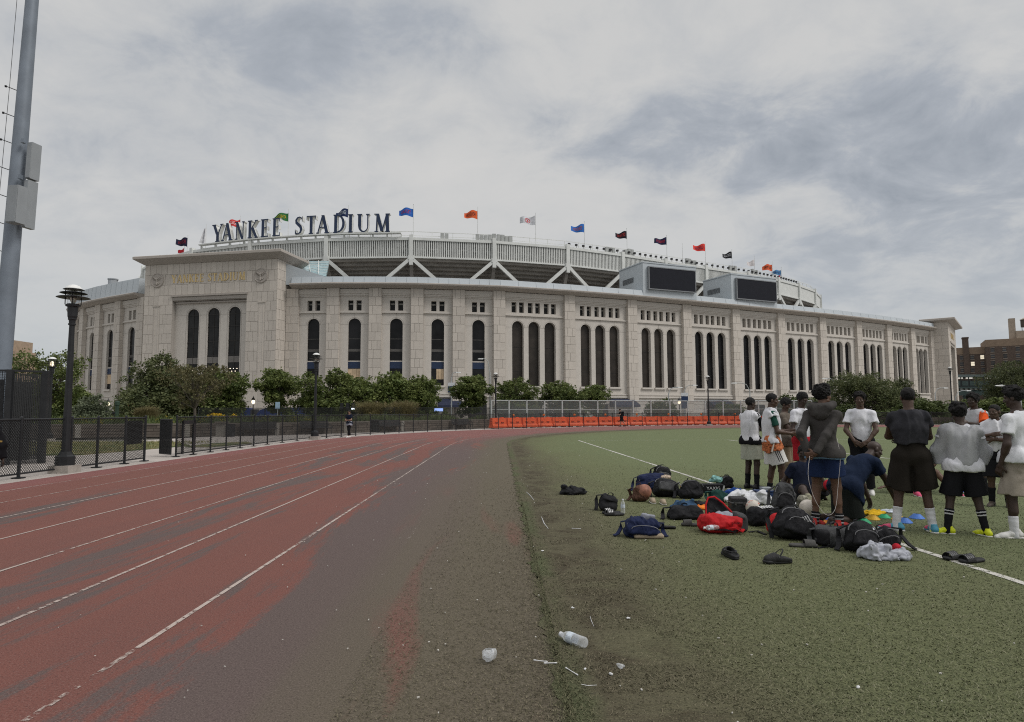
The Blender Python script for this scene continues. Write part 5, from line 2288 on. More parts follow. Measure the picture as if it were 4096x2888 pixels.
# silver chain-link hoarding fence beyond
M_GALV = mat('galvanised_post', (.40, .42, .42), .5, .1, 2, metal=.2)
M_GALVM = mat('galvanised_mesh', (.17, .18, .18), .7, .1, .6, trans=.74)
sp0 = dep(1957, 1660, 68)
pts = []
for px in list(range(1965, 2660, 71)) + list(range(2680, 3300, 71)):
    t_ = (px - 1965) / 1335
    q = dep(px, 1660, 67 + 8 * min(1, t_ * 1.6))
    pts.append((q[0], q[1]))
hf = 2.75
t = thing('silver_fence', 'tall silver chain link fence behind the orange barriers', 'fence', (*pts[0], 0))
so = np.array([*pts[0], 0])
for p in pts:
    mb = MB()
    mb.tube([(*p, 0), (*p, hf)], .085, 8)
    mb.build('post', M_GALV, t, org=so)
for a, b in zip(pts[:-1], pts[1:]):
    a, b = np.array(a), np.array(b)
    f = FR((*a, 0), b - a)
    ln = float(np.linalg.norm(b - a))
    mb = MB()
    mb.tube([f.p(0, hf - .05), f.p(ln, hf - .05)], .05, 6)
    mb.build('top_rail', M_GALV, t, org=so)
    mb = MB()
    mb.tube([f.p(0, 1.75), f.p(ln, 1.75)], .025, 5)
    mb.build('mid_rail', M_GALV, t, org=so)
    mb = MB()
    mb.prism([f.p(.05, .1), f.p(ln - .05, .1), f.p(ln - .05, hf - .1), f.p(.05, hf - .1)], f.n * .006)
    mb.build('mesh_panel', M_GALVM, t, org=so)

# second dark railing on top of the planting
pts = [(-30, 62), (-24, 63), (-18, 64.5), (-12, 66), (-6, 68), (0, 71), (6, 76)]
fence('chain_link_fence', 'thin black fence along the street edge of the planting', pts, 2.0, lambda i: False, .05, feet=False)

# street wall light globes and street lights
def globe_lamp(px, py, Y, label, h=None):
    q = dep(px, py, Y)
    t = thing('street_lantern', label, 'street lamp', (q[0], q[1], 0), group='lit lanterns along the stadium street')
    z = q[2]
    mb = MB()
    mb.tube([(0, 0, 0), (0, 0, z - .35)], [.10, .06], 8)
    mb.build('post', M_BLK, t)
    mb = MB()
    mb.lathe([(.10, z - .30), (.19, z - .18), (.23, z), (.18, z + .18), (.08, z + .24)], n=12)
    mb.build('globe', LIT, t)
    mb = MB()
    mb.lathe([(.28, z + .22), (.16, z + .45), (.05, z + .62), (.02, z + .80)], n=10)
    mb.build('cap', M_BLK, t)


for px, py, Y, l in ((1013, 1607, 86, 'lit lantern in front of the dark doorway of the gate tower'), (1412, 1604, 86, 'lit lantern between two trees beside the tan ornamental grass'),
                     (296, 1624, 90, 'lit lantern beyond the tall black lamp post'), (432, 1616, 88, 'lit lantern beside the dark parked car'),
                     (2717, 1608, 98, 'lit lantern under the blue banner on the street'), (2990, 1614, 104, 'lit lantern seen beside the head of the man in the black-sleeved bib')):
    globe_lamp(px, py, Y, l)


def street_light(px, ytop, Y, dx, dy, label, banner=None):
    q = dep(px, ytop, Y)
    t = thing('street_light', label, 'street light', (q[0], q[1], 0), group='silver street lights in front of the stadium')
    z = q[2]
    k = Y / FPX
    mb = MB()
    mb.tube([(0, 0, 0), (0, 0, z)], [.11, .07], 8)
    mb.build('pole', M_GALV, t)
    e = (dx * k, 0, z + dy * k)
    mb = MB()
    mb.tube([(0, 0, z - .2), (dx * k * .25, 0, z + dy * k * .75), (dx * k * .6, 0, z + dy * k), e], .05, 6)
    mb.build('arm', M_GALV, t)
    s = 1 if dx > 0 else -1
    mb = MB()
    mb.hexa([(e[0], -.14, e[2] - .08), (e[0] + s * .75, -.10, e[2] - .05), (e[0] + s * .75, .10, e[2] - .05), (e[0], .14, e[2] - .08), (e[0], -.1, e[2] + .10), (e[0] + s * .7, -.06, e[2] + .04), (e[0] + s * .7, .06, e[2] + .04), (e[0], .1, e[2] + .1)])
    mb.build('lamp_head', mat('lamp_head_pale', (.62, .63, .62), .4), t)
    if banner:
        zb0, zb1 = dep(px, banner[1], Y)[2], dep(px, banner[0], Y)[2]
        mb = MB()
        mb.box((.0, -.15, (zb0 + zb1) / 2), (1.05, .06, zb1 - zb0))
        b = mb.build('banner', mat('navy_banner', (.02, .04, .10), .7, .1, 2), t)
        mb = MB()
        mb.box((.0, -.15, zb1 + .28), (1.05, .07, .5))
        mb.build('banner_top', mat('white_banner', (.62, .64, .66), .7), b)
    return t


street_light(1806, 1508, 96, 18, 18, 'silver street light with a short arm beside the maple trees', (1545, 1570))
street_light(1960, 1490, 90, -28, 55, 'tall silver street light arching over the trees beside the triple arches')
street_light(2674, 1570, 92, 36, 20, 'silver street light with its arm towards the blue banner')
street_light(2737, 1563, 100, 34, 22, 'silver street light carrying a navy banner', (1585, 1634))
street_light(2999, 1557, 88, -52, 25, 'silver street light above the two men looking at a phone')
street_light(3345, 1560, 92, -34, 46, 'silver street light behind the man in the plain white tee')
street_light(3740, 1570, 100, 34, 18, 'silver street light in front of the far gate tower')
street_light(3822, 1585, 100, 44, 22, 'silver street light between the far tower and the railway')
street_light(4080, 1560, 70, -70, 18, 'thick silver street light post near the railway')

# small street signs
def sign_post(px, yt, yb, Y, wd, mats, label, text=None):
    q0, q1 = dep(px, yb, Y), dep(px, yt, Y)
    t = thing('street_sign', label, 'sign', (q0[0], q0[1], 0))
    mb = MB()
    mb.tube([(0, .06, 0), (0, .06, q1[2])], .04, 6)
    mb.build('post', M_GALV, t)
    mb = MB()
    mb.box((0, 0, (q0[2] + q1[2]) / 2), (wd, .04, q1[2] - q0[2]))
    b = mb.build('panel', mats, t)
    if text:
        f = FR((0, -.025, 0), (1, 0), n=(0, -1, 0))
        for (tx, v, w2, h2, m) in text:
            text_obj(tx, f, 0, q0[2] + (q1[2] - q0[2]) * v, .005, wd * w2, (q1[2] - q0[2]) * h2, m, 'lettering', b)
    return t


M_SW = mat('sign_white', (.70, .70, .70), .6, .04)
M_SR = mat('sign_red', (.55, .03, .05), .6, .05)
M_SB = mat('sign_navy', (.015, .03, .085), .6, .05)
sign_post(523, 1613, 1641, 82, .85, M_SR, 'red and white parking sign beside the dark parked car', [('NO', .72, .5, .22, M_SW), ('PARKING', .45, .8, .18, M_SW), ('ANY TIME', .2, .75, .14, M_SW)])
sign_post(1222, 1628, 1640, 84, 1.75, M_SB, 'dark blue ticket sign beneath the maple trees', [('TICKETS', .5, .7, .5, M_SW)])
sign_post(1110, 1608, 1636, 80, .55, mat('sign_paleblue', (.30, .42, .55), .6, .1), 'small pale blue sign in front of the gate tower side')
sign_post(1755, 1633, 1645, 84, 1.1, emat('lit_sign_blue', (.35, .5, 1.0), 1.2), 'small glowing blue sign under the trees')
t = thing('traffic_signal', 'cluster of black signal heads with white lights beside the tan ornamental grass', 'signal', (*dep(1396, 1660, 80)[:2], 0))
for dx in (-.9, -.2, .5):
    mb = MB()
    mb.box((dx, 0, 2.3), (.35, .3, .8))
    mb.build('signal_head', M_BLK, t)
mb = MB()
mb.tube([(0, .1, 0), (0, .1, 2.6)], .06, 6)
mb.tube([(-1.3, .1, 2.2), (1.0, .1, 2.2)], .04, 6)
mb.build('post', M_BLK, t, kind='stuff')
for dx in (.42, .62):
    mb = MB()
    mb.box((dx, -.17, 2.0), (.16, .04, .22))
    mb.build('signal_light', emat('signal_white', (.8, .9, 1), 2.5), t)

# slim green pipe post in the planting
q = dep(466, 1690, 50)
t = thing('vent_post', 'slim dark green pipe post standing in the planting', 'post', (q[0], q[1], 0))
mb = MB()
mb.lathe([(.13, 0), (.13, 2.1), (.17, 2.12), (.17, 2.4), (.05, 2.46)], n=10)
mb.build('pipe', mat('dark_green_paint', (.03, .055, .035), .6, .2, 4), t)

# long blue articulated bus seen over the planting
bx0, bx1 = dep(700, 1650, 92), dep(1312, 1650, 96)
f = FR((bx0[0], bx0[1], 0), (bx1 - bx0)[:2])
BL = float(np.linalg.norm((bx1 - bx0)[:2]))
t = thing('bus', 'long dark blue bus with a rounded nose parked beyond the planting', 'bus', (bx0[0], bx0[1], .05))
bo = np.array([bx0[0], bx0[1], 0.0])
M_BUS = mat('bus_blue', (.030, .052, .19), .45, .12, .8, spec=.4)
mb = MB()
for a, b in ((0, BL * .48), (BL * .52, BL)):
    mb2 = MB()
    pr = [(0 + a, -.6), (b, -.6), (b, 2.05), (b - .3, 2.25), (a + 1.6, 2.25), (a + .5, 1.9), (a, 1.2)]
    mb2.prism([f.p(x, z, 0) for x, z in pr], -f.n * 2.5)
    mb2.build('body', M_BUS, t, org=bo)
mb = MB()
mb.fbox(f, BL * .48, BL * .52, -.3, 2.0, -2.3, -.2)
mb.build('bellows', mat('bellows_grey', (.06, .06, .07), .9), t, org=bo)
mb = MB()
mb.hexa([f.p(.25, 1.0, .02), f.p(2.8, 1.0, .02), f.p(2.8, 1.0, .05), f.p(.25, 1.0, .05), f.p(.45, 1.5, .02), f.p(2.8, 1.5, .02), f.p(2.8, 1.5, .05), f.p(.45, 1.5, .05)])
mb.build('side_window', mat('bus_glass', (.16, .24, .30), .15, .1), t, org=bo)
mb = MB()
mb.fbox(f, .2, BL * .475, .95, 1.02, .0, .03)
mb.build('yellow_stripe', mat('bus_yellow', (.5, .36, .08), .6), t, org=bo)
for x in (3.0, BL * .40, BL * .6, BL - 4):
    mb = MB()
    mb.tube([f.p(x, -.6, .05), f.p(x, -.6, -.25)], .48, 14)
    mb.build('wheel', M_DARK, t, org=bo)


def parked_car(px, py, Y, col, label, rz, suv=False):
    q = dep(px, py, Y)
    t = thing('parked_car', label, 'car', (q[0], q[1], -.1), rz)
    h = .18 if suv else 0
    m = mat('car_paint_%d' % px, col, .3, .05, 1, spec=.6)
    mb = MB()
    pr = [(-2.2, .28), (2.25, .28), (2.3, .62 + h), (2.1, .84 + h), (1.0, .92 + h), (-2.0, .95 + h), (-2.25, .7 + h)]
    mb.prism([(x, -.88, z) for x, z in pr], (0, 1.76, 0))
    mb.build('body', m, t)
    mb = MB()
    cb = [(1.05, .92 + h), (.35, 1.42 + 2 * h), (-1.4, 1.45 + 2 * h), (-2.05 if suv else -1.9, .95 + h)]
    i = 0
    P = [(x, -.84 if z < 1.2 else -.68, z) for x, z in cb]
    P2 = [(x, .84 if z < 1.2 else .68, z) for x, z in cb]
    mb.hexa([P[3], P[0], P2[0], P2[3], P[2], P[1], P2[1], P2[2]])
    o = mb.build('cabin', m, t)
    mb = MB()
    for s in (-1, 1):
        mb.poly([(.85, s * .835, .98 + h), (.32, s * .70, 1.36 + 2 * h), (-.5, s * .70, 1.38 + 2 * h), (-.5, s * .835, .98 + h)])
        mb.poly([(-.6, s * .835, .98 + h), (-.6, s * .70, 1.38 + 2 * h), (-1.35, s * .70, 1.38 + 2 * h), (-1.75, s * .835, .98 + h)])
    mb.build('window', M_DGLASS, o, kind='stuff')
    mb = MB()
    mb.poly([(1.07, -.72, .97 + h), (1.07, .72, .97 + h), (.42, .6, 1.4 + 2 * h), (.42, -.6, 1.4 + 2 * h)])
    mb.build('windscreen', M_DGLASS, o)
    for x in (-1.4, 1.4):
        for s in (-1, 1):
            mb = MB()
            mb.tube([(x, s * .90, .34), (x, s * .66, .34)], .34, 14)
            mb.build('wheel', M_DARK, t)
    for s in (-1, 1):
        mb = MB()
        mb.box((2.28, s * .62, .66 + h), (.06, .34, .14))
        mb.build('headlight', mat('headlight_lens', (.6, .6, .58), .2), t)
    return t


parked_car(492, 1660, 84, (.016, .017, .019), 'dark boxy off-road car parked beyond the planting', .1, True)
parked_car(318, 1658, 86, (.45, .44, .38), 'pale cream car parked beside the lit lantern', .1)
parked_car(1700, 1660, 92, (.05, .06, .09), 'dark car parked beneath the maple trees', .05)

# ------------------------------------------------------------------ elevated railway and apartment blocks
M_ELG = mat('railway_green', (.045, .070, .068), .7, .15, .4)
M_ELD = mat('railway_dark', (.022, .028, .030), .8, .2, .4)
t = thing('elevated_railway', 'dark green elevated railway station on columns beyond the trees', 'railway', (250, 262, 0))
eo = np.array([250, 262, 0.0])
f = FR((150, 256, 0), (1, .05))
EL = 190
mb = MB()
mb.fbox(f, 0, EL, 15.0, 15.9, -9, .6)
mb.build('canopy', mat('canopy_green', (.10, .125, .125), .7, .1, .3), t, org=eo)
mb = MB()
mb.fbox(f, 0, EL, 11.0, 13.6, -.4, 0)
mb.build('windscreen_wall', M_ELD, t, org=eo)
for k in range(int(EL / 3.2)):
    mb = MB()
    mb.fbox(f, k * 3.2 + .4, k * 3.2 + 2.8, 11.5, 13.3, .02, .07)
    mb.build('wall_panel', M_ELG, t, org=eo)
    mb = MB()
    mb.fbox(f, k * 3.2, k * 3.2 + .25, 13.6, 15.0, -.3, -.05)
    mb.build('canopy_post', M_ELG, t, org=eo)
mb = MB()
mb.fbox(f, 0, EL, 10.4, 11.0, -9, .5)
mb.build('platform', M_ELG, t, org=eo)
for k in range(int(EL / 2.0)):
    mb = MB()
    mb.fbox(f, k * 2.0, k * 2.0 + .95, 9.8, 10.4, -.2, .45)
    mb.build('bracket', mat('bracket_grey', (.17, .18, .17), .8), t, org=eo)
mb = MB()
mb.fbox(f, 0, EL, 7.6, 9.8, -.7, .1)
mb.build('girder', M_ELG, t, org=eo)
mb = MB()
mb.fbox(f, 0, EL, 7.9, 9.7, -8, -7.5)
mb.build('girder', M_ELD, t, org=eo)
for k in range(13):
    mb = MB()
    mb.fbox(f, k * 15, k * 15 + .9, 0, 7.7, -.8, .05)
    mb.build('column', M_ELG, t, org=eo)
for k in range(24):
    if k % 3 != 1:
        mb = MB()
        mb.fbox(f, 20 + k * 4.0, 20 + k * 4.0 + 2.6, 14.5, 14.7, -1.5, -1.2)
        mb.build('tube_light', emat('platform_light', (1, .95, .85), 1.6), t, org=eo)

M_BRK = mat('brown_brick', (.105, .078, .064), .9, .18, 1.2, bump=.2, bscale=8)
M_SILL = mat('pale_sill', (.26, .22, .185), .9, .1, 1)
M_BRK2 = mat('tan_parapet_brick', (.25, .185, .135), .9, .12, .8)
M_WIN = mat('apartment_window', (.035, .036, .04), .25, .6, .3, rnd=.6, spec=.35)
M_WINL = emat('lit_apartment_window', (1.0, .90, .70), .5)


def block(f, wd, h, d, floors, cols, name, label, seed, parapet=True, esc=()):
    t = thing(name, label, 'apartment block', f.o)
    r = random.Random(seed)
    mb = MB()
    mb.fbox(f, 0, wd, 0, h, -d, 0)
    wl = mb.build('wall', M_BRK, t, org=f.o)
    if parapet:
        mb = MB()
        mb.fbox(f, -.05, wd + .05, h - 2.6, h + .9, -d - .05, .06)
        mb.build('parapet', M_BRK2, t, org=f.o)
    for i in range(floors):
        for j in range(cols):
            u = wd * (j + .5) / cols + r.uniform(-.15, .15)
            v = h - 5.3 - i * 3.25
            if v < 1:
                continue
            lit = r.random() < .07
            mb = MB()
            mb.fbox(f, u - .75, u + .75, v, v + 1.95, -.05, .05)
            o = mb.build('window', M_WINL if lit else M_WIN, t, org=f.o)
            mb = MB()
            mb.fbox(f, u - .95, u + .95, v - .30, v, 0, .16)
            mb.fbox(f, u - .95, u + .95, v + 1.95, v + 2.2, 0, .12)
            mb.fbox(f, u - .75, u + .75, v + .90, v + 1.05, .05, .08)
            mb.build('sill', M_SILL, o, org=f.o, kind='stuff')
    for (u, n) in esc:
        mb = MB()
        for i in range(n):
            v = h - 5.5 - i * 3.25
            mb.fbox(f, u - 2.2, u + 2.2, v - .1, v, .05, 1.2)
            mb.fbox(f, u - 2.2, u + 2.2, v + .9, v + 1.0, 1.15, 1.2)
            mb.beam(f.p(u - 1.8, v, .7), f.p(u + 1.5, v - 3.2, .7), .5, .1)
        mb.build('fire_escape', M_DARK, t, org=f.o, kind='stuff')
    return t


f = FR((222, 337, 0), (.86, -.51))
a1 = block(f, 26, 33.0, 22, 8, 6, 'apartment_block', 'brown brick apartment block nearest the far stadium tower, behind the railway', 1)
mb = MB()
mb.fbox(f, 11.5, 14.0, 0, 38.5, -3, .8)
mb.fbox(f, 11.3, 14.2, 38.5, 39.2, -3.2, 1.0)
mb.build('chimney_shaft', M_BRK, a1, org=f.o)
mb = MB()
mb.fbox(f, -2, 5, 33.5, 37.5, -9, -2)
mb.build('stair_bulkhead', mat('red_brick', (.20, .10, .075), .9, .15, 1), a1, org=f.o)
f = FR((237, 322, 0), (.86, -.51))
a2 = block(f, 90, 36.0, 22, 9, 18, 'apartment_block', 'wide brown brick apartment block with a water tank on its roof', 2, esc=((24, 5),))
mb = MB()
mb.fbox(f, 13, 22, 36.5, 41, -10, -4)
mb.fbox(f, 10.5, 13, 36.5, 47.5, -8, -5)
mb.build('roof_bulkhead', mat('tan_bulkhead', (.36, .30, .24), .9, .12, .8), a2, org=f.o)
tk = thing('water_tank', 'round wooden water tank with a conical lid on the apartment roof', 'water tank', f.p(18, 41, -7))
mb = MB()
mb.lathe([(2.7, 2.0), (2.7, 5.6), (2.8, 5.6)], n=18)
mb.build('drum', mat('tank_wood', (.10, .085, .075), .9, .2, 2), tk)
mb = MB()
mb.lathe([(3.1, 5.6), (.1, 7.3)], n=18)
mb.build('lid', mat('tank_lid', (.36, .30, .24), .8, .1), tk)
for k in range(4):
    a = pi / 4 + k * pi / 2
    mb = MB()
    mb.tube([(2.2 * cos(a), 2.2 * sin(a), 0), (2.2 * cos(a), 2.2 * sin(a), 2.1)], .14, 5)
    mb.build('leg', M_DARK, tk)
# stepped tan tower block far beyond the mast
q = dep(28, 1600, 210)
t = thing('tower_block', 'tan stepped brick tower half hidden behind the floodlight mast', 'building', (q[0], q[1], 0))
for (x, w_, h) in ((-3, 5, 22), (.6, 2.2, 25.5), (2.2, 1.6, 22), (3.6, 1.8, 19), (5.0, 2.0, 16)):
    mb = MB()
    mb.box((x, 3, h / 2), (w_, 8 + h * .05, h))
    o = mb.build('wall', mat('tan_brick', (.34, .255, .185), .9, .15, 1.5), t)
    for k in range(int(h / 3.4)):
        mb = MB()
        mb.box((x, -1.3 - h * .025, 2 + k * 3.4), (.9, .3, 1.6))
        mb.build('window', M_WIN, o)
# ------------------------------------------------------------------ trees and planting
M_BARK = mat('bark', (.10, .085, .070), .9, .25, 3, bump=.5, bscale=18)


def leaf_mat(name, c1, c2, rough=.6):
    m = bpy.data.materials.new(name)
    m.use_nodes = True
    t = m.node_tree
    b = t.nodes['Principled BSDF']
    ri = N(t, 'ShaderNodeNewGeometry').outputs['Random Per Island']
    oi = N(t, 'ShaderNodeObjectInfo').outputs['Random']
    co = N(t, 'ShaderNodeTexCoord').outputs['Object']
    f = noise_n(t, co, .9, 3, .6)
    f = math_n(t, 'ADD', math_n(t, 'MULTIPLY', ri, .55), math_n(t, 'MULTIPLY', sstep(t, f, .35, .65), .45))
    c = mixc(t, f, c1, c2)
    hv = N(t, 'ShaderNodeHueSaturation')
    L(t, c, hv.inputs['Color'])
    L(t, math_n(t, 'ADD', math_n(t, 'MULTIPLY', oi, .3), .85), hv.inputs['Value'])
    L(t, hv.outputs[0], b.inputs['Base Color'])
    b.inputs['Roughness'].default_value = rough
    b.inputs['Specular IOR Level'].default_value = .25
    tl = N(t, 'ShaderNodeBsdfTranslucent')
    L(t, hv.outputs[0], tl.inputs[0])
    ms = N(t, 'ShaderNodeMixShader')
    ms.inputs[0].default_value = .22
    L(t, b.outputs[0], ms.inputs[1])
    L(t, tl.outputs[0], ms.inputs[2])
    L(t, ms.outputs[0], t.nodes['Material Output'].inputs[0])
    return m


ML_MAPLE = leaf_mat('maple_leaf', (.064, .098, .028), (.182, .210, .066))
ML_DARK = leaf_mat('dark_leaf', (.048, .066, .028), (.138, .150, .062))
ML_BROWN = leaf_mat('browning_leaf', (.085, .075, .035), (.16, .145, .07))
ML_OLIVE = leaf_mat('silver_olive_leaf', (.085, .105, .065), (.150, .170, .105))
ML_BUSH = leaf_mat('bush_leaf', (.042, .064, .020), (.120, .145, .048))


def leaf_quads(cent, size, r, droop=.3):
    n = len(cent)
    a = r.normal(size=(n, 3))
    a /= np.linalg.norm(a, axis=1)[:, None]
    b = np.cross(a, r.normal(size=(n, 3)))
    b /= np.linalg.norm(b, axis=1)[:, None]
    s = size * r.uniform(.6, 1.35, n)[:, None]
    V = np.stack([cent - a * s * .6, cent + b * s * .38, cent + a * s * .6 - np.array([0, 0, 1]) * s * droop * .4, cent - b * s * .38], 1).reshape(-1, 3)
    return V, np.arange(n * 4).reshape(-1, 4)


def crown_pts(clumps, nleaf, r, shell=.55):
    """leaf positions gathered in many small sprays inside each clump"""
    out = []
    vol = np.array([c[3] ** 2 for c in clumps])
    for c, v in zip(clumps, vol / vol.sum()):
        n = int(nleaf * v)
        ns = max(4, n // 26)
        d = r.normal(size=(ns, 3))
        d /= np.linalg.norm(d, axis=1)[:, None]
        rad = c[3] * (shell + (1 - shell) * r.random(ns) ** .6)
        sp = np.array(c[:3]) + d * rad[:, None] * np.array([1, 1, c[4] if len(c) > 4 else .8])
        k = r.integers(0, ns, n)
        out.append(sp[k] + r.normal(size=(n, 3)) * c[3] * .13)
    return np.concatenate(out)


def limbs(mb, base_z, clumps, trunk_r, r, fork=.35):
    top = max(c[2] for c in clumps)
    zf = base_z + (top - base_z) * fork
    mb.tube([(0, 0, -.1), (.03, .02, zf * .5), (0, 0, zf)], [trunk_r * 1.25, trunk_r, trunk_r * .85], 8)
    for c in clumps:
        mid = (c[0] * .45 + r.uniform(-.1, .1), c[1] * .45 + r.uniform(-.1, .1), zf + (c[2] - zf) * .55)
        mb.tube([(0, 0, zf - .1), mid, (c[0], c[1], c[2])], [trunk_r * .55, trunk_r * .32, trunk_r * .10], 5)
        for k in range(3):
            d = r.normal(size=3)
            d /= np.linalg.norm(d)
            e = np.array(c[:3]) + d * c[3] * .75
            mb.tube([mid, (np.array(mid) + e) / 2 + r.normal(size=3) * .08, e], [trunk_r * .18, trunk_r * .1, trunk_r * .03], 4)


def make_tree(seed, W_, H_, trunk_h, nclump, nleaf, leaf, m, style='round'):
    """meshes (trunk, crown) for a tree of width W_ and height H_"""
    r = np.random.default_rng(seed)
    cl = []
    ch = H_ - trunk_h
    for k in range(nclump):
        for _ in range(30):
            x, y = r.uniform(-1, 1, 2)
            z = r.uniform(0, 1)
            if style == 'round':
                lim = sqrt(max(0, 1 - (2 * z - .70) ** 2 / 1.75))
            elif style == 'vase':
                lim = .25 + .75 * z if z < .75 else .8 - 1.2 * (z - .75)
            elif style == 'spread':
                lim = .5 + .5 * z if z < .6 else 1.0 - .9 * (z - .6)
            else:
                lim = 1.05 - z * .85
            if hypot(x, y) < lim * .95:
                break
        s = W_ * (.10 + .11 * r.random()) * (1.25 if style == 'bush' else 1)
        cl.append((x * W_ / 2 * .82, y * W_ / 2 * .82, min(H_ - s * .8, trunk_h + z * ch * .92 + s * .3), s, .75))
    mb = MB()
    limbs(mb, 0, cl, .045 * H_ * (.55 if style != 'bush' else .3), r)
    P_ = crown_pts(cl, nleaf, r)
    P_[:, 2] = np.maximum(P_[:, 2], .15)
    V, F = leaf_quads(P_, leaf, r)
    return mb.mesh('trunk', M_BARK), mesh_np('crown', V, F, m)


TREE = {
    'maple_a': make_tree(1, 5.0, 4.9, .35, 40, 20000, .155, ML_MAPLE),
    'maple_b': make_tree(2, 4.8, 4.8, .35, 36, 18000, .155, ML_MAPLE),
    'maple_c': make_tree(3, 4.4, 5.0, .45, 28, 14000, .15, ML_MAPLE, 'vase'),
    'dark': make_tree(4, 7.0, 6.3, .5, 46, 28000, .16, ML_DARK, 'cone'),
    'bare': make_tree(5, 5.6, 4.5, 1.4, 18, 5200, .11, ML_BROWN, 'spread'),
    'thin': make_tree(6, 6.5, 6.5, 2.0, 26, 8000, .15, ML_MAPLE, 'spread'),
    'olive': make_tree(7, 3.4, 2.5, .2, 20, 9000, .12, ML_OLIVE, 'bush'),
    'bush': make_tree(8, 3.4, 2.6, .1, 24, 13000, .125, ML_BUSH, 'bush'),
    'big': make_tree(9, 10.0, 7.2, .8, 54, 26000, .17, ML_DARK, 'round'),
}
SIZE = {'maple_a': (5.0, 4.9), 'maple_b': (4.8, 4.8), 'maple_c': (4.4, 5.0), 'dark': (7.0, 6.3), 'bare': (5.6, 4.5), 'thin': (6.5, 6.5), 'olive': (3.4, 2.5), 'bush': (3.4, 2.6), 'big': (10, 7.2)}


def plant(kind, px, ytop, wpx, Y, label, rz=0.0, name='tree', cat='tree', group=None, z0=0.0):
    q = dep(px, ytop, Y)
    t = thing(name, label, cat, (q[0], q[1], z0), rz, group)
    tm, cm = TREE[kind]
    w0, h0 = SIZE[kind]
    sx = wpx * 1.36 * Y / FPX / w0
    sz = (q[2] - z0) / h0
    t.scale = (sx, sx, sz)
    add_obj('trunk', tm, t)
    add_obj('crown', cm, t)
    return t


G1 = 'maple trees along the street in front of the stadium'
plant('dark', 640, 1408, 290, 84, 'large dark leafy tree before the corner of the gate tower', .3)
plant('dark', 755, 1462, 190, 87, 'dark green tree with a rounded top in front of the gate arches', 2.2)
plant('bare', 785, 1455, 240, 72, 'thin browning tree with bare branches in front of the gate tower', .8)
plant('maple_a', 890, 1458, 205, 86, 'round green maple just below the third gate arch', 1.0, group=G1)
plant('maple_c', 1118, 1470, 160, 86, 'vase-shaped young maple beside the gate tower side wall', .4, group=G1)
plant('maple_a', 1322, 1460, 225, 85, 'dense round maple behind the ring-shaded lamp post', 2.0, group=G1)
plant('maple_b', 1530, 1472, 195, 86, 'green maple rising above the tan ornamental grass', 2.6, group=G1)
plant('maple_b', 1700, 1488, 165, 86, 'rounded maple between the ornamental grass and the short street light', .9, group=G1)
plant('maple_c', 1880, 1500, 165, 87, 'open maple beside the tall arching street light', 2.9, group=G1)
plant('maple_a', 2058, 1496, 165, 87, 'bright green maple above the start of the silver fence', 3.5, group=G1)
plant('maple_b', 2235, 1508, 180, 89, 'dense maple in the middle of the silver fence', 4.4, group=G1)
plant('maple_c', 2375, 1535, 115, 90, 'small maple at the end of the row by the awning', 5.0, group=G1)
plant('bush', 2640, 1572, 110, 92, 'small dark street tree beside the navy banner', .5)
plant('bush', 2912, 1590, 120, 94, 'small dark street tree behind the silver fence, before the fifth triple arches', 2.0)
plant('bush', 3190, 1553, 150, 86, 'leafy dark tree over the head of the man touching his face', 3.0)
plant('big', 3440, 1488, 235, 88, 'big dark tree with twiggy top between the white tee man and the black tunic man', .6)
plant('dark', 3600, 1512, 150, 92, 'narrow dark tree behind the head of the man in the black tunic', 4.0)
plant('bush', 3690, 1570, 190, 84, 'rounded dark shrub at the foot of the far gate tower', 1.2)
plant('bush', 3340, 1600, 160, 80, 'low leafy shrub beside the man in the white tee', 5.2)
plant('bush', 3530, 1625, 190, 74, 'low dark shrub behind the shoulder of the black tunic man', .3)
plant('maple_a', 3920, 1585, 210, 105, 'green tree under the elevated railway', 1.9)
plant('maple_b', 4060, 1578, 200, 112, 'pale green tree under the railway beside the thick light post', 4.1)
plant('bush', 3830, 1620, 170, 86, 'dark bush behind the boy in the silver bib', 2.7)
plant('bush', 3990, 1628, 190, 84, 'leafy bush behind the boy in the orange sleeves', 3.9)
plant('big', 4075, 1440, 210, 240, 'dark tree in front of the wide apartment block', 2.0, z0=2)
plant('thin', 205, 1402, 250, 60, 'tall thin-crowned tree behind the lit lamp post', 1.0)
plant('maple_b', 250, 1530, 180, 68, 'dense green tree behind the tall black lamp post', 3.0)
plant('olive', 375, 1580, 150, 52, 'silvery olive shrub in front of the curved stadium wall', .5, name='shrub', cat='shrub')
plant('bush', 130, 1600, 160, 64, 'dark shrub behind the black screened enclosure', .5, name='shrub', cat='shrub')

# tan ornamental grass, yellow flowers, ground cover
def blades(name, pts, hts, m, r, spread=.35, wd=.02, nodes=3, curl=.6):
    V, F = [], []
    n = len(pts)
    ang = r.uniform(0, 2 * pi, n)
    for p, h, a in zip(pts, hts, ang):
        s = spread * r.uniform(.2, 1) * h
        i = len(V)
        dx, dy = cos(a), sin(a)
        w_ = wd * r.uniform(.6, 1.3)
        for k in range(nodes + 1):
            t = k / nodes
            x = p[0] + dx * s * t ** 1.7
            y = p[1] + dy * s * t ** 1.7
            z = p[2] + h * (t - curl * .3 * t ** 3)
            e = w_ * (1 - .8 * t)
            V += [(x - dy * e, y + dx * e, z), (x + dy * e, y - dx * e, z)]
        for k in range(nodes):
            F.append((i + 2 * k, i + 2 * k + 1, i + 2 * k + 3, i + 2 * k + 2))
    return mesh_np(name, np.array(V), np.array(F), m)


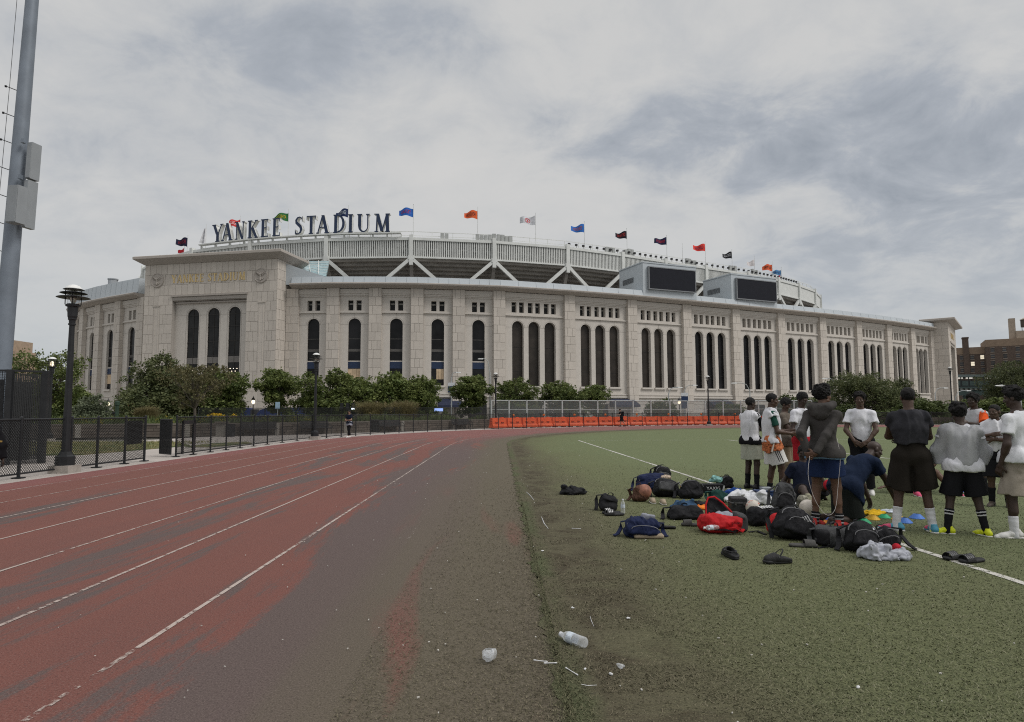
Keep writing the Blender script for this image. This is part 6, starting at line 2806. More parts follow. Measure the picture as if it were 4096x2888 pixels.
r = np.random.default_rng(8)
ML_TAN = leaf_mat('tan_grass', (.14, .12, .055), (.28, .235, .12))
ML_GRASS = leaf_mat('meadow_grass', (.055, .085, .025), (.13, .16, .055))
for px, wpx, yt, Y, lab in ((1480, 130, 1598, 66, 'tan ornamental grass mound beside the walking woman'), (1610, 150, 1598, 67, 'tan ornamental grass mound next to the short silver street light'), (588, 100, 1620, 52, 'hazy tan ornamental grass clump by the green post')):
    q = dep(px, 1655, Y)
    w_ = wpx * Y / FPX / 2
    h = dep(px, yt, Y)[2] - .2
    n = 2600
    rad = np.sqrt(r.random(n)) * w_ * .75
    an = r.uniform(0, 2 * pi, n)
    pts = np.stack([rad * np.cos(an), rad * np.sin(an) * .6, np.zeros(n)], 1)
    t = thing('ornamental_grass', lab, 'grass clump', (q[0], q[1], .2))
    add_obj('blades', blades('blades', pts, h * (1 - .35 * (rad / w_) ** 2) * r.uniform(.8, 1.25, n), ML_TAN, r, .45, .014, 4), t, kind='stuff')
    cl = [(r.normal() * w_ * .38, r.normal() * w_ * .2, h * r.uniform(.5, .85), w_ * .34, .55) for _ in range(14)]
    V, F = leaf_quads(crown_pts(cl, 5200, r), .06, r)
    add_obj('seed_heads', mesh_np('seed_heads', V, F, ML_TAN), t, kind='stuff')
q = dep(870, 1668, 52)
t = thing('flower_bush', 'low bush covered in yellow flowers behind the low wall', 'bush', (q[0], q[1], .25))
cl = [(r.normal() * .5, r.normal() * .35, .45 + r.uniform(0, .42), .35, .7) for _ in range(16)]
V, F = leaf_quads(crown_pts(cl, 2600, r), .10, r)
add_obj('foliage', mesh_np('foliage', V, F, ML_BUSH), t)
cl = [(c[0], c[1], c[2] + .22, .32, .5) for c in cl]
V, F = leaf_quads(crown_pts(cl, 2600, r), .055, r)
add_obj('blossom', mesh_np('blossom', V, F, leaf_mat('yellow_petal', (.42, .27, .015), (.70, .46, .03))), t)
# ground cover behind the wall
n = 26000
P_ = []
for _ in range(n):
    i = r.integers(1, len(wp) - 1)
    t_ = r.random()
    b = wp[i] + (wp[i + 1] - wp[i]) * t_
    d = wp[i + 1] - wp[i]
    d = d / np.linalg.norm(d)
    o_ = .5 + 9 * r.random() ** 1.6
    P_.append((b[0] - d[1] * o_, b[1] + d[0] * o_, .25))
P_ = np.array(P_)
hh = r.uniform(.5, 1.15, n) * (.75 + .5 * np.sin(P_[:, 0] * .7) ** 2)
add_obj('ground_cover', blades('ground_cover', P_, hh, ML_GRASS, r, .5, .032, 3), kind='stuff')
n = 700
P_ = np.array([(wp[i][0] + r.normal() * 1.2, wp[i][1] + 1.6 + r.normal() * .7, .3) for i in r.integers(2, 5, n)])
cl = [(p[0], p[1], .75 + r.random() * .5, .16, .8) for p in P_[:120]]
V, F = leaf_quads(crown_pts(cl, 2400, r), .05, r)
add_obj('wild_flowers', mesh_np('wild_flowers', V, F, MATS.get('x') or leaf_mat('wild_yellow', (.20, .19, .03), (.45, .36, .05))), kind='stuff')
# lawn blades showing through the fence
n = 9000
P_ = np.stack([r.uniform(-30, -14.8, n), r.uniform(23.3, 33, n), np.full(n, .03)], 1)
P_ = P_[(P_[:, 0] > -18.5) | (P_[:, 1] > 22.5)]
add_obj('lawn_grass', blades('lawn_grass', P_, r.uniform(.06, .16, len(P_)), leaf_mat('dry_lawn_blade', (.10, .12, .035), (.30, .26, .12)), r, .6, .012, 2), kind='stuff')
# brush behind the far fence
n = 12000
an = r.uniform(.75 * pi - .35, pi + .25, n)
P_ = []
for _ in range(n):
    s = r.uniform(1.35, 2.6)
    rr_ = R_F + 1.2 + 5.0 * r.random() ** 1.3
    p = track_pt(rr_, s)
    P_.append((p[0], p[1], -.02))
P_ = np.array(P_)
keep = np.array([proj((p[0], p[1], .5))[0] > 3090 for p in P_])
add_obj('ground_cover', blades('ground_cover', P_[keep], r.uniform(.35, .75, keep.sum()), ML_BUSH, r, .5, .035, 3), kind='stuff')
# dark low wall behind the fence beyond the barriers
pw = [track_pt(R_F + 1.8, s) for s in np.linspace(1.6, 2.7, 24) if proj((*track_pt(R_F + 1.8, s), .5))[0] > 3050]
t = thing('planter_wall', 'low dark wall behind the fence beyond the last orange barrier', 'wall', (*pw[0], 0))
for a, b in zip(pw[:-1], pw[1:]):
    f = FR((*a, 0), np.array(b) - np.array(a))
    ln = float(np.linalg.norm(np.array(b) - np.array(a)))
    mb = MB()
    mb.fbox(f, .02, ln - .02, 0, .78, -.2, 0)
    mb.build('wall_section', M_WALLB, t, org=(*pw[0], 0))
# ------------------------------------------------------------------ people
def cl(prim, p, n):
    """prim cut off by a plane"""
    f0, a, b, k = prim
    p, n = np.array(p, float), np.array(n, float)
    n = n / np.linalg.norm(n)
    return (lambda X, Y, Z: np.maximum(f0(X, Y, Z), (X - p[0]) * n[0] + (Y - p[1]) * n[1] + (Z - p[2]) * n[2]), a, b, k)


def unit(v):
    v = np.array(v, float)
    return v / (np.linalg.norm(v) + 1e-9)


def ik(a, t, l1, l2, hint):
    a, t = np.array(a, float), np.array(t, float)
    d = t - a
    L_ = np.linalg.norm(d)
    if L_ > (l1 + l2) * .995:
        d = d / L_ * (l1 + l2) * .995
        L_ = (l1 + l2) * .995
        t = a + d
    u = d / L_
    x = (l1 * l1 - l2 * l2 + L_ * L_) / (2 * L_)
    h = sqrt(max(0, l1 * l1 - x * x))
    n = np.array(hint, float)
    n = unit(n - u * (n @ u))
    return a + u * x + n * h, t


def skin_mat(name, col):
    m = mat(name, col, .52, .10, 9, spec=.4, bump=.06, bscale=90)
    return m


SKIN_A = skin_mat('deep_brown_skin', (.072, .040, .027))
SKIN_B = skin_mat('brown_skin', (.115, .062, .040))
SKIN_C = skin_mat('dark_brown_skin', (.045, .027, .020))
SKIN_L = skin_mat('light_brown_skin', (.26, .16, .11))
M_HAIR = mat('black_hair', (.010, .009, .009), .75, .3, 30, bump=.9, bscale=160)
M_EYE = mat('eye_white', (.30, .27, .24), .7, .02, spec=.1)
M_PUP = mat('dark_iris', (.010, .007, .006), .6, .02, spec=.1)


def cloth(name, col, rough=.85, var=.10, scale=5, bump=.25, bscale=130, sheen=0.0, crease=.16, **k):
    if name in MATS:
        return MATS[name]
    m = mat(name, col, rough, var, scale, spec=.10, sheen=sheen, **k)
    t = m.node_tree
    b = t.nodes['Principled BSDF']
    co = N(t, 'ShaderNodeTexCoord').outputs['Object']
    a = noise_n(t, scaled(t, co, (1, 1, .55)), 9.0, 4, .55, 1.6)
    ridge = math_n(t, 'ABSOLUTE', math_n(t, 'SUBTRACT', a, .5))
    b1 = N(t, 'ShaderNodeBump')
    b1.inputs['Strength'].default_value = crease
    b1.inputs['Distance'].default_value = .05
    L(t, ridge, b1.inputs['Height'])
    b2 = N(t, 'ShaderNodeBump')
    b2.inputs['Strength'].default_value = bump * .5
    b2.inputs['Distance'].default_value = .004
    L(t, noise_n(t, co, bscale, 4, .6), b2.inputs['Height'])
    L(t, b1.outputs[0], b2.inputs['Normal'])
    L(t, b2.outputs[0], b.inputs['Normal'])
    return m


C_WHITE = cloth('white_tee_cloth', (.66, .66, .70))
C_BIB = cloth('white_bib_mesh', (.62, .62, .65))
C_SILV = cloth('silver_bib_cloth', (.34, .345, .36), .55, .16, 4, spec2=None) if False else cloth('silver_bib_cloth', (.36, .365, .38), .6, .16, 4)
C_BLACK = cloth('black_cloth', (.012, .012, .014))
C_TUNIC = cloth('charcoal_gauze', (.034, .034, .040), .75, .30, 6)
C_OLIVEBLK = cloth('washed_black_cloth', (.020, .017, .014), .9, .2, 4)
C_HOOD = cloth('charcoal_fleece', (.060, .056, .054), .95, .12, 6, .5, 200)
C_NAVY = cloth('navy_cloth', (.016, .028, .075))
C_NAVYT = cloth('dark_navy_tee', (.012, .016, .032))
C_LBLUE = cloth('light_blue_cloth', (.16, .27, .42))
C_GRN = cloth('dark_green_cloth', (.015, .060, .045))
C_PALE = cloth('pale_green_grey_cloth', (.40, .41, .34))
C_WSH = cloth('off_white_shorts', (.58, .57, .55))
C_RED = cloth('red_cloth', (.42, .022, .035))
C_ORNG = cloth('orange_jersey', (.62, .085, .018))
C_BEIGE = cloth('beige_cloth', (.33, .29, .245))
C_KHAKI = cloth('khaki_cloth', (.30, .25, .175))
C_TAUPE = cloth('taupe_tee', (.13, .11, .09))
C_GREY = cloth('grey_marl', (.26, .27, .31), .9, .14, 20)


def hand_prims(w, d, pn, side, s=1.0, curl=.5, spread=.10):
    """palm with four unequal bent fingers and a thumb; d points along the hand, pn out of the palm, side towards the thumb"""
    d, pn = unit(d), unit(pn)
    wd = unit(np.cross(d, pn)) * 1.0
    if wd @ np.array(side, float) < 0:
        wd = -wd
    w = np.array(w, float)
    R = np.stack([wd, pn, d], 1)
    pr = [rbox(w + d * .048 * s, (.038 * s, .014 * s, .050 * s), .013 * s, R, .008), seg(w - d * .02 * s, w + d * .02 * s, .024 * s, .026 * s, .75, wd, .012)]
    for k, (off, ln, rad) in enumerate(((.029, .066, .0092), (.010, .075, .0096), (-.010, .070, .0092), (-.028, .053, .0082))):
        p = w + d * .092 * s + wd * off * s
        ang = spread * (1.5 - k) * .6
        dd = unit(d * cos(ang) + wd * sin(ang))
        a = .12
        for j, f_ in enumerate((.45, .32, .25)):
            a += curl * (.55 if j == 0 else .75) * (1 + .12 * k)
            v = dd * cos(a) + pn * sin(a)
            q = p + v * ln * f_ * s
            pr.append(seg(p, q, rad * (1 - .08 * j) * s, rad * (.95 - .08 * j) * s, k=.004))
            p = q
    p = w + d * .022 * s + wd * .034 * s
    v = unit(d * .62 + wd * .66 + pn * .35)
    q = p + v * .036 * s
    pr.append(seg(p - wd * .012 * s, q, .0145 * s, .0112 * s, k=.010))
    v = unit(d * .85 + wd * .25 + pn * (.3 + .5 * curl))
    pr.append(seg(q, q + v * .030 * s, .0110 * s, .0095 * s, k=.004))
    return pr


def head_shape(c, hf, hu, s, mouth=0.0):
    hf = unit(hf)
    hu = unit(np.array(hu, float) - hf * (np.array(hu, float) @ hf))
    hr = np.cross(hf, hu)
    R = np.stack([hr, hf, hu], 1)
    T = lambda x, y, z: np.array(c, float) + (hr * x + hf * y + hu * z) * s
    E = lambda p, r, k=None: ell(T(*p), np.array(r) * s, R, k)
    S_ = lambda p, q, ra, rb=None, k=None: seg(T(*p), T(*q), ra * s, (ra if rb is None else rb) * s, k=k)
    pr = [E((0, -.014, .032), (.073, .094, .083), .02), E((0, .030, -.040), (.058, .060, .074), .03), E((0, .060, -.088), (.030, .028, .024), .025),
          S_((-.050, .0, -.062), (-.018, .062, -.088), .020, .018, .02), S_((.050, .0, -.062), (.018, .062, -.088), .020, .018, .02),
          S_((-.036, .076, .020), (.036, .076, .020), .014, None, .012), E((-.040, .060, -.028), (.022, .024, .020), .015), E((.040, .060, -.028), (.022, .024, .020), .015),
          S_((0, .086, .006), (0, .104, -.026), .0085, .013, .008), E((-.014, .092, -.034), (.011, .012, .009), .006), E((.014, .092, -.034), (.011, .012, .009), .006),
          S_((-.020, .083, -.060), (.020, .083, -.060), .0085, None, .006), S_((-.017, .081, -.072), (.017, .081, -.072), .0095, None, .006),
          E((-.076, -.006, -.012), (.011, .022, .033), .006), E((.076, -.006, -.012), (.011, .022, .033), .006)]
    cut = [E((-.032, .098, -.002), (.016, .020, .010)), E((.032, .098, -.002), (.016, .020, .010)), S_((-.022, .096, -.0665), (.022, .096, -.0665), .0035)]
    return pr, cut, T, R


def hair_part(style, T, R, s, parent, seed):
    E = lambda p, r, k=None: ell(T(*p), np.array(r) * s, R, k)
    V = lambda x, y, z: R @ np.array([x, y, z], float)
    grow = {'short': (.007, .0025), 'crop': (.006, .0015), 'afro': (.019, .006), 'curly': (.022, .007), 'flat': (.018, .004)}[style]
    g, na = grow
    prims = [E((0, -.016, .036), (.073 + g, .096 + g, .083 + g), .02)]
    if style in ('afro', 'curly'):
        r = np.random.default_rng(seed)
        for _ in range(26):
            d = r.normal(size=3)
            d /= np.linalg.norm(d)
            if d[2] < -.2:
                continue
            q = np.array([0, -.018, .044]) + d * np.array([.076, .094, .086]) * (1 + g * 4)
            prims.append(E(tuple(q), (.030, .030, .026), .030))
    if style == 'flat':
        prims.append(E((0, -.01, .10), (.062, .075, .030), .02))
    clips = [(T(0, .066, .052), V(0, .80, -.60)), (T(0, -.085, -.052), V(0, -.25, -1)), (T(0, .030, -.01), V(0, .55, -.83))]
    if style == 'curly':
        clips = [(T(0, .072, .040), V(0, .78, -.62)), (T(0, -.085, -.070), V(0, -.2, -1)), (T(0, .030, -.028), V(0, .5, -.86))]
    n1_, n2_ = wob(na * s, 150, seed, 7), wob(na * .6 * s, 380, seed + 3, 7)
    n = lambda X, Y, Z: n1_(X, Y, Z) + n2_(X, Y, Z)
    return soft('hair', prims, M_HAIR, parent, .007, .02, clips, n)


S_LACE = mat('shoe_lace', (.45, .44, .42), .8)


def shoe(parent, ank, yaw, s, m, sole, lift=0.0, pitch=0.0, name='shoe', m2=None, down=None):
    """trainer built round the ankle; yaw of the toe from +y"""
    C, S = cos(yaw), sin(yaw)
    fw = np.array([-S, C, 0]) if down is None else unit(down)
    up = np.array([0, 0, 1.0]) if down is None else unit(np.array([0, 0, 1.0]) - fw * fw[2]) if abs(fw[2]) < .8 else np.array([-S, C, 0])
    rt = np.cross(fw, up)
    R = np.stack([rt, fw, up], 1)
    o = np.array(ank, float) - up * .078 * s
    if down is None:
        o[2] = lift
    T = lambda x, y, z: o + (rt * x + fw * y + up * z) * s
    pr = [seg(T(0, -.048, .042), T(0, .02, .050), .033 * s, .037 * s), seg(T(0, .02, .048), T(.003, .12, .026), .036 * s, .033 * s), seg(T(.003, .09, .022), T(.008, .172, .016), .037 * s, .022 * s),
          seg(T(0, -.040, .045), T(0, -.022, .088), .032 * s, .033 * s)]
    ob = soft(name, pr, m, parent, .007, .018, [(T(0, 0, .010), -up), (T(0, -.02, .100), up)], wob(.001, 60, 3))
    pr = [seg(T(0, -.048, .012), T(.002, .06, .012), .037 * s, .036 * s, k=.01), seg(T(.002, .06, .012), T(.008, .168, .012), .040 * s, .027 * s, k=.01)]
    soft('sole', pr, sole, ob, .007, .012, [(T(0, 0, .000), -up), (T(0, 0, .019), up)])
    mb = MB()
    for j in range(3):
        z = .066 - j * .011
        mb.tube([T(-.022, .035 + j * .024, z + .006), T(0, .032 + j * .024, z + .020), T(.022, .035 + j * .024, z + .006)], .0035 * s, 4)
    mb.build('lace', S_LACE, ob, kind='stuff')
    if m2 is not None:
        pr = [seg(T(0, .02, .048), T(.003, .12, .026), .0375 * s, .0345 * s), seg(T(.003, .09, .022), T(.008, .172, .016), .0385 * s, .0235 * s)]
        soft('toe_cap', pr, m2, ob, .008, .02, [(T(0, .055, .0), -fw * .8 - up * .3), (T(0, 0, .028), -up)])
    return ob


class Person:
    """one figure, built in its own frame: x to its right, y the way it faces, z up; lengths in units of its height"""

    def __init__(s, label, loc, yaw, H, skin, pelvis=(0, 0, .525), lean=0.0, side=0.0, twist=0.0, wrist_l=(-.17, .0, .47), wrist_r=(.17, .0, .47), elb_l=(-.4, -.8, 0), elb_r=(.4, -.8, 0),
                 ank_l=(-.065, 0, .045), ank_r=(.065, 0, .045), knee_l=(0, 1, 0), knee_r=(0, 1, 0), look=(0, 1, 0), head_up=(0, 0, 1), neck_fwd=.012, hair='short', curl=(.5, .5), palm_l=(1, .2, 0), palm_r=(-1, .2, 0),
                 build=1.0, h=.0105, hd=1.0, foot_yaw=(.15, -.15), hand_dir=(None, None), group='group of young players standing on the turf', name='person', hand_gap=True):
        s.H, s.h = H, h
        t = thing(name, label, 'person', loc, yaw, group)
        s.t = t
        A = lambda p: np.array(p, float) * H
        U = unit((sin(side), sin(lean) * cos(side), cos(lean) * cos(side)))
        Rr = unit(np.cross((0, 1, 0), U)) if abs(U[1]) < .99 else np.array([1.0, 0, 0])
        Rr = unit(np.array([cos(twist), sin(twist), 0]) - U * (np.array([cos(twist), sin(twist), 0]) @ U))
        Fw = np.cross(U, Rr)
        s.U, s.R, s.F = U, Rr, Fw
        pel = A(pelvis)
        s.pel = pel
        s.hipL, s.hipR = pel + np.array([-.050, 0, -.012]) * H, pel + np.array([.050, 0, -.012]) * H
        s.waist, s.chest = pel + U * .085 * H, pel + U * .205 * H
        s.neck = pel + U * .312 * H
        s.shL, s.shR = pel + (U * .258 - Rr * .096) * H, pel + (U * .258 + Rr * .096) * H
        s.elL, s.wrL = ik(s.shL, A(wrist_l), .172 * H, .150 * H, np.array(elb_l, float))
        s.elR, s.wrR = ik(s.shR, A(wrist_r), .172 * H, .150 * H, np.array(elb_r, float))
        s.knL, s.anL = ik(s.hipL, A(ank_l), .238 * H, .232 * H, knee_l)
        s.knR, s.anR = ik(s.hipR, A(ank_r), .238 * H, .232 * H, knee_r)
        B = build
        s.B = B
        s.foot_yaw = foot_yaw
        # ---- skin
        pr = [seg(s.hipL, s.hipR, .058 * H * B), seg(pel, s.waist, .073 * H * B, .070 * H * B, .70, Rr), seg(s.waist, s.chest, .072 * H * B, .086 * H * B, .66, Rr),
              seg(s.shL, s.shR, .028 * H * B), seg(s.neck - U * .025 * H, s.shL, .034 * H, .024 * H), seg(s.neck - U * .025 * H, s.shR, .034 * H, .024 * H)]
        hf = unit(look)
        hc = s.neck + (U * .086 + Fw * neck_fwd + hf * .008) * H
        s.hc = hc
        neck = [seg(s.neck - U * .03 * H, s.neck + (hc - s.neck) * .55, .034 * H * B, .031 * H)]
        pr += neck
        for kn, hp, an in ((s.knL, s.hipL, s.anL), (s.knR, s.hipR, s.anR)):
            cf = kn + (an - kn) * .30 + unit(np.cross(np.cross(an - kn, (0, 1, 0)), an - kn) * -1) * 0
            back = unit(np.array([0, -1.0, 0]) - unit(an - kn) * (np.array([0, -1.0, 0]) @ unit(an - kn)))
            pr += [seg(hp, kn, .048 * H * B, .031 * H * B), seg(kn, an, .0285 * H * B, .0195 * H * B), seg(kn + (an - kn) * .12 + back * .006 * H, kn + (an - kn) * .45 + back * .008 * H, .026 * H * B, .027 * H * B), ell(kn, np.array([.031, .031, .034]) * H * B)]
        for sh, e, w_ in ((s.shL, s.elL, s.wrL), (s.shR, s.elR, s.wrR)):
            pr += [seg(sh, e, .0262 * H * B, .0212 * H * B), seg(e, w_, .0215 * H * B, .0150 * H * B), seg(e + (w_ - e) * .1, e + (w_ - e) * .35, .0225 * H * B, .0215 * H * B)]
        V, F = net(pr, h, .022)
        mats = [skin, M_EYE, M_PUP]
        Vs, Fs, Ms = [V], [F], [np.zeros(len(F), int)]
        hs = H / 1.75 * hd * .955
        hp, hcut, T, R = head_shape(hc, hf, head_up, hs)
        s.T, s.HR, s.hs = T, R, hs
        hh = .0068 if h < .02 else .015
        V2, F2 = net(hp + neck, hh, .018, cut=hcut)
        off = len(V)
        Vs.append(V2)
        Fs.append(F2 + off)
        Ms.append(np.zeros(len(F2), int))
        off += len(V2)
        if h < .02:
            for sx in (-1, 1):
                for m_, p, rr in ((1, (.031 * sx, .0795, -.002), (.0120, .0085, .0055)), (2, (.031 * sx, .0830, -.002), (.0062, .0065, .0055))):
                    V3, F3 = net([ell(T(*p), np.array(rr) * hs, R, 0)], .0035, 0)
                    if len(V3):
                        Vs.append(V3)
                        Fs.append(F3 + off)
                        Ms.append(np.full(len(F3), m_))
                        off += len(V3)
        for q, (e, w_, pm, cu, hdv) in enumerate(((s.elL, s.wrL, palm_l, curl[0], hand_dir[0]), (s.elR, s.wrR, palm_r, curl[1], hand_dir[1]))):
            d = unit(w_ - e) if hdv is None else unit(hdv)
            pn = np.array(pm, float)
            pn = unit(pn - d * (pn @ d))
            sd = np.cross(d, pn) * (1 if q == 0 else -1)
            sd = sd if True else sd
            V4, F4 = net(hand_prims(w_ - d * .006, d, pn, sd, H / 1.78, cu) + [seg(w_ - unit(w_ - e) * .03 * H, w_, .0165 * H, .0150 * H)], .0062 if h < .02 else .014, .006)
            Vs.append(V4)
            Fs.append(F4 + off)
            Ms.append(np.zeros(len(F4), int))
            off += len(V4)
        s.body = add_obj('body', mesh_np('body', np.concatenate(Vs), np.concatenate(Fs), mats, np.concatenate(Ms), True), t)
        if hair:
            hair_part(hair, T, R, hs, t, int(abs(loc[0]) * 37 + H * 100))

    # ---- garments
    def shirt(s, m, hem=.05, sleeve=.5, loose=1.0, name='shirt', g=.010, fold=.0055, seed=1, hips=.022, k=.03, nk=1.0):
        H, U, R, B = s.H, s.U, s.R, s.B
        G = g
        pr = [cl(seg(s.waist, s.pel - U * .10 * H, (.076 * B * loose + G) * H, (.080 * B * loose + G) * H, .72, R), s.pel - U * hem * H, -U),
              seg(s.waist - U * .02 * H, s.chest, (.074 * B * loose + G) * H, (.084 * B + G) * H, .68, R),
              seg(s.shL, s.shR, (.030 * B + G * .5) * H), seg(s.neck - U * .036 * H, s.shL, .034 * H, (.024 * B + G * .4) * H), seg(s.neck - U * .036 * H, s.shR, .034 * H, (.024 * B + G * .4) * H),
              seg(s.chest, s.chest + U * .03 * H, (.080 * B + G) * H, (.07 * B + G) * H, .66, R)]
        if hem > .02:
            hp_ = s.pel - U * hem * H
            pr.append(cl(seg(s.hipL, s.hipR, (.062 * B + hips) * H), hp_, -U))
            pr.append(cl(seg(s.hipL, s.hipL + (s.knL - s.hipL) * .4, (.055 * B + hips) * H), hp_, -U))
            pr.append(cl(seg(s.hipR, s.hipR + (s.knR - s.hipR) * .4, (.055 * B + hips) * H), hp_, -U))
        if sleeve > 0:
            for sh, e, w_ in ((s.shL, s.elL, s.wrL), (s.shR, s.elR, s.wrR)):
                if sleeve <= 1:
                    p = sh + (e - sh) * sleeve
                    d = unit(e - sh)
                    pr.append(cl(seg(sh, p + d * .03 * H, (.0285 * B + G * .45) * H, (.028 * B + G + .002) * H), p, d))
                else:
                    p = e + (w_ - e) * (sleeve - 1)
                    d = unit(w_ - e)
                    pr.append(seg(sh, e, (.0285 * B + G * .5) * H, (.0245 * B + G * .8) * H))
                    pr.append(cl(seg(e, p + d * .02, (.024 * B + G * .8) * H, (.0175 * B + G * .7) * H), p, d))
        f1, f2 = wob(fold, 26, seed, 5, (1, 1, .6)), wob(fold * .55, 62, seed + 7, 5, (1, 1, .5))
        return soft(name, pr, m, s.t, s.h, k, [], lambda X, Y, Z: f1(X, Y, Z) + f2(X, Y, Z), cut=[ell(s.neck + U * .018 * H + s.F * .010 * H, np.array([.045 * nk, .043 * nk, .040]) * H)])

    def drape(s, m, hem, seed, name='bib', g=.02, shoulder=.5, fold=.010, flare=1.0, cutn=.05, fq=30, low=1.0, cutz=.045):
        """loose sleeveless bib hanging from the shoulders"""
        H, U, R, B = s.H, s.U, s.R, s.B
        lo = s.pel - U * hem * H
        pr = [seg(s.chest + U * .03 * H, s.chest - U * .03 * H, (.082 * B + g) * H, (.088 * B + g) * H * flare, .72, R),
              cl(seg(s.chest - U * .03 * H, lo - U * .04 * H, (.088 * B + g) * H * flare, (.084 * B + g * low) * H * flare, .76, R), lo, -U)]
        if hem > -.02:
            pr.append(cl(seg(s.hipL, s.hipR, (.064 * B + .022) * H), lo, -U))
        for sh, e in ((s.shL, s.elL), (s.shR, s.elR)):
            q = sh + (e - sh) * shoulder
            pr.append(cl(seg(sh, q, (.029 * B + g * .35) * H, (.033 * B + g * .55) * H), q, unit(e - sh)))
            pr.append(seg(s.neck - U * .038 * H, sh, .034 * H, (.024 * B + g * .4) * H))
        f1, f2 = wob(fold, fq, seed, 4, (1, 1, .18)), wob(fold * .5, fq * 2, seed + 1, 4, (1, 1, .4))
        return soft(name, pr, m, s.t, s.h, .03, [], lambda X, Y, Z: f1(X, Y, Z) + f2(X, Y, Z), cut=[ell(s.neck + U * .022 * H + s.F * .012 * H, np.array([cutn, cutn * .85, cutz]) * H)])

    def shorts(s, m, length=.75, g=.016, name='shorts', seed=5, fold=.005, top=.045, flare=.014, h=None):
        H, U, R, B = s.H, s.U, s.R, s.B
        pr = [seg(s.hipL, s.hipR, (.056 * B + g * .8) * H), cl(seg(s.pel - U * .01 * H, s.pel + U * (top + .03) * H, (.074 * B + g * .6) * H, (.074 * B + g * .4) * H, .76, R), s.pel + U * top * H, U)]
        for hp, kn, an in ((s.hipL, s.knL, s.anL), (s.hipR, s.knR, s.anR)):
            if length <= 1:
                q = hp + (kn - hp) * length
                d = unit(kn - hp)
                pr.append(cl(seg(hp, q + d * .04 * H, (.047 * B + g) * H, (.040 * B + g + flare) * H), q, d))
            else:
                q = kn + (an - kn) * (length - 1)
                d = unit(an - kn)
                pr.append(seg(hp, kn, (.047 * B + g) * H, (.033 * B + g) * H))
                pr.append(cl(seg(kn, q + d * .03 * H, (.030 * B + g) * H, (.024 * B + g) * H), q, d))
        return soft(name, pr, m, s.t, h or s.h, .022, [], wob(fold, 30, seed, 5, (1, 1, .35)))

    def socks(s, m, top=.45, stripe=None, n=1, at=None):
        H, B = s.H, s.B
        out = []
        for kn, an in ((s.knL, s.anL), (s.knR, s.anR)):
            d = unit(kn - an)
            L_ = np.linalg.norm(kn - an)
            q = an + d * L_ * top
            r = lambda t: (.0195 + (.0285 - .0195) * min(1, t * 1.25) + .004) * B * H
            pr = [cl(seg(an - d * .03 * H, q + d * .02 * H, r(0) + .002, r(top) + .003), q, d)]
            back = unit(np.array([0, -1.0, 0]) - d * (np.array([0, -1.0, 0]) @ d))
            if top > .4:
                pr.append(cl(seg(kn + (an - kn) * .12 + back * .006 * H, kn + (an - kn) * .45 + back * .008 * H, .0295 * H * B, .0305 * H * B), q, d))
            o = soft('sock', pr, m, s.t, .009 if s.h < .02 else .02, .015, [], wob(.0015, 70, 4, 4, (.3, .3, 1)))
            if stripe is not None:
                for j in range(n):
                    a = q - d * ((at or .02) + j * .024) * H
                    p2 = [cl(cl((lambda pp: pp)(seg(an - d * .03 * H, q + d * .02 * H, r(0) + .005, r(top) + .006)), a, d), a - d * .010 * H, -d)]
                    if top > .4:
                        p2.append(cl(cl(seg(kn + (an - kn) * .12 + back * .006 * H, kn + (an - kn) * .45 + back * .008 * H, .0312 * H * B, .0322 * H * B), a, d), a - d * .010 * H, -d))
                    soft('sock_stripe', p2, stripe, o, .008, .015)
            out.append(o)
        return out

    def shoes(s, m, sole, m2=None, yaw=None):
        for an, fy in ((s.anL, s.foot_yaw[0]), (s.anR, s.foot_yaw[1])):
            shoe(s.t, an, fy, s.H / 1.75 * 1.08, m, sole, m2=m2)

    def w(s, p):
        """own frame -> world"""
        c, q = cos(s.t.rotation_euler[2]), sin(s.t.rotation_euler[2])
        l = s.t.location
        return np.array([l[0] + p[0] * c - p[1] * q, l[1] + p[0] * q + p[1] * c, l[2] + p[2]])


def rd(a):
    return radians(a)


S_WHITE = mat('white_shoe', (.66, .65, .63), .5, .06, 8)
S_SOLEW = mat('white_sole', (.60, .59, .56), .6, .06, 8)
S_SOLEB = mat('black_sole', (.02, .02, .02), .6, .1, 8)
S_RED = mat('red_shoe', (.36, .014, .012), .5, .12, 14)
S_YEL = mat('neon_yellow_shoe', (.62, .68, .02), .45, .08, 10)
S_PINK = mat('pink_boot', (.62, .08, .17), .45, .1, 10)
S_TEAL = mat('teal_boot', (.08, .30, .42), .45, .12, 10)
S_BLUE = mat('blue_shoe', (.03, .07, .48), .45, .1, 10)
S_BLACK = mat('black_shoe', (.015, .015, .016), .5, .15, 10)
S_BROWN = mat('brown_shoe', (.06, .045, .035), .6, .2, 10)
CR = dict(wrist_l=(.02, .125, .655), wrist_r=(-.02, .145, .63), elb_l=(-1, .15, -.5), elb_r=(1, .15, -.5), palm_l=(0, -1, -.2), palm_r=(0, -1, -.2), curl=(.35, .35))

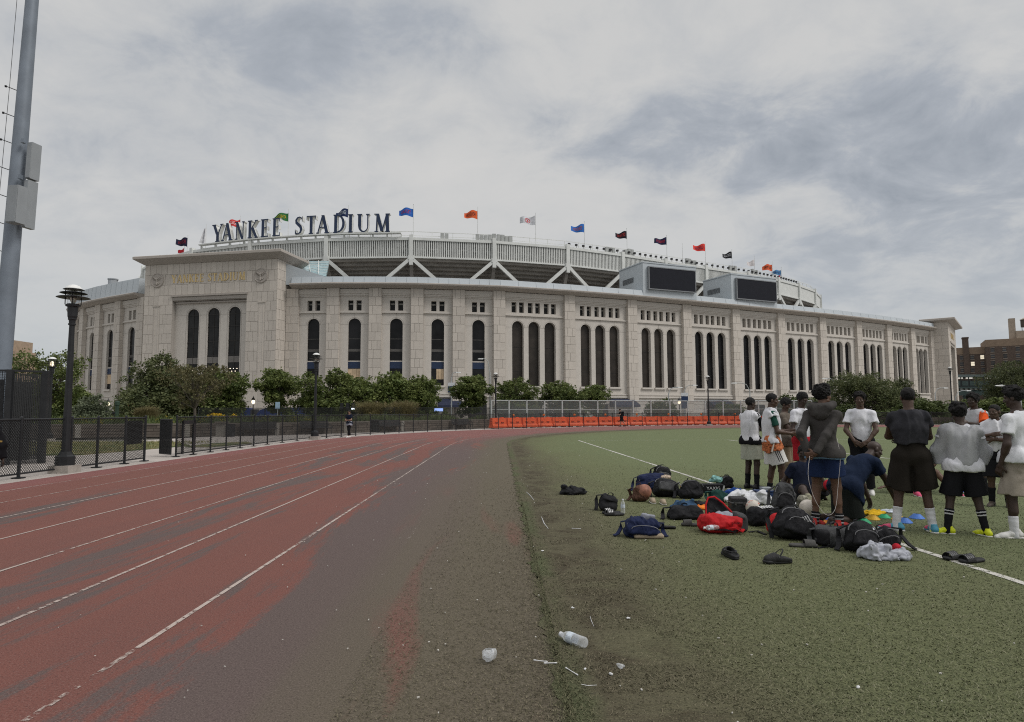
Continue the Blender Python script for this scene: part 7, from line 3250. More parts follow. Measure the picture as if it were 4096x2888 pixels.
# man in the charcoal hoodie, hands clasped behind his back
hp = Person('person in charcoal hoodie and navy shorts with hands clasped behind the back', (3.93, 8.22, 0), rd(-42), 1.79, SKIN_B, wrist_l=(-.075, -.115, .515), wrist_r=(-.02, -.155, .508),
            elb_l=(-.35, -1, .1), elb_r=(.35, -1, .1), ank_l=(-.078, .0, .045), ank_r=(.078, .02, .045), look=(.45, .88, .0), hair='curly', palm_l=(.3, -1, 0), palm_r=(-.3, 1, .1), curl=(.7, .8),
            hand_dir=((.75, -.45, -.35), (-.85, -.1, -.25)), foot_yaw=(-.2, -.3), build=1.0)
hp.shirt(C_HOOD, hem=.030, sleeve=1.97, loose=.97, name='hoodie', g=.007, fold=.004, seed=4, hips=.026)
H, U = hp.H, hp.U
nk = hp.neck
soft('hood', [seg(nk + np.array([-.055, .035, .015]) * H, nk + np.array([-.048, -.045, .0]) * H, .030 * H), seg(nk + np.array([-.048, -.045, .0]) * H, nk + np.array([.048, -.045, .0]) * H, .034 * H),
              seg(nk + np.array([.048, -.045, .0]) * H, nk + np.array([.055, .035, .015]) * H, .030 * H), ell(nk + np.array([0, -.058, -.035]) * H, np.array([.066, .030, .052]) * H)], C_HOOD, hp.t, .010, .03, noise=wob(.006, 40, 9))
hp.shirt(C_LBLUE, hem=.042, sleeve=0, name='undershirt', g=-.006, fold=.003, hips=.020)
hp.shorts(C_NAVY, .66, seed=6, flare=.018, top=.0)
hp.socks(C_BLACK, .26, cloth('grey_sock_stripe', (.30, .30, .31)), 3, .012)
hp.shoes(S_RED, S_SOLEB)
# earphone lead
pa, pb = hp.w(hp.wrR + np.array([-.05, -.05, -.03])), hp.w(hp.pel + np.array([.16, -.06, .10]))
mb = MB()
pts = [pa, pa + np.array([-.05, -.05, -.25]), pa + np.array([.02, -.05, -.52]), pa + np.array([.14, -.06, -.70]), pa + np.array([.26, -.05, -.64]), pb + np.array([-.02, -.06, -.45]), pb + np.array([.02, -.05, -.15]), pb + np.array([0, -.03, .08])]
sm = []
for k in range(len(pts) - 1):
    p0, p1, p2, p3 = pts[max(0, k - 1)], pts[k], pts[k + 1], pts[min(len(pts) - 1, k + 2)]
    for j in range(5):
        t_ = j / 5
        sm.append(.5 * ((2 * p1) + (-p0 + p2) * t_ + (2 * p0 - 5 * p1 + 4 * p2 - p3) * t_ ** 2 + (-p0 + 3 * p1 - 3 * p2 + p3) * t_ ** 3))
sm.append(pts[-1])
mb.tube(sm, .0026, 5)
tag(mb.build('earphone_lead', mat('white_lead', (.55, .52, .50), .5), None, org=pa, loc=pa, smooth=True), 'thin white earphone lead looping down from the hands of the hoodie wearer', 'cable')

# man in the black tunic, arms crossed
p9 = Person('person seen from behind in a sleeveless charcoal tunic and long black shorts', (4.84, 7.92, 0), rd(-27), 1.76, SKIN_A, ank_l=(-.108, 0, .045), ank_r=(.108, .02, .045), look=(-.12, 1, 0), hair='short', foot_yaw=(1.3, .35), build=1.0,
            **CR)
p9.drape(C_TUNIC, -.072, 21, 'tunic', g=.018, shoulder=.40, fold=.010, flare=1.05, cutn=.082, fq=34, low=.35, cutz=.040)
p9.shorts(C_OLIVEBLK, .93, seed=7, g=.016, flare=.032, top=.085, fold=.009)
p9.socks(cloth('white_sock', (.62, .62, .64)), .50, None)
p9.shoes(S_TEAL, S_SOLEW, S_PINK)

# boy in the silver bib
p10 = Person('person in a draped silver bib, black shorts and neon yellow shoes', (5.32, 7.72, 0), rd(-20), 1.55, SKIN_C, ank_l=(-.120, 0, .045), ank_r=(.120, -.02, .045), look=(.05, 1, -.05), hair='afro',
             wrist_l=(-.08, .17, .60), wrist_r=(.08, .17, .60), elb_l=(-.8, -.6, -.5), elb_r=(.8, -.6, -.5), foot_yaw=(1.5, .5), build=.96, hd=1.06)
p10.shirt(C_WHITE, hem=.040, sleeve=.4, name='tee', loose=1.12, g=.016, fold=.007, seed=12, hips=.027)
H, U = p10.H, p10.U
bibp = [seg(p10.shL, p10.shR, .040 * H), seg(p10.neck - U * .04 * H, p10.shL, .040 * H, .036 * H), seg(p10.neck - U * .04 * H, p10.shR, .040 * H, .036 * H),
        seg(p10.chest, p10.pel + U * .03 * H, .112 * H, .112 * H, .74, p10.R)]
for sh, e in ((p10.shL, p10.elL), (p10.shR, p10.elR)):
    bibp += [seg(sh, e, .036 * H, .036 * H, k=.06), seg(e, p10.pel + (e - p10.shL * .5 - p10.shR * .5) * .75 + U * .03 * H, .044 * H, .04 * H, k=.07)]
f1, f2 = wob(.012, 34, 31, 4, (1, 1, .15)), wob(.006, 70, 32, 4, (1, 1, .3))
soft('bib', bibp, C_SILV, p10.t, .011, .05, [(p10.pel - U * .0 * H, -U)], lambda X, Y, Z: f1(X, Y, Z) + f2(X, Y, Z), cut=[ell(p10.neck + U * .025 * H, np.array([.058, .05, .05]) * H)])
p10.shorts(C_BLACK, .92, seed=8, g=.016, flare=.022, top=.02, fold=.006)
p10.socks(C_BLACK, .62, cloth('white_stripe', (.55, .55, .56)), 2, .012)
p10.shoes(S_YEL, S_SOLEW)

# man in the white mesh tee at the edge
p13 = Person('person in a white mesh tee and beige shorts with one hand resting at the hip', (5.84, 7.50, 0), rd(18), 1.74, SKIN_C, ank_l=(-.070, .02, .045), ank_r=(.08, -.06, .045), look=(-.35, .92, -.22), hair='afro', wrist_l=(-.145, .03, .475), elb_l=(-.5, -1, 0),
             wrist_r=(.15, .1, .5), foot_yaw=(1.1, .2), palm_l=(1, .1, 0), curl=(.65, .5))
p13.shirt(cloth('white_mesh_tee', (.64, .65, .68)), hem=.025, sleeve=.62, loose=1.0, name='tee', g=.011, fold=.007, seed=14, hips=.032)
p13.shorts(C_BEIGE, .97, seed=9, g=.016, flare=.020, top=.02, fold=.008)
p13.socks(cloth('white_sock', (.62, .62, .64)), .42)
p13.shoes(S_WHITE, S_SOLEW)

# man facing in the plain white tee
p6 = Person('person in a plain white tee and black trousers facing the group with hands joined', (6.17, 11.5, 0), rd(150), 1.80, SKIN_A, wrist_l=(-.055, .125, .515), wrist_r=(.055, .125, .515), elb_l=(-1, -.35, 0), elb_r=(1, -.35, 0), hand_dir=((.7, .3, -.4), (-.7, .3, -.4)),
            palm_l=(0, -1, 0), palm_r=(0, -1, 0), curl=(.4, .5), look=(.05, 1, -.08), hair='afro')
p6.shirt(C_WHITE, hem=.015, sleeve=.58, loose=1.0, name='tee', g=.014, fold=.008, seed=15)
p6.shorts(C_BLACK, 1.93, name='trousers', seed=10, g=.012, top=.03)
p6.shoes(S_WHITE, S_SOLEW)

# man in the white tee touching his face
p4 = Person('person in a white tee and red shorts with a hand at the mouth', (5.30, 11.9, 0), rd(-150), 1.82, SKIN_C, wrist_r=(.13, .09, .50), elb_r=(.5, -1, 0), wrist_l=(-.045, .150, .83), elb_l=(-1, .0, -.7), hand_dir=((.5, -.2, .75), None), palm_l=(.2, -1, 0),
            look=(.1, .9, -.42), hair='flat', curl=(.5, .4))
p4.shirt(C_WHITE, hem=.015, sleeve=.60, loose=1.0, name='tee', g=.013, fold=.007, seed=16)
p4.shorts(C_RED, .85, seed=11, top=.02)
p4.socks(C_BLACK, .5)
p4.shoes(S_BLACK, S_SOLEB)

# three on the left
p2 = Person('person in white bib over green tee, patterned jersey tied round the waist', (4.54, 11.4, 0), rd(-104), 1.79, SKIN_A, wrist_r=(.06, .175, .60), elb_r=(.5, -1, 0), wrist_l=(-.08, .17, .62), elb_l=(-.5, -1, 0), palm_r=(-1, 0, .2), look=(.12, 1, -.12), hair='short',
            ank_l=(-.06, -.03, .045), ank_r=(.06, .10, .045), foot_yaw=(.1, -.2))
p2.shirt(C_GRN, hem=.0, sleeve=.68, name='tee', g=.004, fold=.003, seed=17)
p2.drape(C_BIB, .01, 41, 'bib', g=.018, shoulder=.12, fold=.011, flare=1.05)
p2.shorts(C_WSH, .90, seed=12, g=.020, flare=.02, top=.02)
mpat = mat('patterned_jersey', (.20, .055, .02), .85, .9, 34, bump=.2, bscale=80, col2=(.40, .12, .045))
p2.shorts(mpat, .36, name='tied_jersey', seed=13, g=.034, flare=.02, top=.085, fold=.010)
H = p2.H
for k in range(3):
    y = -.012 + k * .018
    a, b = p2.hipR + np.array([.064, y, -.02]) * H, p2.hipR + (p2.knR - p2.hipR) * .78 + np.array([.071, y + .004, 0]) * H
    mb = MB()
    mb.beam(a + np.array([.004, 0, 0]), b + np.array([.004, 0, 0]), .012, .012)
    mb.build('side_stripe', C_BLACK, p2.t)
mb = MB()
a, b = p2.pel + np.array([.115, .02, .065]) * H, p2.pel + np.array([.125, -.02, -.10]) * H
mb.beam(a, b, .05, .02)
mb.build('jersey_trim', cloth('cream_trim', (.48, .44, .38)), p2.t)
p2.socks(C_BLACK, .3)
p2.shoes(S_BLACK, S_SOLEB)

p1 = Person('person in a white bib with black sleeves, behind the green-sleeved person', (4.50, 12.3, 0), rd(-62), 1.74, SKIN_C, look=(.2, 1, -.1), hair='short', ank_l=(-.06, .0, .045), **CR)
p1.shirt(C_BLACK, hem=.04, sleeve=.95, name='undershirt', g=.005, fold=.003, seed=18)
p1.drape(C_BIB, .0, 43, 'bib', g=.018, shoulder=.10, fold=.010)
p1.shorts(C_PALE, .80, seed=14, g=.020, flare=.022, top=.0)
p1.socks(C_BLACK, .5)
p1.shoes(S_BLACK, S_SOLEB)

p3 = Person('person in a taupe tee and khaki trousers looking down at a phone', (5.20, 12.4, 0), rd(-128), 1.73, SKIN_A, wrist_l=(-.035, .20, .665), wrist_r=(.035, .20, .655), elb_l=(-.7, -.6, -.6), elb_r=(.7, -.6, -.6), palm_l=(.5, -.5, .6), palm_r=(-.5, -.5, .6),
            look=(0, .85, -.5), hair='flat', curl=(.7, .7), hand_dir=((.3, .6, .6), (-.3, .6, .6)))
p3.shirt(C_TAUPE, hem=.06, sleeve=.6, name='tee', g=.012, seed=19)
p3.shorts(C_KHAKI, 1.55, name='trousers', seed=15, g=.014, top=.0)
p3.shoes(S_BLACK, S_SOLEB)
q = p3.w((p3.wrL + p3.wrR) / 2 + np.array([0, .12, .06]))
ph = thing('phone', 'black phone held up between two hands', 'phone', q, rd(-128))
mb = MB()
mb.hexa([(-.038, 0, -.07), (.038, 0, -.07), (.038, .009, -.07), (-.038, .009, -.07), (-.038, -.04, .07), (.038, -.04, .07), (.038, -.031, .07), (-.038, -.031, .07)])
mb.build('case', mat('phone_black', (.012, .012, .014), .3), ph)
mb = MB()
mb.poly([(-.034, -.003, -.064), (.034, -.003, -.064), (.034, -.042, .064), (-.034, -.042, .064)])
mb.build('screen', M_SCREEN, ph)
q = gnd(3119, 1952)
tp = thing('monopod', 'slim black monopod standing beside the person with the phone', 'monopod', q)
mb = MB()
mb.tube([(0, 0, .0), (0, 0, .45)], [.011, .011], 6)
mb.tube([(0, 0, .45), (0, 0, .95)], [.014, .014], 6)
mb.build('lower_tube', M_BLK, tp, kind='stuff')
mb = MB()
mb.tube([(0, 0, .95), (0, 0, 1.15)], [.018, .018], 6)
mb.build('grip', S_BLACK, tp)
for z in (.30, .62, .95):
    mb = MB()
    mb.lathe([(.02, 0), (.026, .02), (.02, .045)], (0, 0, z), 8)
    mb.build('clamp', M_BLK, tp)
mb = MB()
mb.box((0, 0, 1.19), (.16, .06, .08))
mb.build('camera_mount', M_BLK, tp)

# kneeling man in the navy tee
q = gnd(3405, 2082)
p7 = Person('bald person in a navy tee kneeling and reaching towards the cones', (4.50, 8.75, 0), rd(-72), 1.76, SKIN_C, pelvis=(0, -.04, .265), lean=.84, wrist_r=(.13, .34, .105), elb_r=(1, .3, .2), wrist_l=(-.10, .30, .12), elb_l=(-1, .2, .2),
            ank_l=(-.075, -.24, .032), ank_r=(.075, -.26, .032), knee_l=(0, .8, -.6), knee_r=(0, .8, -.6), look=(.35, .80, -.35), head_up=(0, .5, .85), neck_fwd=.0, hair=None, curl=(.35, .3), palm_r=(-.4, -.6, 0), palm_l=(0, -1, 0), hand_dir=((0, .3, -1), (.1, .35, -1)), build=1.10)
p7.shirt(cloth('navy_tee', (.011, .019, .042)), hem=.06, sleeve=.52, loose=1.12, name='tee', g=.016, fold=.006, seed=22)
p7.shorts(cloth('black_green_cloth', (.016, .019, .017)), .92, seed=17, g=.020, flare=.012, top=.02, fold=.008)
for an in (p7.anL, p7.anR):
    shoe(p7.t, an, 0, 1.08, S_BLACK, S_SOLEB, down=(0, -.55, -.25))

# seated in front of the hoodie
p8 = Person('person in dark navy shirt sitting on the turf behind the hoodie wearer', (4.70, 10.5, 0), rd(-182), 1.70, SKIN_C, pelvis=(0, 0, .075), lean=-.12, wrist_l=(-.20, -.10, .05), elb_l=(-1, -.5, .1), wrist_r=(.22, -.12, .04), elb_r=(1, -.5, .2),
            ank_l=(-.14, .38, .05), ank_r=(.12, .42, .05), knee_l=(-.3, .1, 1), knee_r=(.3, .1, 1), look=(.25, .9, -.4), hair='short', hand_dir=((-.3, -.2, -.3), (.3, -.2, -.3)), palm_l=(0, 0, -1), palm_r=(0, 0, -1), curl=(.1, .1), foot_yaw=(.2, -.2))
p8.shirt(C_NAVYT, hem=.05, sleeve=.6, name='tee', loose=1.1, g=.016, seed=23)
p8.shorts(C_BLACK, .7, seed=18, g=.018, flare=.014)
for kn in (p8.knL,):
    soft('knee_sleeve', [ell(kn, (.075, .075, .085))], C_RED, p8.t, .012, 0)
p8.socks(cloth('camo_sock', (.22, .21, .15), .9, .6, 30), .5)
p8.shoes(S_WHITE, S_SOLEW)

# seated behind the tunic
p9b = Person('person in black sitting on the turf half hidden behind the tunic wearer', (7.12, 11.7, 0), rd(176), 1.72, SKIN_B, pelvis=(0, 0, .075), lean=.10, wrist_l=(-.17, .04, .22), wrist_r=(.30, .04, .03), elb_r=(1, -.3, .3), elb_l=(-1, -.2, 0), ank_l=(-.30, .24, .05), ank_r=(.10, .30, .05),
             knee_l=(-.3, .1, 1), knee_r=(.2, .1, 1), look=(0, 1, -.1), hair='short', hand_dir=(None, (.8, .3, -.1)), palm_r=(0, 0, -1), curl=(.3, .15))
p9b.shirt(C_BLACK, hem=.06, sleeve=.6, name='tee', g=.014, seed=24)
p9b.shorts(C_BLACK, .75, seed=19, g=.02, flare=.02)
p9b.socks(C_BLACK, .3)
p9b.shoes(S_PINK, S_SOLEW)

# orange sleeves under a bib, hand on hip
p11 = Person('person in an orange tee under a pale bib and white shorts with hand on hip', (8.20, 11.5, 0), rd(104), 1.77, SKIN_C, wrist_r=(.125, .055, .575), elb_r=(1, -.35, .1), wrist_l=(-.04, .15, .70), elb_l=(-1, .1, -.5), hand_dir=((.4, .4, .5), (-.8, .4, -.3)), look=(-.1, 1, -.05), hair='afro',
             curl=(.5, .4), ank_l=(-.06, 0, .045), foot_yaw=(.1, -.1))
p11.shirt(C_ORNG, hem=.095, sleeve=.72, loose=1.05, name='tee', g=.014, seed=25)
p11.drape(cloth('pale_grey_bib', (.44, .44, .46)), -.06, 45, 'bib', g=.020, shoulder=.06, fold=.009, cutn=.062)
p11.shorts(C_WSH, .92, seed=20, g=.022, flare=.02, top=.0)
p11.socks(C_BLACK, .5)
p11.shoes(S_BLUE, S_SOLEW)

p12 = Person('young person in a white bib looking out from behind the white mesh tee', (7.40, 9.95, 0), rd(138), 1.56, SKIN_A, look=(.30, .95, -.05), hair='crop', hd=1.06, **{**CR, 'wrist_r': (.02, .14, .70)})
p12.shirt(C_BLACK, hem=.06, sleeve=.4, name='tee', g=.004, fold=.003, seed=26)
p12.drape(C_BIB, -.02, 47, 'bib', g=.026, shoulder=.75, fold=.012, flare=1.08)
p12.shorts(C_BLACK, .95, seed=21, g=.02, flare=.02)
p12.socks(C_BLACK, .6)
p12.shoes(S_BROWN, S_SOLEB)

# walkers on the track
w1 = Person('person walking on the track with a grey jacket tied at the waist', (-9.75, 38.9, 0), rd(150), 1.66, SKIN_L, wrist_l=(-.05, .17, .62), wrist_r=(.05, .17, .62), elb_l=(-.7, -.7, -.3), elb_r=(.7, -.7, -.3), ank_l=(-.05, .10, .045), ank_r=(.05, -.10, .06),
            hair='short', look=(0, .9, -.4), h=.022, group=None, foot_yaw=(0, 0))
w1.shirt(C_NAVYT, hem=.05, sleeve=.6, name='tee', g=.012)
w1.shorts(C_BLACK, 1.9, name='trousers', g=.012)
w1.shorts(C_GREY, .4, name='tied_jacket', g=.03, flare=.03, top=.06)
w1.shoes(S_WHITE, S_SOLEW)
w2 = Person('person in black with a cap and backpack walking past the orange barriers', (11.2, 66.5, 0), rd(98), 1.84, SKIN_L, lean=.18, wrist_l=(-.05, .24, .66), wrist_r=(.05, .24, .66), elb_l=(-.7, -.7, -.3), elb_r=(.7, -.7, -.3), ank_l=(-.05, .08, .045), ank_r=(.05, -.22, .07), hair='short',
            look=(0, .95, -.3), h=.025, group=None, foot_yaw=(0, 0))
w2.shirt(C_BLACK, hem=.08, sleeve=.55, name='tee', g=.02)
w2.shorts(C_BLACK, .95, g=.02)
w2.shoes(S_BLACK, S_SOLEB)
bp_ = thing('backpack', 'dark backpack worn by the walker at the orange barriers', 'backpack', w2.w(w2.chest + np.array([0, -.20, -.05])), rd(98))
soft('bag', [rbox((0, 0, 0), (.16, .11, .25), .07)], C_BLACK, bp_, .02, 0)
# someone at the very edge of the frame
e1 = Person('person in black with gold trim standing by the near fence', (-8.28, 10.2, 0), rd(60), 1.56, SKIN_C, hair='afro', group=None)
e1.shirt(C_BLACK, hem=.1, sleeve=1.9, name='jacket', g=.03, fold=.008)
e1.shorts(C_BLACK, 1.9, name='trousers', g=.014)
e1.shoes(S_BLACK, S_SOLEB)
mb = MB()
mb.beam(e1.chest + np.array([.19, -.1, -.12]), e1.chest + np.array([.19, .16, -.02]), .03, .02)
mb.build('gold_trim', mat('gold_trim', (.40, .27, .08), .5), e1.t)
# ------------------------------------------------------------------ bags, shoes and clothes left on the turf
def at(px, py, z=0.008):
    q = gnd(px, py)
    return np.array([q[0], q[1], z])


def mpp(py):
    return float(gnd(2048, py)[1]) / FPX


B_BLK = cloth('black_nylon', (.016, .016, .018), .6, .25, 9, .3, 160, 0, .5)
B_GRY = cloth('dark_grey_nylon', (.055, .056, .058), .65, .2, 9, .3, 160, 0, .5)
B_NAV = cloth('navy_nylon', (.014, .020, .055), .65, .2, 9, .3, 160, 0, .5)
B_RED = cloth('red_nylon', (.42, .018, .022), .65, .12, 9, .3, 160, 0, .4)
B_DEN = cloth('denim', (.035, .070, .125), .9, .25, 12, .4, 200)
B_ROY = cloth('royal_blue_cloth', (.020, .060, .22))
B_GRN = cloth('bottle_green_nylon', (.012, .045, .038), .7, .2, 9)
B_TEAL = cloth('pale_teal_cloth', (.22, .42, .40), .85, .4, 14)
B_WHT = cloth('white_sack_cloth', (.58, .59, .61), .8, .08, 6)
B_ORG = cloth('orange_cloth', (.72, .20, .035), .85, .2, 12)
B_TAN = cloth('tan_suede', (.30, .245, .18), .9, .1, 9)
B_MESHB = cloth('brown_mesh', (.085, .045, .032), .8, .6, 60)
R_BLK = mat('black_rubber', (.017, .017, .018), .6, .2, 12, bump=.3, bscale=60)
R_GRY = mat('grey_rubber', (.060, .058, .055), .75, .15, 12, bump=.3, bscale=60)
P_WHITE = mat('white_print', (.62, .62, .62), .6, .05)
P_GREY = mat('grey_zip', (.12, .12, .125), .5, .1)
CLEAR = glass('clear_plastic', (.88, .90, .92), .12, .55)
PAPER = mat('paper_label', (.50, .55, .60), .7, .3, 30)


def strap(pts, w_, t_, m, parent, name='strap'):
    mb = MB()
    pts = [np.array(p, float) for p in pts]
    P_ = []
    for k in range(len(pts)):
        d = unit(pts[min(k + 1, len(pts) - 1)] - pts[max(k - 1, 0)])
        sd = unit(np.cross(d, (0, 0, 1)) + np.array([0, 1e-3, 0]))
        u2 = np.cross(sd, d)
        P_.append([pts[k] + sd * w_ / 2 + u2 * t_ / 2, pts[k] - sd * w_ / 2 + u2 * t_ / 2, pts[k] - sd * w_ / 2 - u2 * t_ / 2, pts[k] + sd * w_ / 2 - u2 * t_ / 2])
    i0 = 0
    for a in P_:
        mb.V += [tuple(q) for q in a]
    for k in range(len(P_) - 1):
        for j in range(4):
            a, b = k * 4 + j, k * 4 + (j + 1) % 4
            mb.F.append((a, b, b + 4, a + 4))
            mb.M.append(0)
    mb.F += [(3, 2, 1, 0), tuple(len(mb.V) - 4 + k for k in range(4))]
    mb.M += [0, 0]
    return mb.build(name, m, parent)


def backpack(label, px, py, w_, h_, d_, m, rot=0.0, tilt=(0, 0), m2=None, seed=1, zipm=P_GREY, pocket=True, straps=2, name='backpack', taper=.25, group='bags heaped on the turf', zip_=True, fold=.009):
    p = at(px, py)
    p[1] += d_ * .45
    t = thing(name, label, 'bag', p, rot, group)
    R = rotm(tilt[0], tilt[1], 0)
    c = np.array([0, 0, h_ / 2])
    f1, f2 = wob(fold, 22, seed), wob(fold * .5, 60, seed + 3)
    nz = lambda X, Y, Z: f1(X, Y, Z) + f2(X, Y, Z)
    G0 = [((0, 0, .0), (0, 0, -1))]
    top = R @ np.array([0, 0, h_ / 2])
    soft('main_bag', [rbox(c, (w_ / 2, d_ / 2, h_ / 2), min(w_, d_, h_) * .33, R, taper=taper), ell(c + np.array([0, 0, -.25 * h_]), (w_ * .5, d_ * .52, h_ * .30), None)], m, t, .010, .03, G0, nz)
    if pocket:
        pc = c + R @ np.array([0, -d_ * .50, -h_ * .14])
        po = soft('front_pocket', [rbox(pc, (w_ * .38, d_ * .16, h_ * .27), .03, R, taper=.1)], m2 or m, t, .009, .02, G0, wob(.004, 40, seed + 5))
        if zip_:
            arc = [pc + R @ np.array([w_ * .36 * cos(a), -d_ * .165, h_ * .06 + h_ * .21 * sin(a)]) for a in np.linspace(0, pi, 9)]
            MBz = MB()
            MBz.tube(arc, .0045, 4)
            MBz.build('zip', zipm, po)
    if zip_:
        arc = [c + R @ np.array([w_ * .45 * cos(a), -d_ * .32 * (1 - .3 * sin(a)), h_ * .12 + h_ * .34 * sin(a)]) for a in np.linspace(0, pi, 11)]
        mb = MB()
        mb.tube(arc, .006, 4)
        mb.build('zip', zipm, t)
    ha = [c + R @ np.array([x, d_ * .1, h_ / 2 * (1 - .0) + z]) for x, z in ((-.045, -.02), (-.035, .025), (0, .038), (.035, .025), (.045, -.02))]
    strap(ha, .022, .006, m, t, 'handle')
    r = random.Random(seed)
    for k in range(straps):
        s = -1 if k == 0 else 1
        a = c + R @ np.array([s * w_ * .40, d_ * .15, h_ * .36])
        b = c + R @ np.array([s * w_ * .58, d_ * .3, -h_ * .1])
        e = np.array([s * (w_ * .5 + r.uniform(.03, .16)), -d_ * .3 * r.random(), .012])
        strap([a, (a + b) / 2 + np.array([s * .04, 0, .03]), b, (b + e) / 2 + np.array([0, -.02, -.02]), e], .05, .012, m, t, 'shoulder_strap')
    return t


def heap(name, label, px, py, w_, d_, h_, m, seed, cat='clothing', rot=0.0, n=9, fold=.014, group='clothes dropped on the turf', fr=24, extra=None, dy=.45):
    p = at(px, py)
    p[1] += d_ * dy
    t = thing(name, label, cat, p, rot, group)
    r = np.random.default_rng(seed)
    pr = [ell((0, 0, h_ * .22), (w_ * .42, d_ * .42, h_ * .40))]
    for _ in range(n):
        a = r.uniform(0, 2 * pi)
        q = np.array([cos(a) * w_ * .34 * r.random() ** .5, sin(a) * d_ * .34 * r.random() ** .5, h_ * r.uniform(.12, .62)])
        e = q + np.array([r.normal() * w_ * .18, r.normal() * d_ * .15, -h_ * r.uniform(.0, .35)])
        pr.append(seg(q, e, h_ * r.uniform(.18, .30), h_ * r.uniform(.12, .22), k=.025))
    f1, f2 = wob(fold, fr, seed), wob(fold * .55, fr * 2.4, seed + 1)
    soft('folds', pr, m, t, .0095, .03, [((0, 0, 0), (0, 0, -1))], lambda X, Y, Z: f1(X, Y, Z) + f2(X, Y, Z))
    return t


def bottle(label, p, h_, rot=(0, 0, 0), cap=(.62, .63, .65), name='water_bottle', liquid=False, group=None):
    t = thing(name, label, 'bottle', p, 0, group)
    t.rotation_euler = rot
    k = h_ / .205
    pr = [(.028, 0), (.0325, .006), (.0325, .03), (.0305, .036), (.0325, .042), (.0325, .062), (.0305, .068), (.0325, .074), (.0325, .138), (.030, .152), (.020, .172), (.0125, .184), (.0125, .196)]
    mb = MB()
    mb.lathe([(r * k, z * k) for r, z in pr], n=20)
    mb.build('body', CLEAR, t, smooth=True)
    mb = MB()
    mb.lathe([(.0152 * k, .190 * k), (.0155 * k, .206 * k), (.014 * k, .2075 * k)], n=14)
    mb.build('cap', mat('bottle_cap_white', cap, .5), t)
    mb = MB()
    i0 = len(mb.V)
    for z in (.082, .132):
        for j in range(20):
            a = 2 * pi * j / 20
            mb.V.append((.0331 * k * cos(a), .0331 * k * sin(a), z * k))
    for j in range(20):
        mb.F.append((j, (j + 1) % 20, 20 + (j + 1) % 20, 20 + j))
        mb.M.append(0)
    mb.build('label', PAPER, t)
    return t


def slide(label, px, py, ang, m, size=.28, group='sandals left on the turf', stripes=0, flip=0.0, loc=None):
    """pool slide: foam sole with one broad strap"""
    p = at(px, py) if loc is None else np.array(loc)
    t = thing('slide_sandal', label, 'sandal', p, ang, group)
    if flip:
        t.rotation_euler = (0, flip, ang)
    L_ = size
    so = soft('sole', [seg((0, -L_ * .36, .016), (0, 0, .014), .043, .042, .55, (1, 0, 0)), seg((0, 0, .014), (.004, L_ * .34, .018), .042, .052, .5, (1, 0, 0))], m, t, .008, .02, [((0, 0, .0), (0, 0, -1)), ((0, 0, .036), (0, 0, 1))])
    mb = MB()
    n = 12
    ys = (.00, .105)
    for k in range(n + 1):
        a = pi * k / n
        for j, y in enumerate(ys):
            for rr in (1.0, .90):
                mb.V.append((.054 * rr * cos(a) + .004, y * (L_ / .28) + .01, .018 + .066 * rr * sin(a) * (1 - .12 * j)))
    for k in range(n):
        a = k * 4
        for q in ((0, 2), (2, 3), (3, 1), (1, 0)):
            mb.F.append((a + q[0], a + 4 + q[0], a + 4 + q[1], a + q[1]))
            mb.M.append(0)
    b = mb.build('foot_strap', m, t, smooth=False)
    for k in range(stripes):
        mb = MB()
        y = .028 + k * .024
        for j in range(5):
            a0, a1 = pi * (.28 + .11 * j), pi * (.28 + .11 * (j + 1))
            f = lambda a, yy: (.0552 * cos(a) + .004, yy, .018 + .067 * sin(a) * (1 - .12 * yy / .105))
            mb.poly([f(a0, y), f(a1, y), f(a1, y + .012), f(a0, y + .012)])
        mb.build('stripe', P_WHITE if m is R_BLK and stripes == 3 else P_GREY, b, kind='stuff')
    return t


def clog(label, px, py, ang, m, group='sandals left on the turf', strap_up=True):
    """foam clog with a swivel heel strap"""
    t = thing('foam_clog', label, 'clog', at(px, py), ang, group)
    soft('sole', [seg((0, -.105, .016), (0, 0, .016), .040, .040, .6, (1, 0, 0)), seg((0, 0, .016), (.004, .10, .020), .042, .050, .6, (1, 0, 0))], m, t, .007, .02, [((0, 0, 0), (0, 0, -1)), ((0, 0, .034), (0, 0, 1))])
    soft('upper', [seg((0, -.10, .035), (0, 0, .045), .044, .047), seg((0, 0, .045), (.004, .095, .036), .050, .044), seg((.0, .02, .06), (.0, .06, .05), .045, .04)], m, t, .0075, .02, [((0, 0, .022), (0, 0, -1)), ((0, -.04, .075), (0, -.35, .95))],
         cut=[seg((0, -.10, .07), (0, .0, .078), .034, .036), seg((0, .0, .075), (.002, .05, .045), .034, .02)])
    mb = MB()
    arc = []
    for a in np.linspace(0, pi, 11):
        arc.append((.048 * cos(a), (.012 - .060 * sin(a)) if strap_up else (.012 - .115 * sin(a)), .070 + (.062 * sin(a) if strap_up else .0)))
    strap(arc, .014, .006, m, t, 'heel_strap')
    for s in (-1, 1):
        mb = MB()
        mb.tube([(.046 * s, .012, .070), (.054 * s, .012, .070)], .008, 8)
        mb.build('rivet', P_GREY, t)
    return t


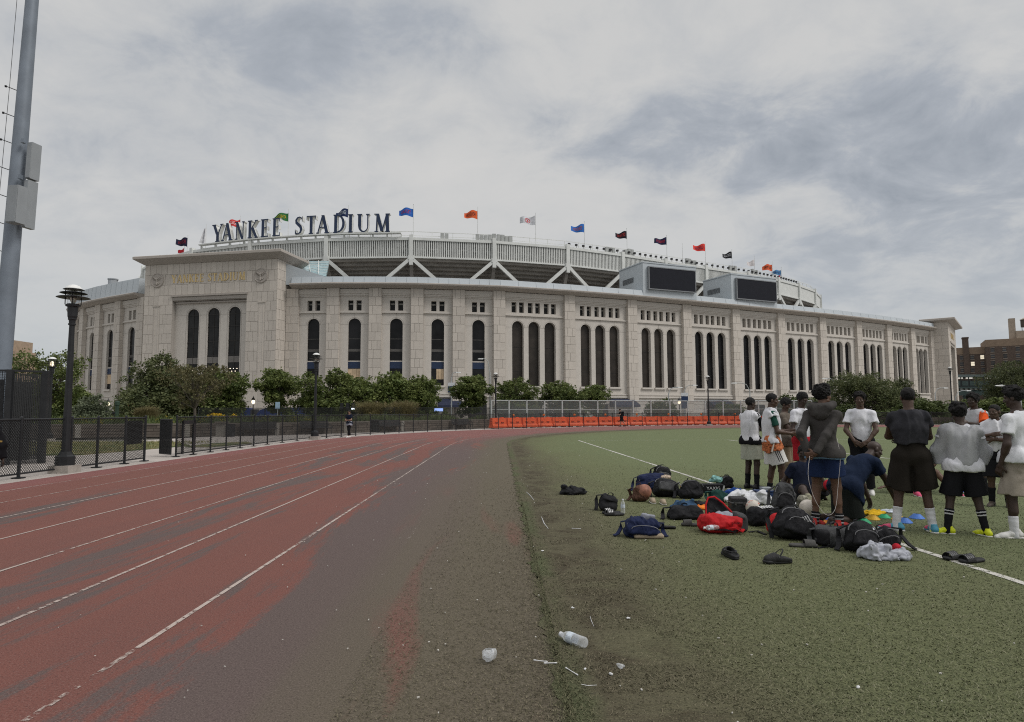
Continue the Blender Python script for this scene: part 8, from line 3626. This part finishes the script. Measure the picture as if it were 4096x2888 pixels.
def ball(label, p, rad, m, m2, seed=1, group='footballs among the bags'):
    t = thing('football', label, 'ball', p, .6 * seed, group)
    mb = MB()
    prof = [(rad * sin(pi * k / 16) + 1e-4, -rad * cos(pi * k / 16)) for k in range(17)]
    mb.lathe(prof, (0, 0, rad), 24)
    mb.build('casing', m, t, smooth=True)
    r = np.random.default_rng(seed)
    for k in range(7):
        d = unit(r.normal(size=3))
        a = unit(np.cross(d, r.normal(size=3)))
        b = np.cross(d, a)
        mb = MB()
        ring = []
        for j in range(12):
            an = 2 * pi * j / 12
            q = unit(d + a * cos(an) * .33 + b * sin(an) * .16)
            ring.append(q * (rad + .0012) + np.array([0, 0, rad]))
        mb.poly(ring)
        mb.build('panel', m2, t)
    return t


M_BALLW = mat('football_white', (.55, .50, .44), .5, .2, 14)
M_BALLR = mat('football_red', (.50, .07, .03), .5, .2, 14)


def cone(label, px, py, m, wpx=60):
    p = at(px, py)
    s = wpx * mpp(py) / .20
    p[1] += .08 * s
    t = thing('disc_cone', label, 'cone', p, 0, 'training cones scattered by the kneeling person')
    mb = MB()
    n = 20
    prof = [(.100, 0), (.098, .006), (.044, .058), (.038, .060), (.036, .056), (.090, .004)]
    for r_, z in prof:
        for k in range(n):
            a = 2 * pi * k / n
            mb.V.append((r_ * s * cos(a), r_ * s * sin(a), z * s))
    for j in range(len(prof) - 1):
        for k in range(n):
            a, b = j * n + k, j * n + (k + 1) % n
            mb.F.append((a, b, b + n, a + n))
            mb.M.append(0)
    mb.build('disc', m, t)
    return t


# -- far row
heap('black_jacket', 'black jacket lying alone nearest the track edge', 2298, 1983, .58, .36, .19, B_BLK, 3)
t = backpack('small black drawstring bag behind a pair of striped slides', 2438, 2046, .30, .22, .20, B_BLK, .3, (.2, .3), seed=4, pocket=False, straps=1, name='drawstring_bag', zip_=False, fold=.014)
slide('black slide with white stripes, beside the small upright water bottle', 2446, 2057, rd(100), R_BLK, .26, stripes=3)
slide('black slide with white stripes, in front of its pair by the drawstring bag', 2458, 2064, rd(94), R_BLK, .27, stripes=3)
bottle('upright clear water bottle beside the black striped slides', at(2492, 2056), .20)
backpack('black backpack standing at the back of the heap with a loop of strap', 2652, 1940, .38, .36, .22, B_BLK, .3, (-.1, .25), B_GRY, 5)
t = backpack('navy duffel bag with a pale printed end behind the mesh ball bag', 2616, 1966, .60, .30, .28, B_NAV, .1, (0, 0), seed=6, pocket=False, name='duffel_bag', taper=.1, fold=.012)
soft('printed_end', [ell((.22, -.06, .24), (.12, .10, .05))], cloth('printed_cloth', (.35, .28, .22), .9, .8, 40), t, .01, 0)
t = backpack('brown mesh bag holding a ball beside a pair of tan shoes', 2566, 2010, .27, .27, .24, B_MESHB, -.2, (0, -.2), seed=7, pocket=False, straps=1, name='mesh_bag', zip_=False, taper=.4)
soft('ball', [ell((.07, -.02, .16), (.115, .115, .115))], mat('tan_red_ball', (.25, .11, .075), .6, .5, 10), t, .01, 0)
for px, l in ((2609, 'tan slip-on shoe touching the mesh ball bag'), (2651, 'tan slip-on shoe standing apart from the mesh ball bag')):
    t = thing('slip_on_shoe', l, 'shoe', at(px, 2013 if px < 2630 else 2018), rd(178), 'pair of tan shoes')
    ob = soft('upper', [seg((0, -.05, .04), (0, .03, .05), .040, .042), seg((0, .03, .045), (0, .13, .028), .042, .036)], B_TAN, t, .009, .02, [((0, 0, .01), (0, 0, -1)), ((0, -.02, .085), (0, -.3, 1))], cut=[seg((0, -.04, .10), (0, .02, .10), .030, .03)])
    soft('sole', [seg((0, -.05, .014), (0, .12, .014), .044, .042)], S_SOLEW, t, .008, .0, [((0, 0, 0), (0, 0, -1)), ((0, 0, .022), (0, 0, 1))])
t = backpack('black and grey backpack with a checked strap and orange charm', 2668, 1990, .46, .30, .26, B_BLK, .15, (-.5, .15), B_GRY, 8)
strap([(.16, -.18, .26), (.21, -.21, .16), (.25, -.22, .04)], .055, .012, mat('checked_webbing', (.28, .28, .27), .8, .9, 60), t, 'checked_strap')
ch = soft('orange_charm', [ell((.20, -.235, .10), (.028, .022, .034)), ell((.195, -.24, .15), (.024, .02, .022)), seg((.18, -.24, .17), (.175, -.24, .19), .008), seg((.21, -.24, .17), (.215, -.24, .19), .008), seg((.185, -.24, .07), (.18, -.245, .04), .011), seg((.215, -.24, .07), (.22, -.245, .04), .011)], mat('orange_vinyl', (.60, .25, .03), .5), t, .006, .008)
backpack('rounded plain black holdall between the checked-strap backpack and the lettered box', 2772, 1998, .42, .30, .28, B_BLK, .05, (-.1, 0), seed=9, pocket=False, name='holdall', straps=1, taper=.35)
# lettered box
p = at(2858, 1974)
t = thing('gear_case', 'low black gear case with white lettering under a teal cloth', 'case', (p[0], p[1] + .12, p[2]), -.05, 'bags heaped on the turf')
soft('shell', [rbox((0, 0, .075), (.19, .11, .075), .018)], B_BLK, t, .009, 0)
f = FR((0, -.112, 0), (1, 0), n=(0, -1, 0))
text_obj('YAXIG', f, -.01, .085, .004, .24, .055, P_WHITE, 'lettering', t)
mb = MB()
mb.beam((.15, -.115, .03), (.175, -.115, .13), .012, .01)
mb.beam((.165, -.115, .03), (.19, -.115, .13), .012, .01)
mb.build('slash_mark', P_WHITE, t, kind='stuff')
heap('teal_cloth', 'pale teal cloth crumpled on top of the lettered gear case', 2870, 1958, .30, .22, .16, B_TEAL, 11, fold=.018).location.z = .13
backpack('small black bag behind the lettered gear case', 2912, 1955, .26, .22, .2, B_BLK, .2, (0, .2), seed=12, pocket=False, straps=1)
heap('blue_jacket', 'royal blue jacket spread between the lettered case and the white sack', 2940, 1990, .40, .30, .17, B_ROY, 13, cat='clothing')
backpack('dark green bag lying in front of the lettered gear case', 2885, 2012, .36, .17, .22, B_GRN, .3, (-.3, .2), seed=14, pocket=False, straps=2, zip_=False, fold=.014)
heap('white_sack', 'big soft white sack lying in the middle of the bags', 3032, 2024, .78, .44, .27, B_WHT, 15, cat='sack', fold=.013, n=16)
heap('white_sack', 'smaller white sack end showing behind the upright black backpack', 3172, 2036, .36, .30, .15, B_WHT, 26, cat='sack', n=14)
# hard case
p = at(2964, 2060)
t = thing('hard_case', 'black hard plastic case behind the open red backpack', 'case', (p[0], p[1] + .12, p[2]), -.1, 'bags heaped on the turf')
soft('shell', [rbox((0, 0, .115), (.115, .13, .115), .02, taper=.06)], R_BLK, t, .009, 0)
mb = MB()
mb.box((0, 0, .16), (.235, .265, .012))
mb.build('lid_seam', P_GREY, t)
for s in (-1, 1):
    mb = MB()
    mb.box((.06 * s, -.135, .15), (.03, .015, .045))
    mb.build('latch', R_GRY, t)
# blue tub
p = at(3074, 2022)
t = thing('blue_tub', 'dark blue plastic tub with a pale lid beside the upright black backpack', 'tub', (p[0], p[1] + .12, p[2]), 0, 'bags heaped on the turf')
soft('tub', [rbox((0, 0, .10), (.10, .10, .10), .02, taper=-.1)], mat('navy_plastic', (.015, .035, .10), .5, .1, 3), t, .009, 0)
mb = MB()
mb.box((-.02, 0, .205), (.27, .23, .018))
mb.build('rim', mat('navy_plastic', (.015, .035, .10)), t)
mb = MB()
mb.box((.02, 0, .235), (.15, .16, .045))
mb.build('lid', mat('grey_lid', (.28, .30, .32), .6), t)
# -- middle row
t = backpack('black backpack with a denim jacket thrown over it', 2752, 2082, .50, .17, .28, B_BLK, .1, (0, 0), seed=17, pocket=False, straps=1, zip_=False)
heap('denim_jacket', 'blue denim jacket thrown over a black backpack', 2742, 2074, .50, .30, .15, B_DEN, 18, fold=.018, n=12).location.z = .11
heap('orange_shirt', 'orange and pink shirt crumpled behind the denim jacket', 2830, 2042, .30, .20, .09, B_ORG, 19, fold=.014)
heap('black_cloth', 'small black cloth in front of the dark green bag', 2812, 2024, .22, .16, .07, B_BLK, 20, fold=.010)
# open red backpack
p = at(2905, 2138)
t = thing('backpack', 'open red backpack with black lid and a bottle in its side pocket', 'bag', (p[0], p[1] + .16, p[2]), .1, 'bags heaped on the turf')
G0 = [((0, 0, 0), (0, 0, -1))]
soft('main_bag', [rbox((-.02, 0, .10), (.24, .15, .10), .06, rotm(0, .08, 0)), ell((-.10, -.05, .10), (.16, .14, .12))], B_RED, t, .010, .03, G0, lambda X, Y, Z: wob(.010, 24, 21)(X, Y, Z) + wob(.006, 60, 22)(X, Y, Z), cut=[ell((.02, .05, .24), (.15, .10, .12))])
soft('side_panel', [rbox((.22, .02, .11), (.07, .14, .11), .05)], B_GRY, t, .010, .02, G0, wob(.008, 30, 23))
soft('open_lid', [seg((-.10, .14, .18), (-.08, .18, .36), .05, .035, .35, (1, 0, 0)), seg((.04, .15, .18), (.0, .19, .34), .08, .06, .35, (1, 0, 0)), seg((.16, .12, .17), (.05, .17, .32), .05, .04, .4, (1, 0, 0))], B_BLK, t, .010, .03, G0, wob(.006, 40, 24))
mb = MB()
mb.tube([(-.15, .10, .19), (-.14, .13, .30), (-.10, .15, .385), (-.02, .15, .395), (.08, .13, .32), (.17, .08, .21), (.20, .02, .17)], .011, 6)
mb.build('lid_edge', B_RED, t)
soft('grey_shirt', [ell((.03, .03, .17), (.13, .09, .07)), seg((-.06, .0, .18), (.10, .02, .20), .04, .03)], C_GREY, t, .010, .03, G0, wob(.009, 50, 25))
for k in range(2):
    strap([(-.15 + k * .12, -.15, .05), (-.05 + k * .12, -.22, .06 + .02 * k), (.06 + k * .09, -.21, .03), (.14 + k * .05, -.17, .05)], .045, .014, B_RED if k else B_BLK, t, 'shoulder_strap')
f = FR((.11, -.155, .12), (1, .15), n=(.1, -1, .1))
text_obj('Jordan', f, 0, 0, .01, .11, .035, B_BLK, 'lettering', t)
bt = bottle('clear water bottle tucked in the side of the red backpack', (p[0] - .10, p[1] - .02, .09), .19, (rd(90), 0, rd(-75)))
# navy backpack with tan base
t = backpack('navy backpack with a tan base lying open with papers showing', 2580, 2156, .42, .20, .26, B_NAV, -.05, (-.15, .05), seed=26, straps=2, taper=.1, fold=.014)
soft('tan_base', [rbox((.05, -.10, .025), (.17, .06, .025), .02)], B_TAN, t, .009, 0)
mb = MB()
mb.hexa([(-.17, -.06, .17), (-.02, -.10, .15), (.0, -.03, .16), (-.14, .01, .18), (-.17, -.06, .19), (-.02, -.10, .165), (.0, -.03, .175), (-.14, .01, .195)])
mb.build('papers', P_WHITE, t)
soft('inner_flap', [rbox((.06, .02, .20), (.08, .02, .055), .015, rotm(.2, .2, .1))], C_GREY, t, .009, 0, noise=wob(.005, 50, 2))
slide('black slide standing on edge behind the navy backpack', 2660, 2117, rd(75), R_BLK, .26, flip=.35)
slide('dark grey slide between the denim jacket and the red backpack', 2770, 2106, rd(82), R_GRY, .27)
# black duffel with white print
t = backpack('long black kit bag with bold white print', 3070, 2106, .50, .22, .26, B_BLK, .45, (0, .05), seed=28, pocket=False, straps=0, name='kit_bag', taper=.15, zip_=False)
mb = MB()
for k in range(5):
    x = -.13 + k * .045
    mb.poly([(x, -.10, .222), (x + .030, -.10, .222), (x + .036, -.02, .240), (x + .006, -.02, .240)])
    mb.poly([(x + .002, -.085, .226), (x + .040, -.055, .236), (x + .040, -.045, .238), (x + .002, -.07, .232)])
mb.build('print', P_WHITE, t, kind='stuff')
ball('white and red football at the end of the long black kit bag', at(3014, 2062), .105, M_BALLW, M_BALLR, 2)
p = at(3092, 2118)
t = thing('cap', 'black baseball cap resting against the long black kit bag', 'cap', (p[0], p[1], p[2] + .10), .3)
soft('crown', [ell((0, .02, .02), (.095, .095, .085))], C_BLACK, t, .008, 0, [((0, 0, 0), (0, 0, -1))])
soft('brim', [ell((.02, -.10, -.005), (.095, .075, .010), rotm(-.9, 0, 0))], C_BLACK, t, .006, 0)
backpack('charcoal backpack standing upright behind the seated person', 3146, 2058, .30, .42, .22, B_GRY, -.1, (-.25, .18), B_BLK, 29)
ball('scuffed white and red football between the backpacks', at(3233, 2068), .115, M_BALLW, M_BALLR, 5)
soft_t = thing('camo_bag', 'pale camouflage pouch under the scuffed football', 'bag', at(3240, 2055), .2, 'bags heaped on the turf')
soft('pouch', [ell((-.03, .12, .12), (.09, .08, .13)), ell((.05, .10, .07), (.08, .08, .08))], cloth('camo_cloth', (.26, .25, .20), .9, .6, 30), soft_t, .010, .03, [((0, 0, 0), (0, 0, -1))], wob(.009, 30, 30))
# red and black backpacks in front
backpack('red backpack pressed under the big black backpack', 3140, 2142, .34, .22, .24, B_RED, .5, (0, .4), seed=31, pocket=False, straps=0)
t = backpack('big black backpack with white stripe marks and a neon green pouch', 3196, 2164, .46, .34, .30, B_BLK, .1, (-.2, .35), seed=32, straps=2, taper=.3, fold=.012)
mb = MB()
for k in range(3):
    mb.beam((.02 + k * .030, -.172 + k * .006, .262 + k * .006), (.045 + k * .034, -.168 + k * .006, .225 - k * .004), .014, .006)
mb.beam((.015, -.176, .218), (.12, -.17, .214), .010, .006)
mb.build('stripe_mark', P_WHITE, t, kind='stuff')
soft('neon_pouch', [ell((.21, -.14, .07), (.045, .05, .075))], mat('neon_green_cloth', (.42, .62, .06), .8), t, .008, 0, noise=wob(.004, 50, 3))
slide('grey moulded slide in front of the big black backpack', 3212, 2190, rd(-98), R_GRY, .29)
strap([at(3270, 2196, .012), at(3300, 2192, .012), at(3334, 2194, .012)], .035, .008, B_BLK, None, 'loose_strap')
tag(bpy.data.objects['loose_strap'], 'loose black webbing strap lying beside the grey moulded slide', 'strap')
strap([at(2996, 2132, .012), at(3030, 2130, .02), at(3062, 2142, .012)], .04, .008, B_BLK, None, 'loose_strap')
tag(bpy.data.objects['loose_strap.001'], 'black strap trailing from the big black backpack towards the red one', 'strap')
clog('black foam clog with its heel strap up, seen from the side', 3112, 2256, rd(98), R_BLK)
clog('black foam clog pointing away, seen from behind', 2921, 2232, rd(8), R_BLK, strap_up=False)
# front group
t = backpack('dark grey duffel bag lying flat behind the black daypack', 3366, 2190, .44, .20, .26, B_GRY, .05, (0, 0), B_BLK, 33, pocket=False, name='duffel_bag', straps=1, taper=.12)
soft('black_end', [rbox((-.17, 0, .09), (.055, .13, .085), .04)], B_BLK, t, .009, .0, [((0, 0, 0), (0, 0, -1))])
backpack('black daypack with a front zip pocket in the front row', 3466, 2214, .32, .29, .24, B_BLK, -.1, (-.35, .1), seed=34, straps=1)
backpack('slack black rucksack behind the grey sweatshirt', 3565, 2204, .28, .21, .22, B_BLK, -.3, (-.1, -.35), seed=35, straps=2)
t = heap('grey_sweatshirt', 'crumpled pale grey sweatshirt lying in front of the black daypack', 3540, 2250, .44, .28, .19, cloth('pale_grey_marl', (.36, .37, .41), .9, .12, 20), 36, n=14, fold=.020, fr=26)
heap('grey_sweatshirt_sleeve', 'sleeve end of the pale grey sweatshirt with a red scrap on it', 3628, 2252, .20, .20, .12, cloth('pale_grey_marl', (.36, .37, .41)), 37, n=6, fold=.014)
heap('red_cloth', 'small red cloth tucked by the pale grey sweatshirt', 3600, 2222, .10, .08, .12, C_RED, 38, n=4, fold=.006, fr=40)
slide('black slide with ridged strap, farther of the pair on the touchline', 3822, 2240, rd(112), R_BLK, .27, stripes=4)
slide('black slide with ridged strap, nearer of the pair on the touchline', 3890, 2252, rd(108), R_BLK, .28, stripes=4)
heap('white_rag', 'small white rag by the pink boot', 3488, 2124, .17, .10, .05, P_WHITE if False else C_WHITE, 39, n=5, fold=.008, fr=50)
CN_G, CN_Y, CN_B, CN_O = (mat(n, c, .5, .08, 6) for n, c in (('green_cone', (.03, .38, .17)), ('yellow_cone', (.72, .42, .04)), ('blue_cone', (.06, .17, .52)), ('orange_cone', (.75, .28, .04))))
cone('green disc cone in front of the kneeling person', 3466, 2098, CN_G, 60)
cone('yellow disc cone under the kneeling hand', 3503, 2083, CN_Y, 56)
cone('small green disc cone beside the white sock', 3548, 2076, CN_G, 46)
cone('yellow disc cone tilted between the white socks', 3606, 2084, CN_Y, 52)
cone('blue disc cone in front, between the white socks', 3632, 2096, CN_B, 60)
cone('blue disc cone farther back, beside the second white sock', 3682, 2079, CN_B, 56)
cone('blue disc cone beside the striped socks', 3320, 2085, CN_B, 42)
cone('orange disc cone between the red shoes', 3316, 2098, CN_O, 40)
heap('yellow_bib', 'yellow training bibs crumpled behind the cones', 3506, 2066, .36, .22, .08, cloth('yellow_bib_cloth', (.62, .38, .02)), 40, n=10, fold=.014)
heap('white_shirt', 'white and blue shirt lying behind the yellow bibs', 3568, 2056, .28, .18, .05, cloth('white_blue_cloth', (.42, .46, .52), .85, .5, 12), 41, n=6, fold=.010)

# ------------------------------------------------------------------ litter
q0, q1 = at(2340, 2598), at(2246, 2562)
d = unit(q1 - q0)
bt = bottle('empty clear water bottle lying on its side on the turf edge', q0 + np.array([0, 0, .030]), .215)
bt.rotation_euler = Vector(d).to_track_quat('Z', 'Y').to_euler()
p = at(1956, 2650)
t = thing('crushed_cup', 'crushed clear plastic cup lying on the worn track', 'cup', p, .4)
soft('cup', [ell((0, 0, .035), (.042, .035, .036)), ell((.02, .0, .05), (.028, .03, .026))], CLEAR, t, .005, .01, [((0, 0, 0), (0, 0, -1))], wob(.006, 90, 2), cut=[ell((-.0, .0, .045), (.032, .026, .028))])


def swab(label, a, b):
    p, q = at(*a), at(*b)
    t = thing('plastic_stick', label, 'stick', p + np.array([0, 0, .004]), 0, 'white plastic sticks')
    mb = MB()
    mb.tube([(0, 0, 0), q - p], .0028, 6)
    mb.build('stem', P_WHITE, t)
    for e, s in ((np.zeros(3), 1), (q - p, -1)):
        mb = MB()
        dd = unit(q - p) * s
        mb.tube([e - dd * .004, e + dd * .004, e + dd * .014], [.003, .0046, .003], 6)
        mb.build('tip', P_WHITE, t)
    return t


swab('white plastic stick on the track side of the turf edge', (2137, 2649), (2188, 2655))
swab('white plastic stick lying across the turf edge below the bottle', (2178, 2661), (2226, 2660))
swab('white plastic stick slanting on the turf below the bottle', (2264, 2680), (2310, 2708))
swab('white plastic stick farther up the turf by the navy backpack', (2288, 2117), (2322, 2119))
for px, py, s, l in ((2482, 2676, .020, 'crumpled clear wrapper on the bare dirt'), (2446, 2706, .011, 'small pale pebble by the crumpled wrapper'), (2514, 2481, .012, 'small white pebble on the turf above the bottle'), (2290, 2438, .010, 'white paper scrap at the dirt strip'), (2169, 2208, .012, 'white scrap beside the strip of unworn pile'), (3434, 2757, .010, 'small white scrap alone on the open turf'), (2340, 2684, .009, 'white crumb beside the slanting stick')):
    t = thing('litter_scrap', l, 'scrap', at(px, py), px * .1)
    soft('scrap', [ell((0, 0, s * .5), (s * 1.2, s * .9, s * .6))], CLEAR if s > .015 else P_WHITE, t, s * .25, 0, [((0, 0, 0), (0, 0, -1))], wob(s * .25, 2.2 / s, int(px)))
for pts, l in ((((2106, 1970), (2122, 1985), (2136, 2003)), 'frayed white tape strip beside the strip of unworn pile'), (((2166, 2070), (2176, 2095), (2193, 2118)), 'torn pale feather of tape on the dirt strip'), (((2360, 2470), (2366, 2490), (2376, 2512)), 'thin white thread above the lying bottle'), (((2326, 2745), (2350, 2750), (2388, 2748)), 'curling white thread below the slanting stick')):
    P_ = [at(*q, .010) for q in pts]
    mb = MB()
    mb.tube([np.array(q) for q in P_], [.004, .006, .003] if pts[0][1] < 2200 else [.0015, .0022, .001], 4)
    tag(mb.build('tape_scrap', P_WHITE, None, org=P_[0], loc=P_[0]), l, 'tape')
rr = np.random.default_rng(3)
mb = MB()
for k in range(420):
    x = rr.normal(1.4, 2.6) if k % 3 else rr.uniform(-6, 12)
    y = 2.6 + 24 * rr.random() ** 2.0
    s = rr.uniform(.002, .0055) * (1 + y * .05)
    a = rr.uniform(0, 6.28)
    mb.box((x, y, .012), (s * 2.2, s * 1.2, s), 0, a)
mb.build('litter', mat('paper_crumbs', (.50, .48, .44), .8, .2, 50), kind='stuff')
